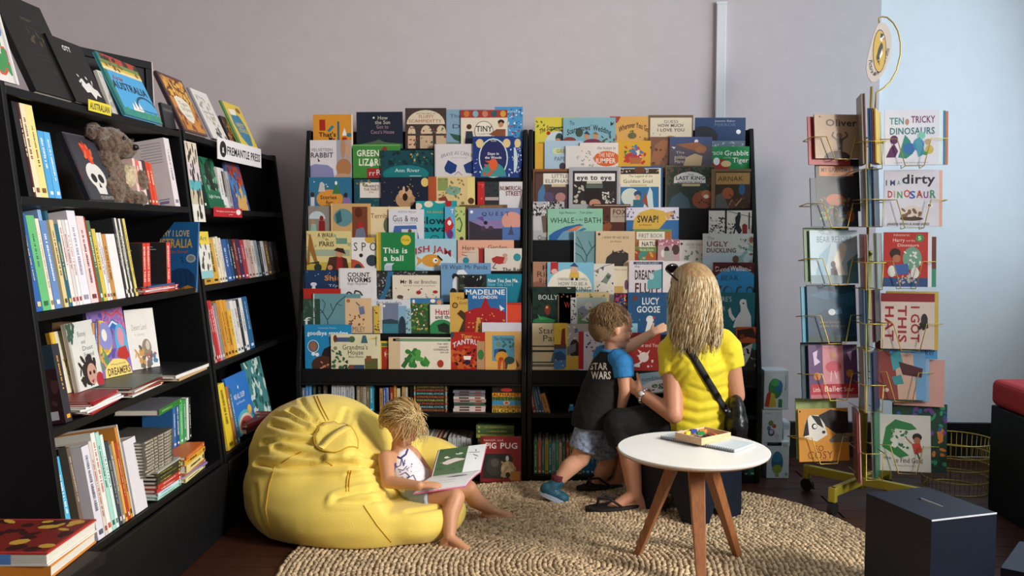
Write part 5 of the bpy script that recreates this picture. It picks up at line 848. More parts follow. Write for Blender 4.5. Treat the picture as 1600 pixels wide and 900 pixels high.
# ------------------------------------------------------------------ beanbag
def solid(parts, voxel, smooth, name='blob', fac=.5):
    """fuse overlapping shapes (closed pieces) into one continuous surface"""
    m = MB(); parts(m); me = bpy.data.meshes.new(name); me.from_pydata(m.V, [], m.F); o = bpy.data.objects.new(name, me); col.objects.link(o)
    r = o.modifiers.new('r', 'REMESH'); r.mode = 'VOXEL'; r.voxel_size = voxel; r.use_smooth_shade = True
    if smooth: s = o.modifiers.new('s', 'SMOOTH'); s.iterations = smooth; s.factor = fac
    dg = bpy.context.evaluated_depsgraph_get(); new = bpy.data.meshes.new_from_object(o.evaluated_get(dg)); bpy.data.objects.remove(o); bpy.data.meshes.remove(me)
    new.polygons.foreach_set('use_smooth', [True]*len(new.polygons)); new.name = name; return new
def getv(me): a = np.empty(len(me.vertices)*3, np.float32); me.vertices.foreach_get('co', a); return a.reshape(-1, 3).astype(float)
def setv(me, V): me.vertices.foreach_set('co', V.astype(np.float32).ravel()); me.update()
def normals(me): a = np.empty(len(me.vertices)*3, np.float32); me.vertex_normals.foreach_get('vector', a); return a.reshape(-1, 3).astype(float)
from mathutils.bvhtree import BVHTree
def bvh_of(me): return BVHTree.FromPolygons([v.co.copy() for v in me.vertices], [tuple(p.vertices) for p in me.polygons])
def segdist(P, a, b):
    a, b = np.array(a), np.array(b); ab = b-a; t = np.clip(((P-a) @ ab)/max(ab @ ab, 1e-9), 0, 1); return np.linalg.norm(P-(a+t[:, None]*ab), axis=1)
def polydist(P, pts): return np.min([segdist(P, a, b) for a, b in zip(pts, pts[1:])], axis=0)
def bag(m):
    m.ell((-.83, 3.785, .11), (.47, .445, .21), nu=40, nv=24); m.ell((-1.0, 3.88, .265), (.305, .35, .262), nu=40, nv=24)
    m.ell((-.86, 3.80, .27), (.30, .31, .19), nu=40, nv=24); m.ell((-.57, 4.02, .16), (.22, .2, .15), nu=30, nv=18); m.ell((-.55, 3.635, .085), (.22, .25, .125), nu=30, nv=18); m.ell((-1.02, 3.74, .16), (.27, .3, .24), nu=30, nv=18); m.ell((-.76, 3.60, .09), (.33, .25, .175), nu=30, nv=18)
bme = solid(bag, .0125, 40, 'beanbag'); V = getv(bme)
V[:, 2] = np.where(V[:, 2] < .012, .012+np.tanh((V[:, 2]-.012)*20)*.004, V[:, 2]); zl = .15+1.25*np.maximum(0, -.57-.05*np.clip((3.68-V[:, 1])/.08, 0, 1)-V[:, 0])+.9*np.maximum(0, V[:, 1]-3.82)+.5*np.maximum(0, 3.5-V[:, 1])*0; kk = .035; hh_ = np.clip(.5+.5*(zl-V[:, 2])/kk, 0, 1); zs_ = zl*(1-hh_)+V[:, 2]*hh_-kk*hh_*(1-hh_); V[:, 2] = np.where(V[:, 0] > -.8, zs_, V[:, 2])
setv(bme, V)
bv = bvh_of(bme)
def hit(px, py):
    d = ray(px, py).normalized(); h = bv.ray_cast(CAM, d); return h[0], h[1]
def path(s, n=6):
    v = list(map(float, s.split())); pts = list(zip(v[::2], v[1::2])); out = []
    for (a, b), (c, d) in zip(pts, pts[1:]):
        for k in range(n):
            h = hit(a+(c-a)*k/n, b+(d-b)*k/n)[0]
            if h: out.append(h)
    h = hit(*pts[-1])[0]
    if h: out.append(h)
    return out
N = normals(bme); D = np.zeros(len(V))
for s, dep, wd in (('403 724 450 729 500 726 545 724 585 732', .02, .012), ('424 662 455 672 492 676', .012, .011), ('410 692 448 688 488 692', .012, .01), ('452 640 478 655 500 664', .011, .01), ('550 695 570 704 582 716', .009, .01), ('525 778 560 768 592 764', .012, .011), ('545 742 570 738 590 742', .009, .009), ('520 786 575 783 620 776', .009, .009), ('430 700 470 712 505 716', .012, .012), ('545 712 570 714 588 724', .009, .01), ('470 622 480 640 492 656', .007, .009), ('540 640 535 655 530 662', .007, .01), ('415 645 450 650 480 668', .008, .009), ('398 760 402 800 420 840', .006, .012), ('640 800 690 792 715 780', .006, .012)):
    p = path(s)
    if len(p) > 1:
        d = polydist(V, [tuple(q) for q in p]); dep *= 1.35; wd *= .9; D += -dep*np.exp(-(d/wd)**2)+dep*.5*np.exp(-((d-wd*2.3)/(wd*1.2))**2)
nz = np.array([noise.noise(Vector(p)*5)*.006+noise.noise(Vector((p[0]*6, p[1]*6, p[2]*22)))*.0035 for p in V]); V += N*(D+nz)[:, None]; V[:, 2] = np.maximum(V[:, 2], .0135); setv(bme, V)
FAB = mat('yellow canvas', 'f0d462', .75, .12, 260, .05, sheen=.2)
bme.materials.append(FAB); bag_o = bpy.data.objects.new('beanbag', bme); link(bag_o); tag(bag_o, 'large slumped yellow canvas beanbag on the jute rug', 'beanbag'); bv = bvh_of(bme)
SEAM = mat('seam thread', 'c99a1e', .8)
for s in ('491 619 498 636 509 658', '496 619 503 636 514 657', '430 727 420 760 415 795 424 845', '545 735 542 750 541 768', '549 735 546 750 545 768', '568 790 590 822 622 860', '440 724 455 714 472 706', '505 716 512 722 520 728'):
    p = path(s)
    if len(p) > 1: m = MB(); m.tube([q+Vector((0, -.001, .001)) for q in p], .0022, 5); m.build('seam', SEAM, bag_o, True)
c0, n0 = hit(524, 683); u0 = n0.cross(Vector((0, 0, 1))).normalized(); v0 = n0.cross(u0)
def proj(a, b, off): 
    P = c0+u0*a+v0*b; h = bv.ray_cast(P+n0*.12, -n0); return (h[0] if h[0] else P)+n0*off
m = MB(); nr, na = 7, 30; pts = [proj(0, 0, .007)]
for i in range(1, nr+1):
    r = .085*min(i, nr-1)/(nr-1); pts += [proj(r*math.cos(2*math.pi*k/na), r*math.sin(2*math.pi*k/na), .007 if i < nr else -.006) for k in range(na)]
Fc = [(0, 1+k, 1+(k+1) % na) for k in range(na)]
for i in range(nr-1): Fc += [(1+i*na+k, 1+(i+1)*na+k, 1+(i+1)*na+(k+1) % na, 1+i*na+(k+1) % na) for k in range(na)]
m.geo(pts, Fc); m.build('cap', FAB, bag_o, True); m = MB(); m.tube([proj(.086*math.cos(2*math.pi*k/na), .086*math.sin(2*math.pi*k/na), .006) for k in range(na)], .003, 5, closed=True); m.build('cap_seam', SEAM, bag_o, True)
m = MB(); q = []; dirv = Vector((.55, .84)).normalized(); 
for k in range(13):
    t = -1+2*k/12; cc = dirv*t*.08; pp = Vector((-dirv.y, dirv.x)); lift = .008+.006*(1-t*t)
    for s_ in (-1, 1): q.append(proj(cc.x+pp.x*s_*.017, cc.y+pp.y*s_*.017, lift+.003))
    for s_ in (1, -1): q.append(proj(cc.x+pp.x*s_*.017, cc.y+pp.y*s_*.017, lift-.001))
m.geo(q, [(4*k+a, 4*k+(a+1) % 4, 4*k+4+(a+1) % 4, 4*k+4+a) for k in range(12) for a in range(4)]+[(0, 1, 2, 3), (51, 50, 49, 48)]); m.build('handle_strap', FAB, bag_o, True)
# ------------------------------------------------------------------ low round table and what lies on it
TP = atZ(1083, 700, .45); TP.z = 0; TZT = .45
tb = empty('side_table', TP); tag(tb, 'round white side table on three splayed wooden legs', 'table')
m = MB(); m.lathe([(.02, TZT-.018), (.255, TZT-.018), (.272, TZT-.012), (.276, TZT-.005), (.276, TZT-.002), (.274, TZT)], 72); m.build('table_top', mat('white laminate', 'eceae4', .35, vary=.015, bscale=9), tb)
m = MB(); m.lathe([(.15, TZT-.0195), (.262, TZT-.0195), (.2745, TZT-.012), (.262, TZT-.0185), (.15, TZT-.0185)], 72); m.build('edge_band', mat('birch ply edge', 'c9a27c', .6), tb)
OAK = mat('oiled wood legs', '8f5a34', .45, .1, 14, .2, stretch=(8, 8, 1))
for a in (270, 28, 152):
    ca, sa = math.cos(R(a)), math.sin(R(a)); p0 = Vector((.055*ca, .055*sa, TZT-.02)); p1 = Vector((.215*ca, .215*sa, .0125)); ax = (p1-p0).normalized(); sd = Vector((-sa, ca, 0)); nn = ax.cross(sd); m = MB(); V8 = []
    for p, w1, w2 in ((p0, .03, .02), (p1, .0155, .012)): V8 += [p+sd*w1+nn*w2, p-sd*w1+nn*w2, p-sd*w1-nn*w2, p+sd*w1-nn*w2]
    m.geo(V8, [(3, 2, 1, 0), (4, 5, 6, 7), (0, 1, 5, 4), (1, 2, 6, 5), (2, 3, 7, 6), (3, 0, 4, 7)]); m.build('leg', OAK, tb, bevel=.002)
def quadM(pa, pb, z): A, B = atZ(*pa, z), atZ(*pb, z); r = (B-A); L = r.length; r.normalize(); return A, r, Vector((-r.y, r.x, 0)), L
A, r_, f_, L = quadM((1031, 685), (1147, 707), .452); nb = empty('spiral_notebook'); nb.matrix_world = frame(A, r_, (0, 0, 1)); tag(nb, 'spiral-bound sketch pad lying on the white table', 'notebook'); nd = .15
boxobj('page_block', 0, L, .004, nd, .0012, .007, mat('pad paper', 'dfe3e8', .7), nb); boxobj('back_board', 0, L, 0, nd, 0, .0012, mat('grey board', '8a8a8c', .8), nb); boxobj('cover_sheet', 0, L, .003, nd, .0072, .0078, mat('pad cover', 'c6d2d8', .5), nb)
for i in range(34):
    x = .006+i*(L-.012)/33; m = MB(); m.tube([(x, .004+.005*math.cos(t), .0045+.006*math.sin(t)) for t in [k*2*math.pi/9 for k in range(9)]], .0009, 4, closed=True); m.build('binding_ring', mat('dark wire', '3a3d42', .4, metal=.6), nb)
A, r_, f_, L = quadM((1046, 683), (1096, 696), .4605); A2 = atZ(1142, 686, .4605)-Vector((0, 0, 0)); A = A
Bc = atZ(1096, 696, .4605); r2 = (A2-Bc); W2 = r2.length; cb = empty('crayon_box'); cb.matrix_world = frame(Bc, r2, (0, 0, 1)); tag(cb, 'open pale wooden tray of chunky coloured crayons on the sketch pad', 'box'); D2 = .13; PW = mat('pale pine', 'd8b58c', .6, .08, 12, .12, stretch=(1, 8, 8))
boxobj('tray_base', 0, W2, 0, D2, 0, .004, PW, cb)
for a in ((0, W2, 0, .006), (0, W2, D2-.006, D2), (0, .006, .006, D2-.006), (W2-.006, W2, .006, D2-.006)): boxobj('tray_side', *a, .0042, .026, PW, cb, bevel=.001)
for i, (cv, x, y, z, rz, nm) in enumerate((('e8c62c', .03, .095, .03, 12, 'yellow'), ('2a3f94', .075, .105, .03, -10, 'dark blue'), ('2f8a48', .07, .065, .03, -28, 'green'), ('e08a28', .108, .088, .028, -22, 'orange'), ('6a2c2c', .03, .03, .02, 5, 'dark red'), ('3a2a24', .06, .03, .02, 88, 'dark brown'), ('7a4a34', .09, .035, .02, 80, 'brown'), ('c85a34', .115, .04, .02, 85, 'rust'), ('4a3a5a', .035, .06, .018, 0, 'plum'), ('8a3a3c', .1, .06, .016, 4, 'brick red'))):
    if x > W2-.02: x = W2-.025
    o = empty('crayon_block'); o.matrix_world = cb.matrix_world @ Matrix.Translation((x, y, z-.012)) @ Matrix.Rotation(R(rz), 4, 'Z'); tag(o, '%s crayon block in the wooden tray' % nm, 'crayon', 'crayon blocks in the tray')
    boxobj('wax', -.016, .016, -.0065, .0065, 0, .013, mat('wax '+nm, cv, .5), o, bevel=.003); boxobj('paper_sleeve', -.008, .008, -.0068, .0068, -.0001, .0133, mat('sleeve '+nm, cv, .8), o)
# ------------------------------------------------------------------ cardboard stools
NAVY = mat('dark navy board', '0a1424', .5, .05, 20, .08, spec=.3); PALE = mat('pale board edge', 'b8bcc4', .6)
def stool(M, w, d, h, label, edge=False):
    o = empty('cube_stool'); o.matrix_world = M; tag(o, label, 'stool', 'dark navy cube stools'); t = .012
    def panel(a, b, ax):
        nw = (b-a)*.24; mid = (a+b)/2; return [(a, 0), (mid-nw, 0), (mid-nw*.3, .1), (mid+nw*.3, .1), (mid+nw, 0), (b, 0), (b, h-t), (a, h-t)]
    for y0 in (-d/2, d/2-t): m = MB(); m.prism(panel(-w/2, w/2, 0), y0, y0+t, 'y'); m.build('side_panel', NAVY, o)
    for x0 in (-w/2, w/2-t): m = MB(); m.prism(panel(-d/2+t, d/2-t, 0), x0, x0+t, 'x'); m.build('side_panel', NAVY, o)
    m = MB(); sw, sd_ = .05, .011
    m.box(-w/2, w/2, -d/2, -sd_, h-t, h); m.box(-w/2, w/2, sd_, d/2, h-t, h); m.box(-w/2, -sw, -sd_, sd_, h-t, h); m.box(sw, w/2, -sd_, sd_, h-t, h); m.build('top_panel', NAVY, o)
    boxobj('slot_edge', -sw, sw, sd_-.0015, sd_-.0002, h-t, h+.0004, PALE, o)
    if edge: boxobj('top_edge_strip', w/2-.001, w/2+.0008, -d/2, d/2, h-.004, h+.0008, PALE, o)  # thin pale strip along one top edge
    return o
SH = .36
Lc, Bk, Rt, Fr = [atZ(*p, SH) for p in ((1355, 771), (1447, 760), (1554, 800), (1459, 814))]
ex = ((Fr-Lc)+(Rt-Bk))/2; ey = ((Bk-Lc)+(Rt-Fr))/2; ctr = (Lc+Bk+Rt+Fr)/4; ctr.z = 0
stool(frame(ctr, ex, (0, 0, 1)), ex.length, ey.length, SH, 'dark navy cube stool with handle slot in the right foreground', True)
Fb = atZ(1090, 823, .0125); Rb = atZ(1158, 804, .0125); e1 = (Rb-Fb); d1 = e1.length; ang1 = math.atan2(e1.y, e1.x); rr_ = Vector((math.sin(ang1), -math.cos(ang1), 0)) if False else Vector((e1.y, -e1.x, 0)).normalized()
W1 = .34; ctr1 = Fb+e1/2-(-Vector((-e1.y, e1.x, 0)).normalized())*W1/2; ctr1.z = .0125; WS = ctr1
stool(frame(ctr1, e1, (0, 0, 1)), d1, W1, SH, 'dark navy cube stool on the rug under the woman in yellow')
stool(frame((atZ(1600, 880, SH).x+.12, atZ(1600, 880, SH).y-.02, 0), (.8, -.6, 0), (0, 0, 1)), .3, .26, SH, 'dark stool mostly cut off by the bottom right corner')
# ------------------------------------------------------------------ window seat, basket
ws = empty('window_seat', (2.38, 2.8, 0)); tag(ws, 'long black window seat with red cushion at the right edge', 'bench'); X0 = atY(1546, 700, 4.06).x-2.38
boxobj('seat_base', X0, .41, -1.4, 1.26, .0, .47, mat('black bench paint', '0c0d12', .55, spec=.25), ws, bevel=.006)
cu = boxobj('cushion', X0-.005, .41, -1.4, 1.262, .4705, .59, mat('red upholstery', 'a8202a', .7, .1, 200, .05), ws, bevel=.03); cu.modifiers[0].segments = 4
boxobj('bolster', .15, .41, -1.3, 1.1, .5905, .72, mat('dark bolster', '14151a', .7), ws, bevel=.04)
bk = atZ(1517, 779, .0); bk.y += .165; bk.x += .0; wb = empty('wire_basket', (bk.x, bk.y, 0)); tag(wb, 'round brass wire basket on the floor by the window seat', 'basket')
for z, r in ((.003, .145), (.06, .15), (.12, .155), (.18, .16), (.245, .168)): m = MB(); m.tube([(r*math.cos(t), r*math.sin(t), z) for t in [2*math.pi*k/40 for k in range(40)]], .0024 if z < .2 else .0035, 5, closed=True); m.build('hoop', GOLD, wb, True)
for k in range(44): t = 2*math.pi*k/44; m = MB(); m.tube([(.145*math.cos(t), .145*math.sin(t), .003), (.168*math.cos(t), .168*math.sin(t), .245)], .0014, 4); m.build('upright_wire', GOLD, wb, True)
# ------------------------------------------------------------------ plush toy on the left bookcase
FUR = mat('brindled plush fur', '6a5646', .95, 1.0, 90, .55, sheen=.4)
pc = Vector((-1.56, 3.14, 1.33)); pl = empty('plush_toy', pc); tag(pl, 'brown brindled plush toy slumped behind the skull cover', 'soft toy')
def furry(name, fn, m_=FUR, vox=.008, amp=.006):
    me = solid(fn, vox, 5, name); V = getv(me); N = normals(me); V += N*np.array([noise.noise(Vector(p)*70)*amp+noise.noise(Vector(p)*30)*amp for p in V])[:, None]; setv(me, V); me.materials.append(m_); o = bpy.data.objects.new(name, me); link(o, pl); return o
furry('body', lambda m: (m.ell((0, 0, .09), (.075, .085, .095)), m.ell((.02, -.05, .16), (.05, .05, .06)), m.ell((.06, .1, .1), (.04, .035, .045)), m.ell((.07, .06, .03), (.045, .05, .035)), m.ell((.06, -.09, .05), (.04, .04, .06))))
furry('head', lambda m: (m.ell((.02, -.02, .22), (.07, .075, .06)), m.ell((.075, -.01, .205), (.035, .04, .035)), m.ell((-.01, -.08, .27), (.025, .03, .025)), m.ell((-.01, .05, .265), (.025, .03, .025)), m.ell((.02, -.11, .25), (.04, .05, .025))))
furry('bib', lambda m: (m.ell((.06, .03, .125), (.03, .035, .035)), m.ell((.06, .02, .1), (.028, .04, .03))), mat('cream plush fur', 'cbb898', .95, .8, 90, .2))
m = MB(); m.ell((.108, -.01, .212), (.012, .016, .011)); m.build('nose', mat('plush nose', '17120f', .3), pl, True)
for s_ in (-.035, .03): m = MB(); m.ell((.078, s_, .24), (.008, .009, .009)); m.build('eye', mat('plush eye', '0d0b0a', .15), pl, True)
# ------------------------------------------------------------------ revolving wire book rack
PB = atZ(1346, 752, .1); PX, PY = PB.x, PB.y
rk = empty('revolving_book_rack', (PX, PY, 0)); RKI = Matrix.Translation((-PX, -PY, 0)); tag(rk, 'brass wire revolving book rack on a four-legged castor base', 'book rack')
LIME = mat('brass lacquered steel', 'b3a63a', .4, metal=.35)
m = MB(); m.tube([(0, 0, .07), (0, 0, 1.14)], .02, 14); m.tube([(0, 0, 1.14), (0, 0, 1.16)], .023, 14); m.build('post', LIME, rk, True)
m = MB(); m.tube([(0, 0, 1.16), (0, 0, 1.89)], .006, 8); m.build('upper_rod', GOLD, rk, True)
e_ = atZ(1300, 776, .085); a0 = math.atan2(e_.y-PY, e_.x-PX); ll = math.hypot(e_.y-PY, e_.x-PX)
for k in range(4):
    a = a0+k*math.pi/2; m = MB(); M = Matrix.Rotation(a, 4, 'Z'); m.box(.0, ll, -.013, .013, .085, .125, M=M); m.box(ll-.02, ll+.006, -.016, .016, .06, .125, M=M); lg = m.build('foot_bar', LIME, rk, bevel=.002)
    m = MB(); p = M @ Vector((ll-.008, 0, .03)); m.tube([p+M.to_3x3() @ Vector((0, -.012, 0)), p+M.to_3x3() @ Vector((0, .012, 0))], .03, 14); m.build('castor', mat('black rubber', '101012', .6), lg)
GK = 'books in the revolving rack'
def wires(M, w, h, sg):
    """pocket: bent front wire, bottom loop and arm back to the post; M is the frame of the front book"""
    m = MB(); y0 = -.03; yw = h*.46; T = lambda *p: RKI @ (M @ Vector(p))
    m.tube([T(-w/2-.025, y0+.012, yw), T(-w*.16-.03, y0, yw), T(-w*.14, y0, -.008), T(w*.2, y0, -.008), T(w*.24+.02, y0, yw), T(w/2+.03, y0+.012, yw)], .0024, 6)
    for s_ in (-w*.14, w*.2): m.tube([T(s_, y0, -.008), T(s_, .05, -.008), T(s_, .055, .1)], .002, 5)
    m.tube([T(-w/2-.025, y0+.012, yw), T(-w/2-.02, .07, yw)], .0022, 5); m.tube([T(w/2+.03, y0+.012, yw), T(w/2+.02, .07, yw)], .0022, 5); m.tube([T(-w/2-.02, .07, yw), T(w/2+.02, .07, yw)], .0022, 5)
    pp = RKI @ (M @ Vector((sg*w*.45, .07, yw))); m.tube([pp, (0, 0, pp.z)], .0024, 6); m.build('wire_pocket', GOLD, rk, True)
def rkb(x0, y0, x1, y1, Y, yaw, lean, cv, label, art, t=.008, rect=None, spine=None, wire=0, dx=0):
    a, c, e = atY(x0, y1, Y), atY(x1, y1, Y), atY((x0+x1)/2, y0, Y); w = (c.x-a.x)/math.cos(R(yaw)); h = (e.z-a.z)/math.cos(R(lean))
    r = Vector((math.cos(R(yaw)), -math.sin(R(yaw)), 0)); n = Vector((r.y, -r.x, 0)); up = Vector((0, 0, 1))*math.cos(R(lean))-n*math.sin(R(lean)); M = frame(((a.x+c.x)/2, Y, a.z), r, up)
    if wire: wires(M, w, h, wire)
    return book(w, h, t, cv, M, label, GK, art, rect or (x0, y0, x1, y1), spine=spine)
YL, YR = 3.98, 4.0
LB = [(1272, 178, 1346, 248, 'a3896f', 'brown cover with scribbled boy at the top of the revolving rack', 'e 1281 182 1.5 1.5 222;T 1290 1342 191 11 2a201c Oliver;h 1308 248 22 12 3a3230;e 1312 212 5 5 6a5848;p 1306 216 1318 216 1316 234 1309 234 3a302a;l 2.4 3a302a 1307 218 1300 212 1303 206;l 2.4 3a302a 1317 218 1326 212 1322 206;l 2 3a302a 1310 234 1308 243;l 2 3a302a 1315 234 1317 243'),
 (1266, 278, 1343, 354, '17344a', 'navy cover with white title plate and garden picture on the rack', 'r 1282 284 1338 299 e4e0d4;T 1285 1334 290 7 2a2a28 Uno s Garden;t 1292 1330 296 3 5a4a34 Colouring Book;r 1293 299 1322 304 a8824c;e 1306 326 30 22 1c3c34;e 1306 312 15 9 a8582c;q 30 3 6a7a3c 3 1280 312 1334 346;q 20 3 8a4a2c 5 1282 310 1332 346;q 12 2.6 3a6a8a 6 1282 318 1332 346;e 1330 338 7 9 8a4a2c'),
 (1265, 360, 1343, 443, 'a9c1cc', 'pale icy cover with white bear on the rack', 't 1284 1296 365 4 4a6a80 the;t 1276 1335 374 10 4a6f88 BEAR REPORT;p 1270 443 1280 400 1300 380 1290 420 1300 443 7fa8bc;p 1303 425 1304 404 1312 388 1320 380 1326 384 1322 400 1316 412 1322 430 1306 430 d8d4c4;e 1302 413 4 5 3a2a30;p 1298 420 1306 416 1310 430 1298 430 4a3a44;r 1265 430 1343 443 6f8a94;p 1325 410 1343 396 1343 443 1326 443 4a8a90'),
 (1261, 446, 1341, 534, '1f4c68', 'deep sea blue cover with small whale on the rack', 'p 1266 462 1290 454 1320 460 1338 456 1340 480 1300 470 2a5f80;p 1262 500 1290 484 1330 500 1340 520 1262 534 143a54;e 1301 488 6 5 c8d4dc;p 1306 486 1316 480 1318 490 1308 492 5a8aa8;t 1280 1314 503 4 8a7a54 at the bottom;t 1280 1322 509 4 8a7a54 of the deep sea;r 1262 526 1340 534 1c3c30'),
 (1263, 540, 1343, 622, '5a3a6a', 'purple and pink cover with small dancers on the rack', 'r 1286 541 1320 600 d08a94;r 1265 600 1343 616 b02030;r 1265 616 1343 622 b86a74;t 1269 1282 608 7 f0dce0 Little;t 1287 1317 607 9 f4e4e4 Ballet;t 1319 1336 608 7 f0dce0 Star;e 1303 556 5 5 c8906a;e 1303 574 13 9 c85060;l 1.5 e0c8c8 1300 580 1298 596;l 1.5 e0c8c8 1305 580 1308 592;p 1270 552 1278 548 1276 560 1282 566 1272 572 d8c0e0;e 1276 588 6 6 c87a34;e 1330 584 6 6 b8702c;p 1326 552 1334 550 1332 566 d0a8d8'),
 (1247, 640, 1329, 720, 'cf8f34', 'golden orange cover with sleepy black and white dog on the rack', 'e 1250 644 1.5 1.5 222;p 1272 654 1300 642 1329 646 1329 678 1310 680 1290 666 1a181a;p 1256 684 1258 662 1266 650 1280 650 1290 664 1294 680 1276 690 e6e2da;p 1254 682 1258 664 1262 654 1264 680 1a181a;p 1268 650 1282 652 1288 670 1278 664 1a181a;e 1273 667 4.5 4.5 1a181a;e 1274 667 3 3 eee;e 1288 676 3 2.4 1a181a;p 1296 688 1310 678 1329 680 1329 692 1298 692 6a6a60;t 1272 1288 700 9 8a4a1c SO;t 1260 1302 710 12 8a4a1c COSY;t 1270 1296 717 2.5 a8682c a story')]
for i, (x0, y0, x1, y1, cv, lab, art) in enumerate(LB): rkb(x0, y0, x1, y1, YL, -9, 7, cv, lab, art, wire=1)
RB = [(1384, 171, 1464, 258, 'dfdfe9', 'white cover with green and purple dinosaurs at the rack top', 'T 1391 1413 188 11 2f8a8a TEN;T 1423 1458 186 11 7a3a6a TRICKY;e 1417 190 3 5 b88a74;T 1391 1458 204 11 2f7a80 DINOSAURS;e 1398 218 6 7 5a2c5a;p 1386 246 1392 232 1398 224 1404 236 1400 246 5a2c5a;p 1404 246 1410 226 1414 210 1422 220 1426 240 1416 248 2f8a78;e 1420 232 9 9 2f6aa8;e 1434 226 8 10 3a8ab8;e 1438 212 6 6 7ac8b0;p 1428 220 1436 214 1444 240 1434 246 4a9ab0;e 1450 234 6 7 c8b858;e 1448 222 4 5 c8a880;e 1444 240 3 3 3f9a60;t 1398 1448 254 2.5 8a8a98 a touch and count adventure'),
 (1383, 265, 1464, 354, 'd6d4dc', 'grey white cover with multicoloured capitals and brown scribble on the rack', 'T 1385 1400 285 9 3a4a6a I M;t 1402 1407 285 8 2f8a60 A;T 1409 1458 279 15 20202a dirty;T 1388 1396 303 11 c0302c D;T 1397 1400 303 11 d89030 I;T 1402 1411 304 11 3f9a4a N;T 1412 1422 302 12 c84a2c O;T 1420 1430 304 12 2f5ab0 S;T 1431 1440 303 12 a83a30 A;T 1441 1449 304 11 8a3a90 U;T 1450 1459 303 13 3f8a6a R;e 1424 333 16 12 d8ccc0;q 16 4 7a5a3c 3 1410 328 1436 342;e 1424 342 17 3 4a3424;e 1450 321 4 4 f0f0f0;r 1448 319 1452 323 222;t 1388 1450 350 4 2a2a2c JANEEN BRIAN & ANN JAMES'),
 (1382, 363, 1447, 448, 'b3291f', 'red cover with child reading in a patterned armchair on the rack', 'e 1435 372 6 6 2f8a4a;T 1432 1438 372 6 d8e8c0 5;t 1396 1420 367 4 e8d0b8 Adventures;t 1395 1413 375 6 f0e0d0 Harry;t 1415 1428 376 3 f0e0d0 and the;t 1402 1434 383 5 f0e0d0 Dinosaurs;r 1382 434 1447 448 2a4a78;e 1424 404 14 18 6a9a80;q 26 2.6 e0dcd0 3 1412 394 1436 430;e 1399 396 8 8 2a1a16;e 1401 404 6 6 a86a48;p 1394 414 1418 412 1420 428 1396 430 3a5a98;e 1394 424 6 9 dcd8d0;e 1428 426 6 9 dcd8d0;q 24 2.4 b8b4a8 6 1398 428 1430 442'),
 (1378, 459, 1457, 545, 'd3c2b4', 'beige cover with large red letters turned sideways on the rack', 'r 1378 459 1457 472 8a2026;V 478 535 1429 13 9a2428 I GOT;V 478 536 1410 13 9a2428 THIS;V 478 534 1391 13 9a2428 HAT;e 1442 500 5 10 2a2826;p 1434 506 1446 494 1448 512 1440 516 2a2826;e 1435 512 3 3 3a3230'),
 (1370, 534, 1444, 624, '8a3a34', 'maroon and blue cover with turquoise bird shape on the rack', 'r 1420 534 1444 624 6a9ac0;p 1396 534 1424 534 1430 624 1404 624 c8a490;p 1392 556 1406 548 1412 572 1396 580 3a98a0;p 1404 566 1440 576 1438 590 1410 586 4a1c1e;p 1394 590 1408 586 1412 600 1398 602 3a8a90;e 1386 610 4 3 d8b8a0'),
 (1374, 651, 1452, 736, 'd2cfc4', 'pale cover with green crocodile and child in red on the rack', 'p 1380 700 1386 670 1400 658 1424 664 1432 672 1420 674 1400 672 1392 690 1420 712 1406 716 2f7a40;q 20 4 d8d8c8 3 1396 676 1416 700;q 14 3 3a6a44 5 1394 676 1418 704;e 1432 684 7 6 2a1a18;e 1432 689 5 5 a8684a;p 1424 694 1436 692 1440 706 1428 710 b8402c;l 2 a8684a 1424 694 1416 686;l 2 2a2a3a 1432 708 1436 718;t 1382 1394 716 6 3a3a38 How;t 1397 1440 719 8 3a3a38 to Find Gold;t 1396 1430 727 3 8a8a84 Viviane Schwarz')]
for i, (x0, y0, x1, y1, cv, lab, art) in enumerate(RB): rkb(x0, y0, x1, y1, YR, 9, 5 if i < 4 else 9, cv, lab, art, wire=-1)
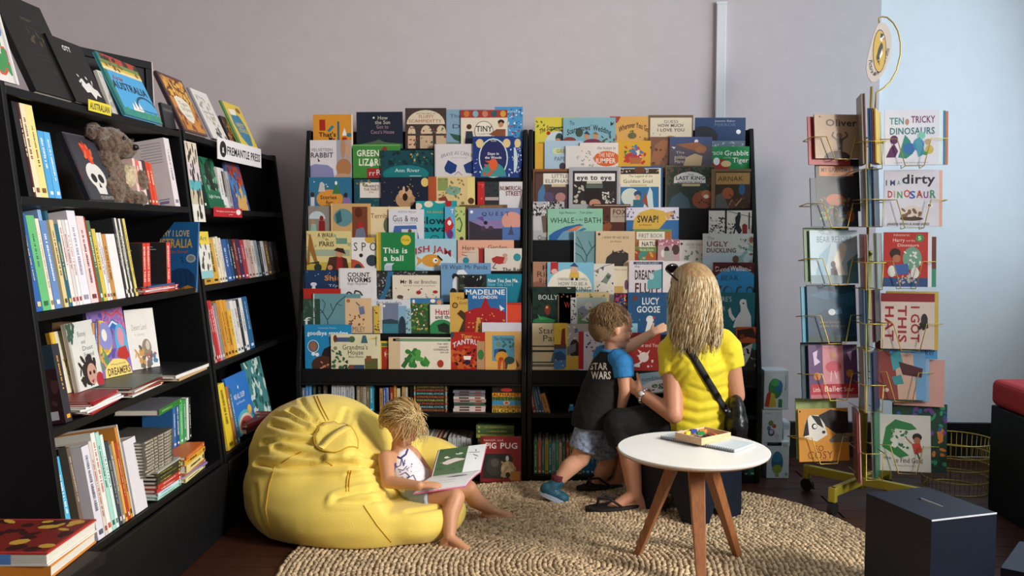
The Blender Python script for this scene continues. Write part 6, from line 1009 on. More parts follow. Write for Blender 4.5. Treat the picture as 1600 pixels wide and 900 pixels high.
# books behind the front ones
for (x0, y0, x1, y1, cv, yaw, k, lab, art) in (
 (1262, 182, 1330, 258, '9a2030', -9, 1, 'crimson cover peeping out behind the scribbled boy', ''), (1274, 248, 1346, 330, '20242c', -9, 1, 'dark cover with copper title band above the garden cover', 'r 1280 259 1336 275 b87434;T 1283 1332 265 7 3a2414 MY GRANDMA;t 1300 1320 272 3 5a3a1c stories'),
 (1256, 356, 1330, 440, '4a7040', -9, 1, 'mossy green cover behind the icy bear cover', ''), (1252, 448, 1320, 534, '3a8aa8', -12, 1, 'aqua cover behind the deep sea cover', ''), (1252, 536, 1320, 622, '1c3a4a', -9, 1, 'dark teal cover behind the dancers', ''), (1244, 624, 1310, 716, '9ab06a', -7, 2, 'lime green sheet behind the golden dog cover', ''),
 (1390, 172, 1470, 258, 'd8e8e4', 9, 1, 'mint edged cover first behind the dinosaurs', ''), (1394, 173, 1474, 258, '3a78a0', 9, 2, 'blue cover second behind the dinosaurs', ''), (1396, 174, 1478, 258, 'c87a4a', 9, 3, 'orange cover third behind the dinosaurs', ''), (1390, 266, 1469, 354, 'e0a890', 9, 1, 'peach cover behind the brown scribble', ''), (1390, 364, 1453, 448, 'dfe4e6', 9, 1, 'white cover behind the armchair cover', ''), (1396, 370, 1460, 448, '6a2a24', 9, 2, 'dark rust cover further behind the armchair cover', 'r 1440 420 1460 448 3a8a70'), (1386, 456, 1463, 546, 'c8a848', 9, 1, 'ochre cover behind the sideways letters', ''), (1392, 540, 1462, 560, '4a9ad0', 9, 2, 'sky blue card with dark letters behind the bird cover', 't 1444 1458 549 10 1c2c4c ker'), (1380, 536, 1449, 626, '88b0d0', 9, 1, 'pale blue cover just behind the bird shape', ''), (1400, 562, 1471, 634, 'dca89c', 14, 2, 'salmon pink cover sticking out to the right', ''), (1396, 632, 1475, 736, '2c4a3c', 12, 1, 'dark jungle patterned cover behind the crocodile', 'q 20 5 7a4a9c 3 1400 634 1474 680;q 20 5 3a9a6a 5 1400 634 1474 736;q 8 5 d8803c 6 1450 660 1474 720;q 16 4 2a6a9a 7 1400 640 1474 736')):
    rkb(x0, y0, x1, y1, (YL if yaw < 0 else YR)+.0105*k, yaw, 7 if yaw < 0 else 5, cv, lab, art)
# pocket that points at the viewer: books edge-on
ED = [(1349, 150, 258, '6a3a34', -78, 'rust brown'), (1366, 172, 256, '2f5a88', -63, 'blue'), (1373, 172, 256, 'b8983c', -63, 'mustard'), (1355, 265, 355, '3a6a74', -78, 'teal'), (1370, 262, 355, '2c3440', -63, 'charcoal'), (1353, 366, 450, '8a8a80', -78, 'grey'), (1375, 364, 450, '7a8a86', -63, 'sage'), (1352, 450, 540, '3a4a5a', -78, 'slate'), (1372, 452, 532, '2a3038', -63, 'black'), (1352, 545, 640, '8aa0a8', -78, 'pale blue'), (1370, 548, 640, '26324a', -63, 'navy'), (1342, 640, 748, 'd8a0a8', -78, 'pink'), (1372, 638, 742, '2f6a50', -63, 'green')]
for i, (px, y0, y1, cv, yaw, nm) in enumerate(ED):
    for j in range(2):
        a, e = atY(px, y1, 3.97), atY(px, y0, 3.97); w = .17; r = Vector((math.cos(R(yaw)), -math.sin(R(yaw)), 0)); n = Vector((r.y, -r.x, 0)); up = (Vector((0, 0, 1))-n*.05).normalized()
        book(w, e.z-a.z, .006, cv if j == 0 else ('8a8478', '4a6a8a', '8a443c')[i % 3], frame((a.x+n.x*-.009*j, 3.97+n.y*-.009*j, a.z), r, up), '%s book seen edge-on in the middle of the rack%s' % (nm, '' if j == 0 else ', its neighbour behind'), GK)
for lv, yy in enumerate((222, 312, 410, 505, 600, 706)):
    z = atY(1362, yy, 3.9).z; inv = RKI; a, c = atY(1350, yy, 3.86), atY(1384, yy, 3.86); P = lambda x, y, zz: inv @ Vector((x, y, zz)); m = MB()
    m.tube([P(a.x, 4.06, z), P(a.x, 3.86, z), P(c.x, 3.86, z), P(c.x, 4.06, z)], .0024, 6); zb_ = z-.115; m.tube([P(a.x+.01, 3.86, z), P(a.x+.012, 3.86, zb_), P(c.x-.012, 3.86, zb_), P(c.x-.01, 3.86, z)], .0022, 6); m.tube([P(a.x+.012, 3.86, zb_), P(a.x+.012, 4.08, zb_)], .002, 5); m.tube([P(c.x-.012, 3.86, zb_), P(c.x-.012, 4.08, zb_)], .002, 5); m.tube([P(a.x, 4.06, z), (0, 0, z)], .0024, 5); m.tube([P(c.x, 4.06, z), (0, 0, z)], .0024, 5); m.build('wire_pocket', GOLD, rk, True)
# hanging oval sign above the rack, part of the rack
Yp = PY; inv = RKI; pts = [atY(x, y, Yp) for x, y in ((1367, 175), (1369, 145), (1380, 138), (1391, 128), (1401, 110), (1407, 85), (1407, 66), (1403, 48), (1396, 36), (1386, 27), (1378, 26), (1373, 29), (1374, 36))]
m = MB(); m.tube([inv @ p for p in pts], .0035, 6); m.build('sign_hoop', GOLD, rk, True)
sg = empty('hanging_sign'); sg.parent = rk; oc = [(1375, 35), (1383, 36), (1389, 44), (1393, 56), (1393, 74), (1390, 92), (1384, 108), (1376, 120), (1368, 128), (1361, 128), (1356, 121), (1353, 108), (1355, 90), (1360, 70), (1365, 52), (1370, 40)]
A = [atY(x, y, Yp-.02) for x, y in oc]; cen = sum(A, Vector())/len(A); sgm = Matrix.Translation(inv @ cen); sg.matrix_local = sgm
m = MB(); m.prism([((p-cen).x, (p-cen).z) for p in A][::-1], -.002, .002, 'y', hexc('cdbfb2')); m.build('sign_board', mat('sign card', 'cfc1b5', .6), sg, bevel=.0008)
m = MB(); draw(m, 'e 1374 80 10.5 34 20201c;e 1374 80 9.5 32.5 cba43a;p 1369 90 1372 76 1376 66 1379 70 1379 80 1375 92 1370 95 201f1e;p 1374 88 1378 76 1379 84 1375 93 e8e4da;e 1377 59 3.4 6 e6e2da;p 1375 52 1380 54 1378 58 1374 60 20201e;p 1379 58 1381 62 1378 64 c85a2c;p 1370 96 1374 94 1374 100 201f1e;l 1 201f1e 1373 94 1374 102', (1353, 35, 1394, 129), lambda u, v, f: (atY(1353+u*41, 80, Yp-.02).x-cen.x, -.0024-f, atY(1374, 129-v*94, Yp-.02).z-cen.z)); m.build('emblem', PRINT, sg)
txt = 'Picture Books from Puffin'; P = [(1357, 94), (1358, 106), (1361, 115), (1366, 119), (1372, 116), (1378, 108), (1383, 98), (1387, 86), (1390, 76)]; m = MB(); cum = [0]
for p, q in zip(P, P[1:]): cum.append(cum[-1]+math.hypot(q[0]-p[0], q[1]-p[1]))
gl_, W = text_tris(txt, True); k_ = cum[-1]/W
for gx, Vg, Fg, adv in gl_:
    if not Vg: continue
    s0 = (gx+adv/2)*k_; j = max(i for i in range(len(cum)) if cum[i] <= s0 or i == 0); j = min(j, len(P)-2); t = (s0-cum[j])/(cum[j+1]-cum[j]); bx0, by0 = P[j][0]+(P[j+1][0]-P[j][0])*t, P[j][1]+(P[j+1][1]-P[j][1])*t; dx, dy = P[j+1][0]-P[j][0], P[j+1][1]-P[j][1]; L_ = math.hypot(dx, dy); dx /= L_; dy /= L_
    W2_ = []
    for x, y in Vg:
        lx, ly = (x-adv/2)*k_, y*8.2; X_, Y_ = bx0+dx*lx+dy*ly, by0+dy*lx-dx*ly; pw = atY(X_, Y_, Yp-.02)-cen; W2_.append((pw.x, -.0026, pw.z))
    m.geo(W2_, Fg, hexc('26221f'))
m.build('lettering', PRINT, sg)
# ------------------------------------------------------------------ people
def J(px, py, Y): return atY(px, py, Y)
def cone(m, p0, r0, p1, r1, n=14):
    m.tube([p0, p1], [r0, r1], n); m.ell(p0, (r0, r0, r0), nu=n, nv=8); m.ell(p1, (r1, r1, r1), nu=n, nv=8)
def chain(m, pts, rs, n=14):
    for i in range(len(pts)-1): cone(m, pts[i], rs[i], pts[i+1], rs[i+1], n)
def loft(m, rings, n=22):
    V = []
    for c, a, b in rings: V += [c+a*math.cos(2*math.pi*k/n)+b*math.sin(2*math.pi*k/n) for k in range(n)]
    q = len(rings); m.geo(V, [(j*n+k, j*n+(k+1) % n, (j+1)*n+(k+1) % n, (j+1)*n+k) for j in range(q-1) for k in range(n)]+[tuple(range(n))[::-1], tuple(range((q-1)*n, q*n))])
def axes(f, up=(0, 0, 1)):
    f = Vector(f).normalized(); u = Vector(up); u = (u-f*u.dot(f)).normalized(); return f, u.cross(f), u          # forward, left, up
def head(m, c, f, H, ears=True):
    f, l, u = axes(f); M = Matrix((f, l, u)).transposed(); P = lambda a, b, d: c+f*a*H+l*b*H+u*d*H
    m.ell(P(-.03, 0, .1), (.46*H, .37*H, .41*H), M, 22, 14); m.ell(P(.1, 0, -.12), (.31*H, .31*H, .28*H), M, 20, 12); m.ell(P(.14, 0, -.3), (.24*H, .22*H, .19*H), M, 18, 10)
    m.ell(P(.3, 0, -.4), (.09*H, .1*H, .08*H), M); m.ell(P(.42, 0, -.1), (.07*H, .05*H, .06*H), M); m.ell(P(.4, 0, -.03), (.05*H, .035*H, .09*H), M); m.ell(P(.37, 0, -.24), (.045*H, .09*H, .03*H), M); m.ell(P(.36, 0, -.3), (.045*H, .08*H, .03*H), M)
    for s in (-1, 1):
        m.ell(P(.26, s*.17, -.16), (.12*H, .11*H, .1*H), M)
        if ears: m.ell(P(-.02, s*.36, -.06), (.06*H, .035*H, .1*H), M)
def eyes(c, f, H, parent, colr='3a2a20', down=False):
    f, l, u = axes(f); M = Matrix((f, l, u)).transposed()
    for s in (-1, 1):
        p = c+f*.375*H+l*s*.15*H-u*.03*H; m = MB(); m.ell(p, (.03*H, .05*H, .012*H if down else .03*H), M, 12, 8, hexc('5a3a28' if down else 'e0d8d0')); m.ell(p+f*.018*H, (.018*H, .024*H, .01*H if down else .024*H), M, 10, 8, hexc(colr)); m.build('eye', PRINT, parent, True)
        m = MB(); m.ell(p+f*.01*H+u*.1*H, (.02*H, .07*H, .014*H), M, 10, 6); m.build('eyebrow', mat('brow hair', '9a7648', .8), parent, True)
    m = MB(); m.ell(c+f*.405*H-u*.27*H, (.018*H, .085*H, .022*H), M, 12, 8); m.build('lips', mat('lips', 'b0625a', .5), parent, True)
def hand(m, W, d, nrm, side, L, curl=20, spread=.05, thumb=1.0):
    d = Vector(d).normalized(); nrm = Vector(nrm); nrm = (nrm-d*nrm.dot(d)).normalized(); side = d.cross(nrm)*(1 if d.cross(nrm).dot(Vector(side)) > 0 else -1); M = Matrix((d, side, nrm)).transposed()
    m.ell(W+d*.25*L, (.3*L, .2*L, .1*L), M, 14, 8); m.ell(W+d*.36*L, (.16*L, .22*L, .085*L), M, 14, 8); m.ell(W+d*.02*L, (.16*L, .15*L, .11*L), M, 12, 8)
    for i, ln in enumerate((.44, .5, .46, .36)):
        p = W+d*(.46-.02*abs(i-1))*L+side*(.17-.115*i)*L; dd = (d+side*(.10-.07*i)*spread*10).normalized(); r = .062*L
        for k, fr in enumerate((.42, .32, .26)):
            a = R(curl*(1.1 if k else .6)); ax = dd.cross(nrm).normalized(); dd = (Matrix.Rotation(a, 3, ax) @ dd); q = p+dd*ln*fr*L; cone(m, p, r, q, r*.92, 9); p = q; r *= .9
    p = W+d*.1*L+side*.15*L; dd = (d*.7+side*.75*thumb+nrm*.15).normalized()
    for fr, r in ((.22, .075), (.17, .062)): q = p+dd*fr*L; cone(m, p, r*L, q, r*.9*L, 9); p = q; dd = (dd+d*.4+nrm*.1).normalized()
def foot(m, ank, toe, heel_drop, L, wid, side):
    """bare foot: ankle ball, heel, instep, ball and five toes"""
    d = Vector(toe)-Vector(ank); d.z = 0; d.normalize(); up = Vector((0, 0, 1)); s = Vector((-d.y, d.x, 0))*side; base = Vector((ank.x, ank.y, toe.z)); H_ = base-d*L*.16; t_ = Vector((toe.x, toe.y, toe.z))
    bl = t_-d*L*.24; m.ell(H_+up*L*.06, (L*.13, wid*.42, L*.13), Matrix((d, s, up)).transposed(), 14, 8); cone(m, ank, wid*.36, H_+up*L*.1, wid*.36); cone(m, ank+d*L*.02, wid*.36, bl+up*L*.05, wid*.3); cone(m, H_+up*L*.03, wid*.36, bl+up*.0, wid*.36); m.ell(bl, (L*.13, wid*.55, L*.06), Matrix((d, s, up)).transposed(), 14, 8)
    for i in range(5):
        o = (i-2)*.215*wid; ln = L*(.24-.028*i); b0 = bl+s*(-o)+d*L*.04; cone(m, b0, wid*(.135-.012*i), b0+d*ln+up*(.0), wid*(.125-.012*i), 9)
def person_part(name, fn, material, parent, vox=.005, sm=4, wr=0, ws=30, col_=None):
    me = solid(fn, vox, sm, name)
    if wr:
        V = getv(me); N = normals(me); V += N*np.array([wr*(1-abs(noise.noise(Vector((p[0]*ws, p[1]*ws, p[2]*ws*1.6))))*3) for p in V])[:, None]*.6; setv(me, V)
    me.materials.append(material); o = bpy.data.objects.new(name, me); link(o, parent); return o
def decal(me_o, name, art, rect, parent, off=.002, extra=None):
    bv_ = bvh_of(me_o.data); X0, Y0, X1, Y1 = rect; m = MB()
    def plane(u, v, f):
        d = ray(X0+u*(X1-X0), Y1-v*(Y1-Y0)).normalized(); h = bv_.ray_cast(CAM, d)
        if h[0] is None: h = bv_.find_nearest(CAM+d*3.7)
        return h[0]-d*(off+f)
    draw(m, art, rect, plane); return m.build(name, PRINT, parent)
def ribbon(pts, nrms, wd, th, name, material, parent):
    m = MB(); V = []; n = len(pts)
    for i in range(n):
        t = (Vector(pts[min(i+1, n-1)])-Vector(pts[max(i-1, 0)])).normalized(); s = t.cross(nrms[i]).normalized(); p = Vector(pts[i]); q = Vector(nrms[i])
        V += [p-s*wd/2, p+s*wd/2, p+s*wd/2+q*th, p-s*wd/2+q*th]
    m.geo(V, [(4*k+a, 4*k+(a+1) % 4, 4*k+4+(a+1) % 4, 4*k+4+a) for k in range(n-1) for a in range(4)]+[(0, 1, 2, 3), (4*n-1, 4*n-2, 4*n-3, 4*n-4)]); return m.build(name, material, parent, True)
HAIRM = mat('blonde hair', attr=True, rough=.45, bump=.2, bscale=300)
def strands(name, roots, c, rad, M, length, parent, cols, rw=.0035, grav=.22, seed=1, wob=.002, push=1.02, flare=0, step=.017, stick=0):
    rg = random.Random(seed); m = MB(); Mi = M.inverted(); rad = Vector(rad)
    for i, (p, d, ln) in enumerate(roots):
        p, d = Vector(p), Vector(d).normalized(); e = Mi @ (p-c); nn = (M @ Vector((e.x/rad.x**2, e.y/rad.y**2, e.z/rad.z**2))).normalized(); d = (d-nn*d.dot(nn)).normalized(); n = int(ln*length/step); pts = [p.copy()]; ph = rg.uniform(0, 6)
        for k in range(n):
            d = (d+Vector((0, 0, -grav))).normalized(); p = p+d*step; q = Mi @ (p-c); e = Vector((q.x/rad.x, q.y/rad.y, q.z/rad.z)); L = e.length
            if L < push*1.03:
                nn = (M @ Vector((e.x/rad.x, e.y/rad.y, e.z/rad.z))).normalized()
                if L < push: e *= push/L; p = c+M @ Vector((e.x*rad.x, e.y*rad.y, e.z*rad.z))
                dn = d.dot(nn); d = (d-nn*min(dn, 0)).normalized() if dn < 0 else d
            elif stick and L < 1.5: e *= 1+(push*1.01/L-1)*stick; p = c+M @ Vector((e.x*rad.x, e.y*rad.y, e.z*rad.z))
            pts.append(p+Vector((math.sin(ph+k*.7), math.cos(ph*1.3+k*.6), 0))*wob*k/max(n, 1)*2)
        if len(pts) < 3: continue
        cc = hexc(rg.choice(cols)); rs = [rw*(.55+.45*min(1, k/2))*(1 if k < len(pts)*.7 else max(.25, (len(pts)-k)/(len(pts)*.3))) for k in range(len(pts))]; m.tube(pts, rs, 4, cc)
    o = m.build(name, HAIRM, parent, True); return o
# ---- little girl in the beanbag
SKG = mat('sun-tanned child skin', 'cf9670', .5, .03, 150, .04); SKB = mat('fair child skin', 'd9a384', .5, .03, 150, .04); SKW = mat('adult skin', 'c98f70', .5, .03, 150, .04)
g = empty('person', J(655, 790, 3.66)); g.location = (0, 0, 0); tag(g, 'small blonde child in white vest and denim shorts reading in the beanbag', 'person')
gf, gl_, gu = axes((.82, -.5, 0)); gr = -gl_
pel, che, sho, nek = J(655, 764, 3.67), J(632, 732, 3.70), J(624, 712, 3.705), J(624, 700, 3.705)
hc = J(629, 664, 3.70); hf = (.74, -.42, -.5); GH = .178
nS, nE, nW = J(603, 716, 3.625), J(607, 753, 3.53), J(655, 759, 3.475); fS, fE, fW = J(645, 712, 3.785), J(667, 740, 3.775), J(671, 748, 3.69)
nH, nK, nA, nT = J(658, 780, 3.61), J(712, 778, 3.53), J(702, 840, 3.445), J(743, 864, 3.405)
fH, fK, fA, fT = J(672, 770, 3.70), J(732, 764, 3.72), J(766, 797, 3.81), J(806, 808, 3.82)
rear = Vector((-.6, .3, .75)).normalized(); tf = Vector((.7, -.45, .55)).normalized()
def gbody(m):
    loft(m, [(pel-Vector((0, 0, .045)), gr*.055, gf*.05), (pel, gr*.078, gf*.062), (che, gr*.075, tf*.056), (sho, gr*.078, tf*.045), (nek, gr*.035, gf*.033), (nek+Vector((0, 0, .03)), gr*.03, gf*.03)])
    head(m, hc, hf, GH); cone(m, nek, .031, hc-Vector((0, 0, .05)), .03)
    chain(m, [sho+gr*.06, nS, nE, nW], [.035, .034, .027, .019]); chain(m, [sho-gr*.06, fS, fE, fW], [.035, .033, .026, .019])
    chain(m, [pel, nH, (nH+nK)/2, nK], [.05, .052, .046, .037]); chain(m, [pel, fH, (fH+fK)/2, fK], [.05, .054, .048, .038])
    kc = nK*.62+nA*.38+Vector((-.012, 0, 0)); chain(m, [nK, kc, nA], [.038, .038, .022]); kc = fK*.62+fA*.38+Vector((-.008, 0, -.012)); chain(m, [fK, kc, fA], [.037, .036, .022])
    foot(m, nA, nT, 0, .145, .056, 1); foot(m, fA, fT, 0, .14, .052, 1)
    hand(m, nW, J(687, 756, 3.49)-nW, (0, .3, -1), (0, 1, .2), .096, 10); hand(m, fW, J(692, 754, 3.60)-fW, (.2, .2, -1), (-1, 0, .3), .096, 16, .09)
person_part('body', gbody, SKG, g, .0042, 3); eyes(hc, hf, GH, g, down=True)
VEST = mat('white jersey', 'e6e2e8', .8, .15, 180, .03)
def gvest(m): loft(m, [(pel+Vector((-.005, 0, .0)), gr*.088, gf*.073), (pel*.5+che*.5, gr*.087, tf*.07), (che, gr*.084, tf*.066), (che*.35+sho*.65, gr*.07, tf*.058), (sho+Vector((0, 0, .004)), gr*.056, tf*.05), (sho+Vector((0, 0, .012)), gr*.05, tf*.042)])
vest = person_part('vest', gvest, VEST, g, .005, 4, .0015, 28)
def gshort(m):
    loft(m, [(pel-Vector((0, 0, .05)), gr*.06, gf*.055), (pel-Vector((0, 0, .01)), gr*.092, gf*.076), (pel+Vector((0, 0, .02)), gr*.09, gf*.076)]); m.tube([pel, nH, nH*.62+nK*.38], [.055, .062, .062], 16); m.tube([pel, fH, fH*.62+fK*.38], [.055, .062, .06], 16)
person_part('shorts', gshort, mat('pale denim', '9fb2c4', .85, .3, 260, .15), g, .005, 3, .0015, 30)
PUR = '3f3576'
decal(vest, 'vest_print', 'l 1.2 %s 617 722 620 730 626 727 628 716 631 728 633 718;l 1.1 %s 622 733 630 735 636 728;l 1.2 %s 625 742 634 738 640 744 633 750 628 745;l 1.1 %s 636 748 646 742 650 750 642 758;l 1 %s 630 756 640 760 652 757;q 16 1.3 %s 5 615 724 646 766;q 6 1 3a8a80 6 618 728 646 764' % ((PUR,)*6), (600, 700, 670, 780), g)
bvv = bvh_of(vest.data)
def onmesh(bvh_, s, off=.001, n=5):
    v = list(map(float, s.split())); pts = list(zip(v[::2], v[1::2])); out = []
    for (a, b), (c, d) in zip(pts, pts[1:]):
        for k in range(n+1):
            dr = ray(a+(c-a)*k/n, b+(d-b)*k/n).normalized(); h = bvh_.ray_cast(CAM, dr)
            if h[0] is not None: out.append((h[0]-dr*off, h[1]))
    return out
for s in ('597 706 604 703 612 708 616 718 617 732 614 740', '606 700 616 712 626 716 634 710 637 702'):
    p = [q[0] for q in onmesh(bvv, s)]
    if len(p) > 2: m = MB(); m.tube(p, .0042, 6); m.build('piping', mat('purple binding', PUR, .7), g, True)
# hair: gathered back with loose wisps
f_, l_, u_ = axes(hf); HM = Matrix((f_, l_, u_)).transposed(); hcc = hc-f_*.05*GH+u_*.1*GH; hr = (.47*GH, .40*GH, .44*GH)
GC_ = ['d2b074', 'c29e62', 'e0c48a', 'b08a50', 'e6d09c', 'a07c48', '8a683c']
def gcap(m): m.ell(hcc-f_*.09*GH+u_*.03*GH, (.44*GH, .405*GH, .425*GH), HM, 24, 16); m.ell(hcc-f_*.33*GH-u_*.2*GH, (.18*GH, .28*GH, .24*GH), HM, 18, 12); m.ell(hcc-f_*.52*GH-u_*.3*GH, (.1*GH, .13*GH, .12*GH), HM, 14, 10)
person_part('hair_base', gcap, mat('hair base girl', 'b08c52', .6, .6, 60, .3, stretch=(1, 1, 4)), g, .005, 3)
rg = random.Random(5); roots = []
for i in range(900):
    a, b = rg.uniform(-1.9, 1.9), rg.uniform(.0, 1.0); th = b*1.5; v = Vector((math.cos(a)*math.sin(th)*(1 if abs(a) < 1 else 1), math.sin(a)*math.sin(th), math.cos(th)))
    p = hcc+HM @ Vector((v.x*hr[0], v.y*hr[1], v.z*hr[2])); back = -f_*1.0+l_*v.y*.5-u_*.1
    if v.x > .25 and th > 1.05 or th > 1.3 and v.x > -.1: continue
    roots.append((p, back+Vector((rg.gauss(0, .25), rg.gauss(0, .25), rg.gauss(0, .2))), rg.uniform(.5, 1.35)))
for i in range(46):
    s = rg.choice((-1, 1, 1)); v = Vector((rg.uniform(.55, .95), s*rg.uniform(.3, .7), rg.uniform(.3, .7))).normalized(); p = hcc+HM @ Vector((v.x*hr[0], v.y*hr[1], v.z*hr[2])); roots.append((p, f_*.3+l_*s*.4-u_*.5, rg.uniform(.5, .9)))
strands('hair', roots, hcc, (hr[0]*1.0, hr[1]*1.0, hr[2]*1.0), HM, .15, g, GC_, .0017, .07, 3, .004, 1.03, step=.012, stick=.35)
fly = []
for i in range(90):
    a, b = rg.uniform(-1.2, 1.2), rg.uniform(.3, 1.1); v = Vector((math.cos(a)*math.sin(b), math.sin(a)*math.sin(b), math.cos(b))); fly.append((hcc+HM @ Vector((v.x*hr[0], v.y*hr[1], v.z*hr[2])), f_*rg.uniform(-.6, .9)+l_*rg.uniform(-1, 1)-u_*.3, rg.uniform(.5, 1.1)))
strands('loose_hair', fly, hcc, hr, HM, .13, g, ['d8bc84', 'e0cc98', 'c8a868'], .0012, .2, 8, .006, 1.05, step=.012)
# the open book she reads: its own thing
G0, G1p = J(674, 747, 3.62), J(750, 737, 3.69); rd = (G1p-G0).normalized(); wl = (G1p-G0).length
fu = (J(686, 703, 3.73)-G0); nu_ = (J(647, 771, 3.48)-G0); nu_ = nu_-rd*nu_.dot(rd)+rd*nu_.dot(rd)
ob = empty('open_picture_book'); tag(ob, 'open picture book with pink cover on the child\'s lap', 'book')
def leaf(vec, art, nm, lift):
    vec = Vector(vec); n = rd.cross(vec).normalized(); n = n if n.z > 0 else -n; m = MB(); K = 7; P = lambda u, v, o: G0+rd*wl*u+vec*v+n*(o+lift*math.sin(math.pi*min(v*1.0, 1))*.9)
    for o, c in ((.0, hexc('d0709a')),):
        V = [P(u, k/K, o-.0035) for k in range(K+1) for u in (-.02, 1.02)]+[P(u, k/K, o) for k in range(K+1) for u in (-.02, 1.02)]; q = 2*(K+1)
        m.geo(V, [(2*k, 2*k+1, 2*k+3, 2*k+2) for k in range(K)]+[(q+2*k, q+2*k+2, q+2*k+3, q+2*k+1) for k in range(K)]+[(2*k, 2*k+2, q+2*k+2, q+2*k) for k in range(K)]+[(2*k+1, q+2*k+1, q+2*k+3, 2*k+3) for k in range(K)]+[(2*K, 2*K+1, q+2*K+1, q+2*K), (0, q, q+1, 1)], c)
    cv = m.build('cover', PRINT, ob); m = MB(); V = [P(u, .02+.95*k/K, .0005) for k in range(K+1) for u in (0, 1)]+[P(u, .02+.95*k/K, .006) for k in range(K+1) for u in (0, 1)]; q = 2*(K+1)
    m.geo(V, [(2*k, 2*k+1, 2*k+3, 2*k+2) for k in range(K)]+[(q+2*k, q+2*k+2, q+2*k+3, q+2*k+1) for k in range(K)]+[(2*k, 2*k+2, q+2*k+2, q+2*k) for k in range(K)]+[(2*k+1, q+2*k+1, q+2*k+3, 2*k+3) for k in range(K)]+[(2*K, 2*K+1, q+2*K+1, q+2*K), (0, q, q+1, 1)]); m.build('page_block', mat('picture pages', 'd9d8d6', .5), ob)
    m = MB(); draw(m, art, (0, 0, 100, 100), lambda u, v, f: P(u, .02+.95*v, .0064+f)); m.build('page_print', PRINT, ob)
strip = lambda a, b, c, n=12: ';'.join('r %.1f %.1f %.1f %.1f %s' % (a, i*100/n, b, (i+1)*100/n, c) for i in range(n))
leaf(fu, strip(2, 62, '3f5a34')+';'+strip(62, 98, 'd4d6d6')+';p 10 60 26 50 40 46 60 52 60 56 44 60 26 68 c8b8b4;e 22 40 6 4 d8d4d0;e 46 30 8 4 b8c0b8;q 14 3 2a3f26 3 6 10 58 90;l 2 5a6a54 80 20 84 60;l 2 5a6a54 76 40 88 50;l 2 6a7a64 66 30 90 34', 'far', .012)
leaf(nu_, 'l 1.5 8a8a90 30 30 70 30;l 1.5 8a8a90 30 44 66 44;p 40 70 60 62 84 66 80 74 56 76 6a6a72;l 1 a8a8ae 20 84 60 84', 'near', .008)
# ---- toddler boy at the racks
b_ = empty('person'); tag(b_, 'toddler boy in black and blue T-shirt reaching towards the racks', 'person')
bf, bl_, bu = axes((.8, .6, 0)); br = -bl_
Bp, Bc, Bs, Bn = J(927, 655, 4.13), J(941, 600, 4.14), J(953, 562, 4.14), J(956, 548, 4.14)
Bh = J(957, 511, 4.14); Bhf = (.93, .3, -.12); BH = .212
bnS, bnE, bnW = J(973, 568, 4.06), J(977, 608, 4.04), J(971, 637, 4.06); bfS, bfE, bfW = J(945, 556, 4.22), J(985, 540, 4.26), J(1018, 521, 4.29)
b1H, b1K, b1A, b1T = J(922, 672, 4.12), J(907, 716, 4.11), J(872, 752, 4.07), J(886, 786, 4.055)
b2H, b2K, b2A, b2T = J(938, 672, 4.2), J(950, 722, 4.27), J(930, 762, 4.31), J(955, 772, 4.36)
def bbody(m):
    loft(m, [(Bp-Vector((0, 0, .05)), br*.06, bf*.055), (Bp, br*.088, bf*.075), (Bc, br*.085, bf*.07), (Bs, br*.085, bf*.055), (Bn, br*.04, bf*.038), (Bn+Vector((.004, 0, .03)), br*.036, bf*.036)]); head(m, Bh, Bhf, BH); cone(m, Bn, .036, Bh-Vector((0, 0, .06)), .036)
    chain(m, [Bs+br*.05, bnS, bnE, bnW], [.036, .036, .029, .021]); chain(m, [Bs-br*.05, bfS, bfE, bfW], [.036, .036, .029, .021])
    chain(m, [Bp, b1H, b1K], [.06, .06, .044]); chain(m, [b1K, b1K*.6+b1A*.4+Vector((-.01, 0, 0)), b1A], [.042, .042, .026]); chain(m, [Bp, b2H, b2K], [.06, .06, .044]); chain(m, [b2K, b2K*.6+b2A*.4, b2A], [.042, .042, .026])
    hand(m, bnW, J(966, 652, 4.06)-bnW, (-.5, .6, 0), (.6, .5, 0), .1, 24); hand(m, bfW, J(1042, 508, 4.31)-bfW, (.3, .9, -.3), (0, 0, 1), .1, 14, .08)
person_part('body', bbody, SKB, b_, .0046, 3); eyes(Bh, Bhf, BH, b_)
BLKT = mat('black cotton', '0d0d10', .85, .2, 200); BLUT = mat('blue cotton', '2a7fc0', .8, .2, 200, .05)
tee = person_part('t_shirt', lambda m: loft(m, [(Bp-Vector((0, 0, .03)), br*.112, bf*.098), (Bp+Vector((0, 0, .02)), br*.108, bf*.094), (Bc, br*.102, bf*.085), (Bs+Vector((0, 0, -.01)), br*.1, bf*.07), (Bs+Vector((0, 0, .022)), br*.07, bf*.056), (Bn+Vector((0, 0, .002)), br*.05, bf*.05)]), BLKT, b_, .0055, 4, .002, 24)
for s0, e0, ss in ((bnS, bnE, 1), (bfS, bfE, -1)):
    a0_ = Bs+br*.045*ss+Vector((0, 0, .012)); person_part('sleeve', lambda m: (m.tube([a0_, s0, s0*.45+e0*.55], [.052, .052, .047], 16), m.ell(a0_, (.05, .05, .045)), m.ell(s0, (.051, .051, .049))), BLUT, tee, .005, 3, .0015, 30)
m = MB(); tq = [Bn+Vector((0, 0, .004))+br*.049*math.cos(t)+bf*.05*math.sin(t) for t in [k*2*math.pi/24 for k in range(24)]]; m.tube(tq, .008, 8, closed=True); m.build('collar', BLUT, tee, True)
decal(tee, 'shirt_lettering', 'T 922 949 572 11 d8cfc6 STAR;T 924 955 586 12 d8cfc6 WARS', (915, 555, 962, 600), tee, .0025)
def bsh(m):
    m.tube([Bp, b1H, b1H*.3+b1K*.7], [.07, .072, .07], 18); m.tube([Bp, b2H, b2H*.3+b2K*.7], [.07, .072, .068], 18)
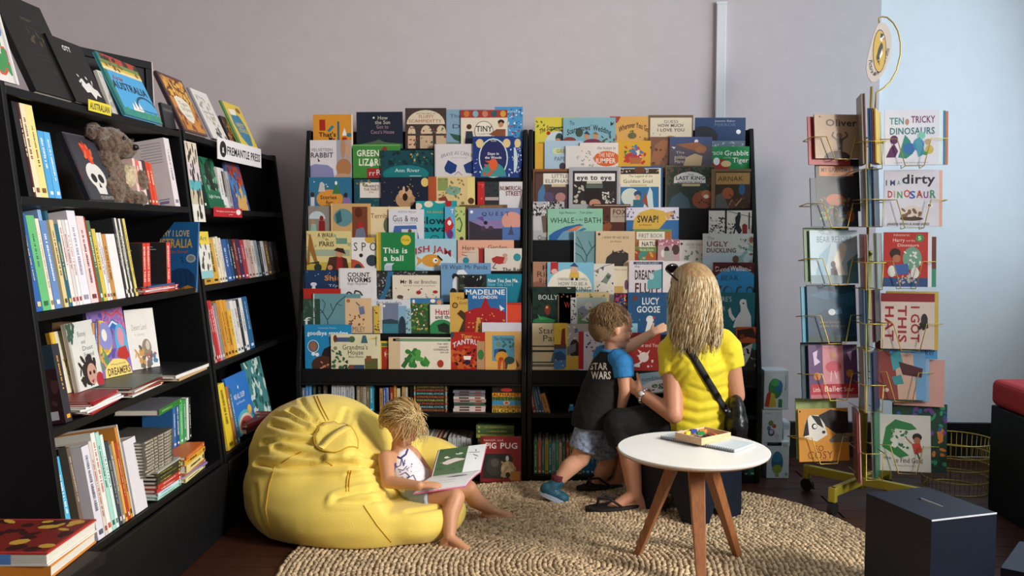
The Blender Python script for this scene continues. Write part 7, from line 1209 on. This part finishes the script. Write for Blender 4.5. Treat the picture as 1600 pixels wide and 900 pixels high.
FLO = mat('floral cotton', '8a9ab4', .85, .2, 60, .6); person_part('shorts', bsh, FLO, b_, .005, 3, .002, 26)
def shoe(ank, toe, heel, nm):
    d = (toe-heel); L = d.length; d.normalize(); s = d.cross(Vector((0, 0, 1))).normalized(); u = s.cross(d); M = Matrix((d, s, u)).transposed(); mid = (toe+heel)/2
    o = person_part('shoe', lambda m: (m.ell(heel+d*L*.22+u*.022, (L*.26, .03, .034), M, 18, 10), m.ell(toe-d*L*.25+u*.016, (L*.28, .034, .026), M, 18, 10), cone(m, ank, .03, heel+d*L*.3+u*.02, .032), m.ell(mid+u*.018, (L*.3, .03, .028), M, 18, 10)), mat('teal mesh trainer', '1c5a70', .5, .3, 200, .25), b_, .0045, 3)
    m = MB(); n = 28; ou = [mid+d*(L*.52*math.cos(t))+s*(.035*math.sin(t)*(1.05+.12*math.cos(t))) for t in [k*2*math.pi/n for k in range(n)]]; m.geo([p-u*.008 for p in ou]+[p+u*.011 for p in ou], [tuple(range(n))[::-1], tuple(range(n, 2*n))]+[(k, (k+1) % n, n+(k+1) % n, n+k) for k in range(n)]); m.build('sole', mat('white blue rubber', 'b8c8e0', .5), o)
    for k in range(3): c = mid+d*L*(-.02+.1*k)+u*(.045-.006*k); m = MB(); m.tube([c-s*.022-u*.008, c+u*.003, c+s*.022-u*.008], .003, 6); m.build('lace', mat('pale lace', 'c8d8e0', .7), o, True)
    m = MB(); m.tube([ank+(ank-heel).normalized()*.0-u*.012, ank+Vector((0, 0, .03))], [.03, .031], 16); m.build('sock', mat('dark red sock', '5a1c22', .9), b_, True)
shoe(b1A, b1T, J(843, 768, 4.06), 'a'); shoe(b2A, b2T, J(916, 774, 4.3), 'b')
f_, l_, u_ = axes(Bhf); HM = Matrix((f_, l_, u_)).transposed(); cc = Bh-f_*.08*BH+u_*.125*BH
def bcap(m): m.ell(cc, (.44*BH, .385*BH, .405*BH), HM, 26, 18); m.ell(cc-f_*.17*BH-u_*.16*BH, (.29*BH, .33*BH, .3*BH), HM, 20, 14); m.ell(Bh-f_*.3*BH-u_*.2*BH, (.12*BH, .24*BH, .16*BH), HM, 16, 10)
person_part('hair', bcap, mat('short fair brown hair', '7d6040', .65, .8, 120, .3, stretch=(1, 1, 3)), b_, .0045, 3, .0008, 120)
rg = random.Random(12); roots = []; hrb = (.445*BH, .39*BH, .41*BH)
for i in range(900):
    a, th = rg.uniform(-math.pi, math.pi), rg.uniform(0, 1) ** .7*1.9; v = Vector((math.cos(a)*math.sin(th), math.sin(a)*math.sin(th), math.cos(th)))
    if v.z < .05 and v.x > -.35 or v.x > .75: continue
    roots.append((cc+HM @ Vector((v.x*hrb[0], v.y*hrb[1], v.z*hrb[2])), f_*(.7 if v.x > .1 else -.1)+l_*v.y*.4-u_*.4+Vector((rg.gauss(0, .2), rg.gauss(0, .2), 0)), rg.uniform(.7, 1.2)))
strands('hair_tips', roots, cc, hrb, HM, .032, b_, ['7d6040', '8f7048', 'a08258', '6a5034'], .0014, .05, 6, .001, 1.015, step=.008, stick=.4)
# ---- woman in yellow on the stool
w_ = empty('person'); tag(w_, 'blonde woman in yellow T-shirt and black trousers seated with back to camera', 'person')
wf, wl_, wu = axes((-.3, .95, 0)); wr = -wl_
Wp, Wb, Wc, Ws, Wn = J(1092, 652, 4.0), J(1094, 612, 3.98), J(1094, 572, 3.96), J(1094, 532, 3.96), J(1091, 515, 3.97)
Wh = J(1080, 454, 3.99); Whf = (-.42, .88, -.2); WH = .225
lS, lE, lW = J(1050, 548, 3.98), J(1053, 648, 3.87), J(1000, 614, 4.0); rS, rE, rW = J(1137, 545, 3.94), J(1150, 618, 3.95), J(1118, 640, 4.18)
lH, lK, lA, lT = J(1072, 662, 4.0), J(968, 664, 4.02), J(992, 772, 3.965), J(936, 801, 3.92); rH, rK, rA, rT = J(1108, 660, 4.06), J(985, 660, 4.22), J(966, 752, 4.3), J(922, 772, 4.24)
def wbody(m):
    loft(m, [(Wp-Vector((0, 0, .07)), wr*.13, wf*.1), (Wp, wr*.155, wf*.115), (Wb, wr*.125, wf*.09), (Wc, wr*.14, wf*.1), (Ws-Vector((0, 0, .01)), wr*.145, wf*.075), (Wn, wr*.055, wf*.055), (Wn+Vector((0, 0, .05)), wr*.048, wf*.05)]); head(m, Wh, Whf, WH); cone(m, Wn, .05, Wh-Vector((0, 0, .07)), .05)
    chain(m, [Ws+wl_*.1, lS, lE, lW], [.05, .05, .04, .027]); chain(m, [Ws-wl_*.1, rS, rE, rW], [.05, .05, .04, .027])
    chain(m, [Wp, lH, lK], [.09, .09, .062]); chain(m, [lK, lK*.62+lA*.38+Vector((.02, 0, 0)), lA], [.056, .053, .033]); chain(m, [Wp, rH, rK], [.09, .09, .062]); chain(m, [rK, rK*.62+rA*.38+Vector((.02, 0, 0)), rA], [.056, .053, .033])
    foot(m, lA, lT, 0, .215, .078, 1); foot(m, rA, rT, 0, .215, .076, 1)
    hand(m, lW, J(974, 594, 4.06)-lW, (.35, .8, .1), (-.2, .2, 1), .155, 18, .07); hand(m, rW, J(1085, 640, 4.25)-rW, (0, 0, 1), (0, 1, 0), .15, 24)
person_part('body', wbody, SKW, w_, .0062, 3); eyes(Wh, Whf, WH, w_)
YT = mat('yellow jersey', 'e6d324', .75, .12, 160, .04, sheen=.2)
def wtee(m):
    loft(m, [(Wp-Vector((0, 0, .045)), wr*.165, wf*.128), (Wp+Vector((0, 0, .01)), wr*.168, wf*.13), (Wb, wr*.142, wf*.108), (Wc, wr*.152, wf*.113), (Ws-Vector((0, 0, .02)), wr*.152, wf*.09), (Ws+Vector((0, 0, .022)), wr*.1, wf*.07), (Wn+Vector((0, 0, .004)), wr*.062, wf*.062)]); m.tube([Ws+wl_*.09, lS, lS*.62+lE*.38], [.066, .066, .062], 18); m.ell(lS, (.065, .065, .06)); m.tube([Ws-wl_*.09, rS, rS*.6+rE*.4], [.066, .066, .06], 18); m.ell(rS, (.065, .065, .06))
me = solid(wtee, .007, 5, 't_shirt'); V = getv(me); N = normals(me); D = np.zeros(len(V)); bt = bvh_of(me)
for s, dp in (('1040 590 1050 575 1062 560', .006), ('1046 600 1060 580 1072 570', .006), ('1066 640 1090 646 1125 640', .007), ('1070 622 1095 630 1130 622', .006), ('1078 604 1100 612 1136 604', .005), ('1062 656 1090 664 1125 656', .006), ('1110 575 1128 566 1140 556', .006), ('1115 592 1130 584 1142 572', .005), ('1048 560 1056 548 1068 540', .004), ('1056 610 1064 590 1074 580', .005)):
    p = [q[0] for q in onmesh(bt, s, 0)]
    if len(p) > 1: q = polydist(V, [tuple(x) for x in p]); dp *= .65; D += -dp*np.exp(-(q/.008)**2)+dp*.6*np.exp(-((q-.02)/.01)**2)
V += N*(D+np.array([noise.noise(Vector(p)*14)*.004 for p in V]))[:, None]; setv(me, V); me.materials.append(YT); wt = bpy.data.objects.new('t_shirt', me); link(wt, w_)
def wpants(m):
    loft(m, [(Wp-Vector((0, 0, .085)), wr*.14, wf*.115), (Wp-Vector((0, 0, .03)), wr*.165, wf*.126), (Wp+Vector((0, 0, .0)), wr*.162, wf*.122)])
    for h, k, a in ((lH, lK, lA), (rH, rK, rA)): chain(m, [Wp, h, k], [.1, .102, .076]); m.tube([k, k*.72+a*.28], [.076, .066], 18)
    m.ell((lK+rK+lH+rH)/4, (.12, .1, .07))
person_part('trousers', wpants, mat('black trousers', '0c0c0f', .8, .15, 120), w_, .0075, 4, .003, 16)
def flipflop(ank, toe, nm):
    d = toe-ank; d.z = 0; d.normalize(); s = Vector((-d.y, d.x, 0)); ctr = Vector((ank.x, ank.y, .0))*.42+Vector((toe.x, toe.y, 0))*.58; n = 30; m = MB(); ou = [ctr+d*(.135*math.cos(t))+s*(.046*math.sin(t)*(1+.15*math.cos(t))) for t in [k*2*math.pi/n for k in range(n)]]
    m.geo([Vector((p.x, p.y, .0145)) for p in ou]+[Vector((p.x, p.y, .0275)) for p in ou], [tuple(range(n))[::-1], tuple(range(n, 2*n))]+[(k, (k+1) % n, n+(k+1) % n, n+k) for k in range(n)]); o = m.build('flip_flop', mat('black rubber sandal', '121214', .7), w_)
    m = MB(); t0 = ctr+d*.085; t0.z = .03
    for q in (-1, 1): e = ctr-d*.02+s*.043*q; e.z = .03; m.tube([t0+Vector((0, 0, .0)), t0-d*.015+Vector((0, 0, .03)), t0-d*.05+s*.03*q+Vector((0, 0, .04)), e], .006, 8)
    m.build('thong_strap', mat('black rubber sandal', '121214', .7), o, True)
flipflop(lA, lT, 'a'); flipflop(rA, rT, 'b')
f_, l_, u_ = axes(Whf); HM = Matrix((f_, l_, u_)).transposed(); wc = Wh-f_*.05*WH+u_*.1*WH; hr = (.49*WH, .42*WH, .45*WH)
def wcap(m): m.ell(wc-f_*.05*WH+u_*.01*WH, (.46*WH, .41*WH, .44*WH), HM, 24, 16); m.ell(wc-f_*.2*WH-u_*.35*WH, (.24*WH, .34*WH, .5*WH), HM, 20, 14); m.ell(wc-f_*.2*WH-u_*.8*WH, (.16*WH, .28*WH, .45*WH), HM, 20, 14)
person_part('hair_base', wcap, mat('hair base woman', 'a8865a', .6, .5, 60, .25, stretch=(1, 1, .2)), w_, .006, 4)
rg = random.Random(9); roots = []
for i in range(2300):
    a = rg.uniform(-math.pi, math.pi); th = rg.uniform(.0, 1) ** .8*1.75
    v = Vector((math.cos(a)*math.sin(th), math.sin(a)*math.sin(th), math.cos(th)))
    if v.x > .35 and v.z < .75: continue
    p = wc+HM @ Vector((v.x*hr[0], v.y*hr[1], v.z*hr[2])); sgn = 1 if v.y > 0 else -1
    dr_ = -f_*(.9 if v.x > -.2 else .4)+l_*(.16*sgn+v.y*.3+rg.gauss(0, .1))-u_*.5; roots.append((p, dr_, rg.uniform(.8, 1.0)-.18*max(0, v.z)*0+.0))
strands('hair', roots, wc-u_*.02, hr, HM, .36, w_, ['d8c49c', 'cbb184', 'b8986a', 'e4d6b4', 'a88858', 'dccaa4', '94764a'], .0023, .3, 4, .007, 1.02, step=.018)
# sunglasses pushed up into the hair
sgl = empty('sunglasses'); tag(sgl, 'dark sunglasses pushed up on the blonde woman\'s head', 'sunglasses'); hb = wc+u_*.02*WH
for s in (-1, 1):
    P = lambda a, b, d: wc+f_*a*WH+l_*b*WH+u_*d*WH; m = MB(); m.tube([P(.33, .3*s, .36), P(.18, .44*s, .33), P(-.02, .475*s, .22), P(-.2, .46*s, .08)], .004, 6); m.build('temple', mat('black acetate', '0e0e10', .25), sgl, True)
    m = MB(); m.ell(P(.36, .19*s, .4), (.012, .034, .024), HM @ Matrix.Rotation(R(-38), 3, 'Y'), 18, 10); m.build('lens', mat('dark lens', '121216', .1), sgl, True)
m = MB(); m.tube([P(.4, -.1, .42), P(.42, 0, .42), P(.4, .1, .42)], .004, 6); m.build('bridge', mat('black acetate', '0e0e10', .25), sgl, True)
# shoulder bag: strap across the back, pouch at the hip
bt = bvh_of(wt.data); hb_ = empty('shoulder_bag'); tag(hb_, 'black leather shoulder bag worn across the woman\'s back', 'bag')
LEA = mat('black leather', '131316', .32, .25, 90, .1)
q = onmesh(bt, '1070 538 1085 560 1103 590 1120 618 1133 640', .003, 6); ribbon([x[0] for x in q], [x[1] for x in q], .03, .004, 'strap', mat('black webbing', '101012', .7, .2, 200), hb_)
bc = J(1150, 652, 3.9); person_part('pouch', lambda m: (m.ell(bc, (.04, .075, .1), None, 20, 14), m.ell(bc-Vector((0, 0, .035)), (.05, .09, .085), None, 20, 14)), LEA, hb_, .006, 4, .003, 22)
for p in ((1134, 642), (1140, 648), (1145, 655)): c_ = J(*p, 3.86); m = MB(); m.ell(c_, (.005, .004, .005), None, 10, 6); m.build('rivet', mat('silver metal', 'b8b8bc', .3, metal=.9), hb_, True)
q2 = [J(1133, 638, 3.868), J(1139, 645, 3.862), J(1146, 652, 3.858)]; ribbon(q2, [Vector((0, -1, .2))]*3, .034, .006, 'strap_tab', LEA, hb_)
# wristwatch
wt_ = empty('wristwatch'); tag(wt_, 'silver wristwatch on the woman\'s left wrist', 'watch'); d_ = (lE-lW).normalized(); c_ = lW+d_*.028; a_ = d_.orthogonal().normalized(); b2_ = d_.cross(a_); m = MB()
for k in range(16):
    t = 2*math.pi*k/16; c2 = c_+(a_*math.cos(t)+b2_*math.sin(t))*.034; m = MB(); m.ell(c2, (.007, .007, .007), None, 8, 6); m.build('bracelet_link', mat('silver metal', 'b8b8bc', .3, metal=.9), wt_, True)
vd = (CAM-c_); vd = (vd-d_*vd.dot(d_)).normalized(); m = MB(); m.ell(c_+vd*.036, (.016, .016, .007), vd.to_track_quat('Z', 'Y').to_matrix(), 18, 8); m.build('case', mat('silver metal', 'b8b8bc', .3, metal=.9), wt_, True); m = MB(); m.ell(c_+vd*.0395, (.012, .012, .005), vd.to_track_quat('Z', 'Y').to_matrix(), 18, 8); m.build('dial', mat('watch dial', 'd8d8d4', .3), wt_, True)
# the book in her hand
q0, q1, q2 = J(1002, 616, 4.02), J(1038, 612, 4.0), J(986, 592, 4.13); rv = q1-q0; uv = q2-q0
book(rv.length+.08, uv.length+.02, .008, 'a8cfe0', frame(q0+rv/2+Vector((.02, 0, 0)), rv, uv), 'light blue picture book held on the woman\'s lap', 'books held by people', 'h 60 100 60 60 e8ecee;t 12 64 30 22 2a4a58 tumbled;T 36 84 64 26 2a5a40 egg;e 72 16 14 14 2f7a70;q 10 5 3a3a3c 3 10 82 90 98', name='picture_book')

# roots of the hand-built groups sit at the base of each thing
for r in (g, b_, w_, sgl, hb_, wt_, ob):
    P = [v.co for ch in r.children if ch.type == 'MESH' for v in ch.data.vertices]; xs, ys, zs = [p.x for p in P], [p.y for p in P], [p.z for p in P]
    base = Vector(((min(xs)+max(xs))/2, (min(ys)+max(ys))/2, min(zs))); r.location = base
    for ch in r.children: ch.location = -base
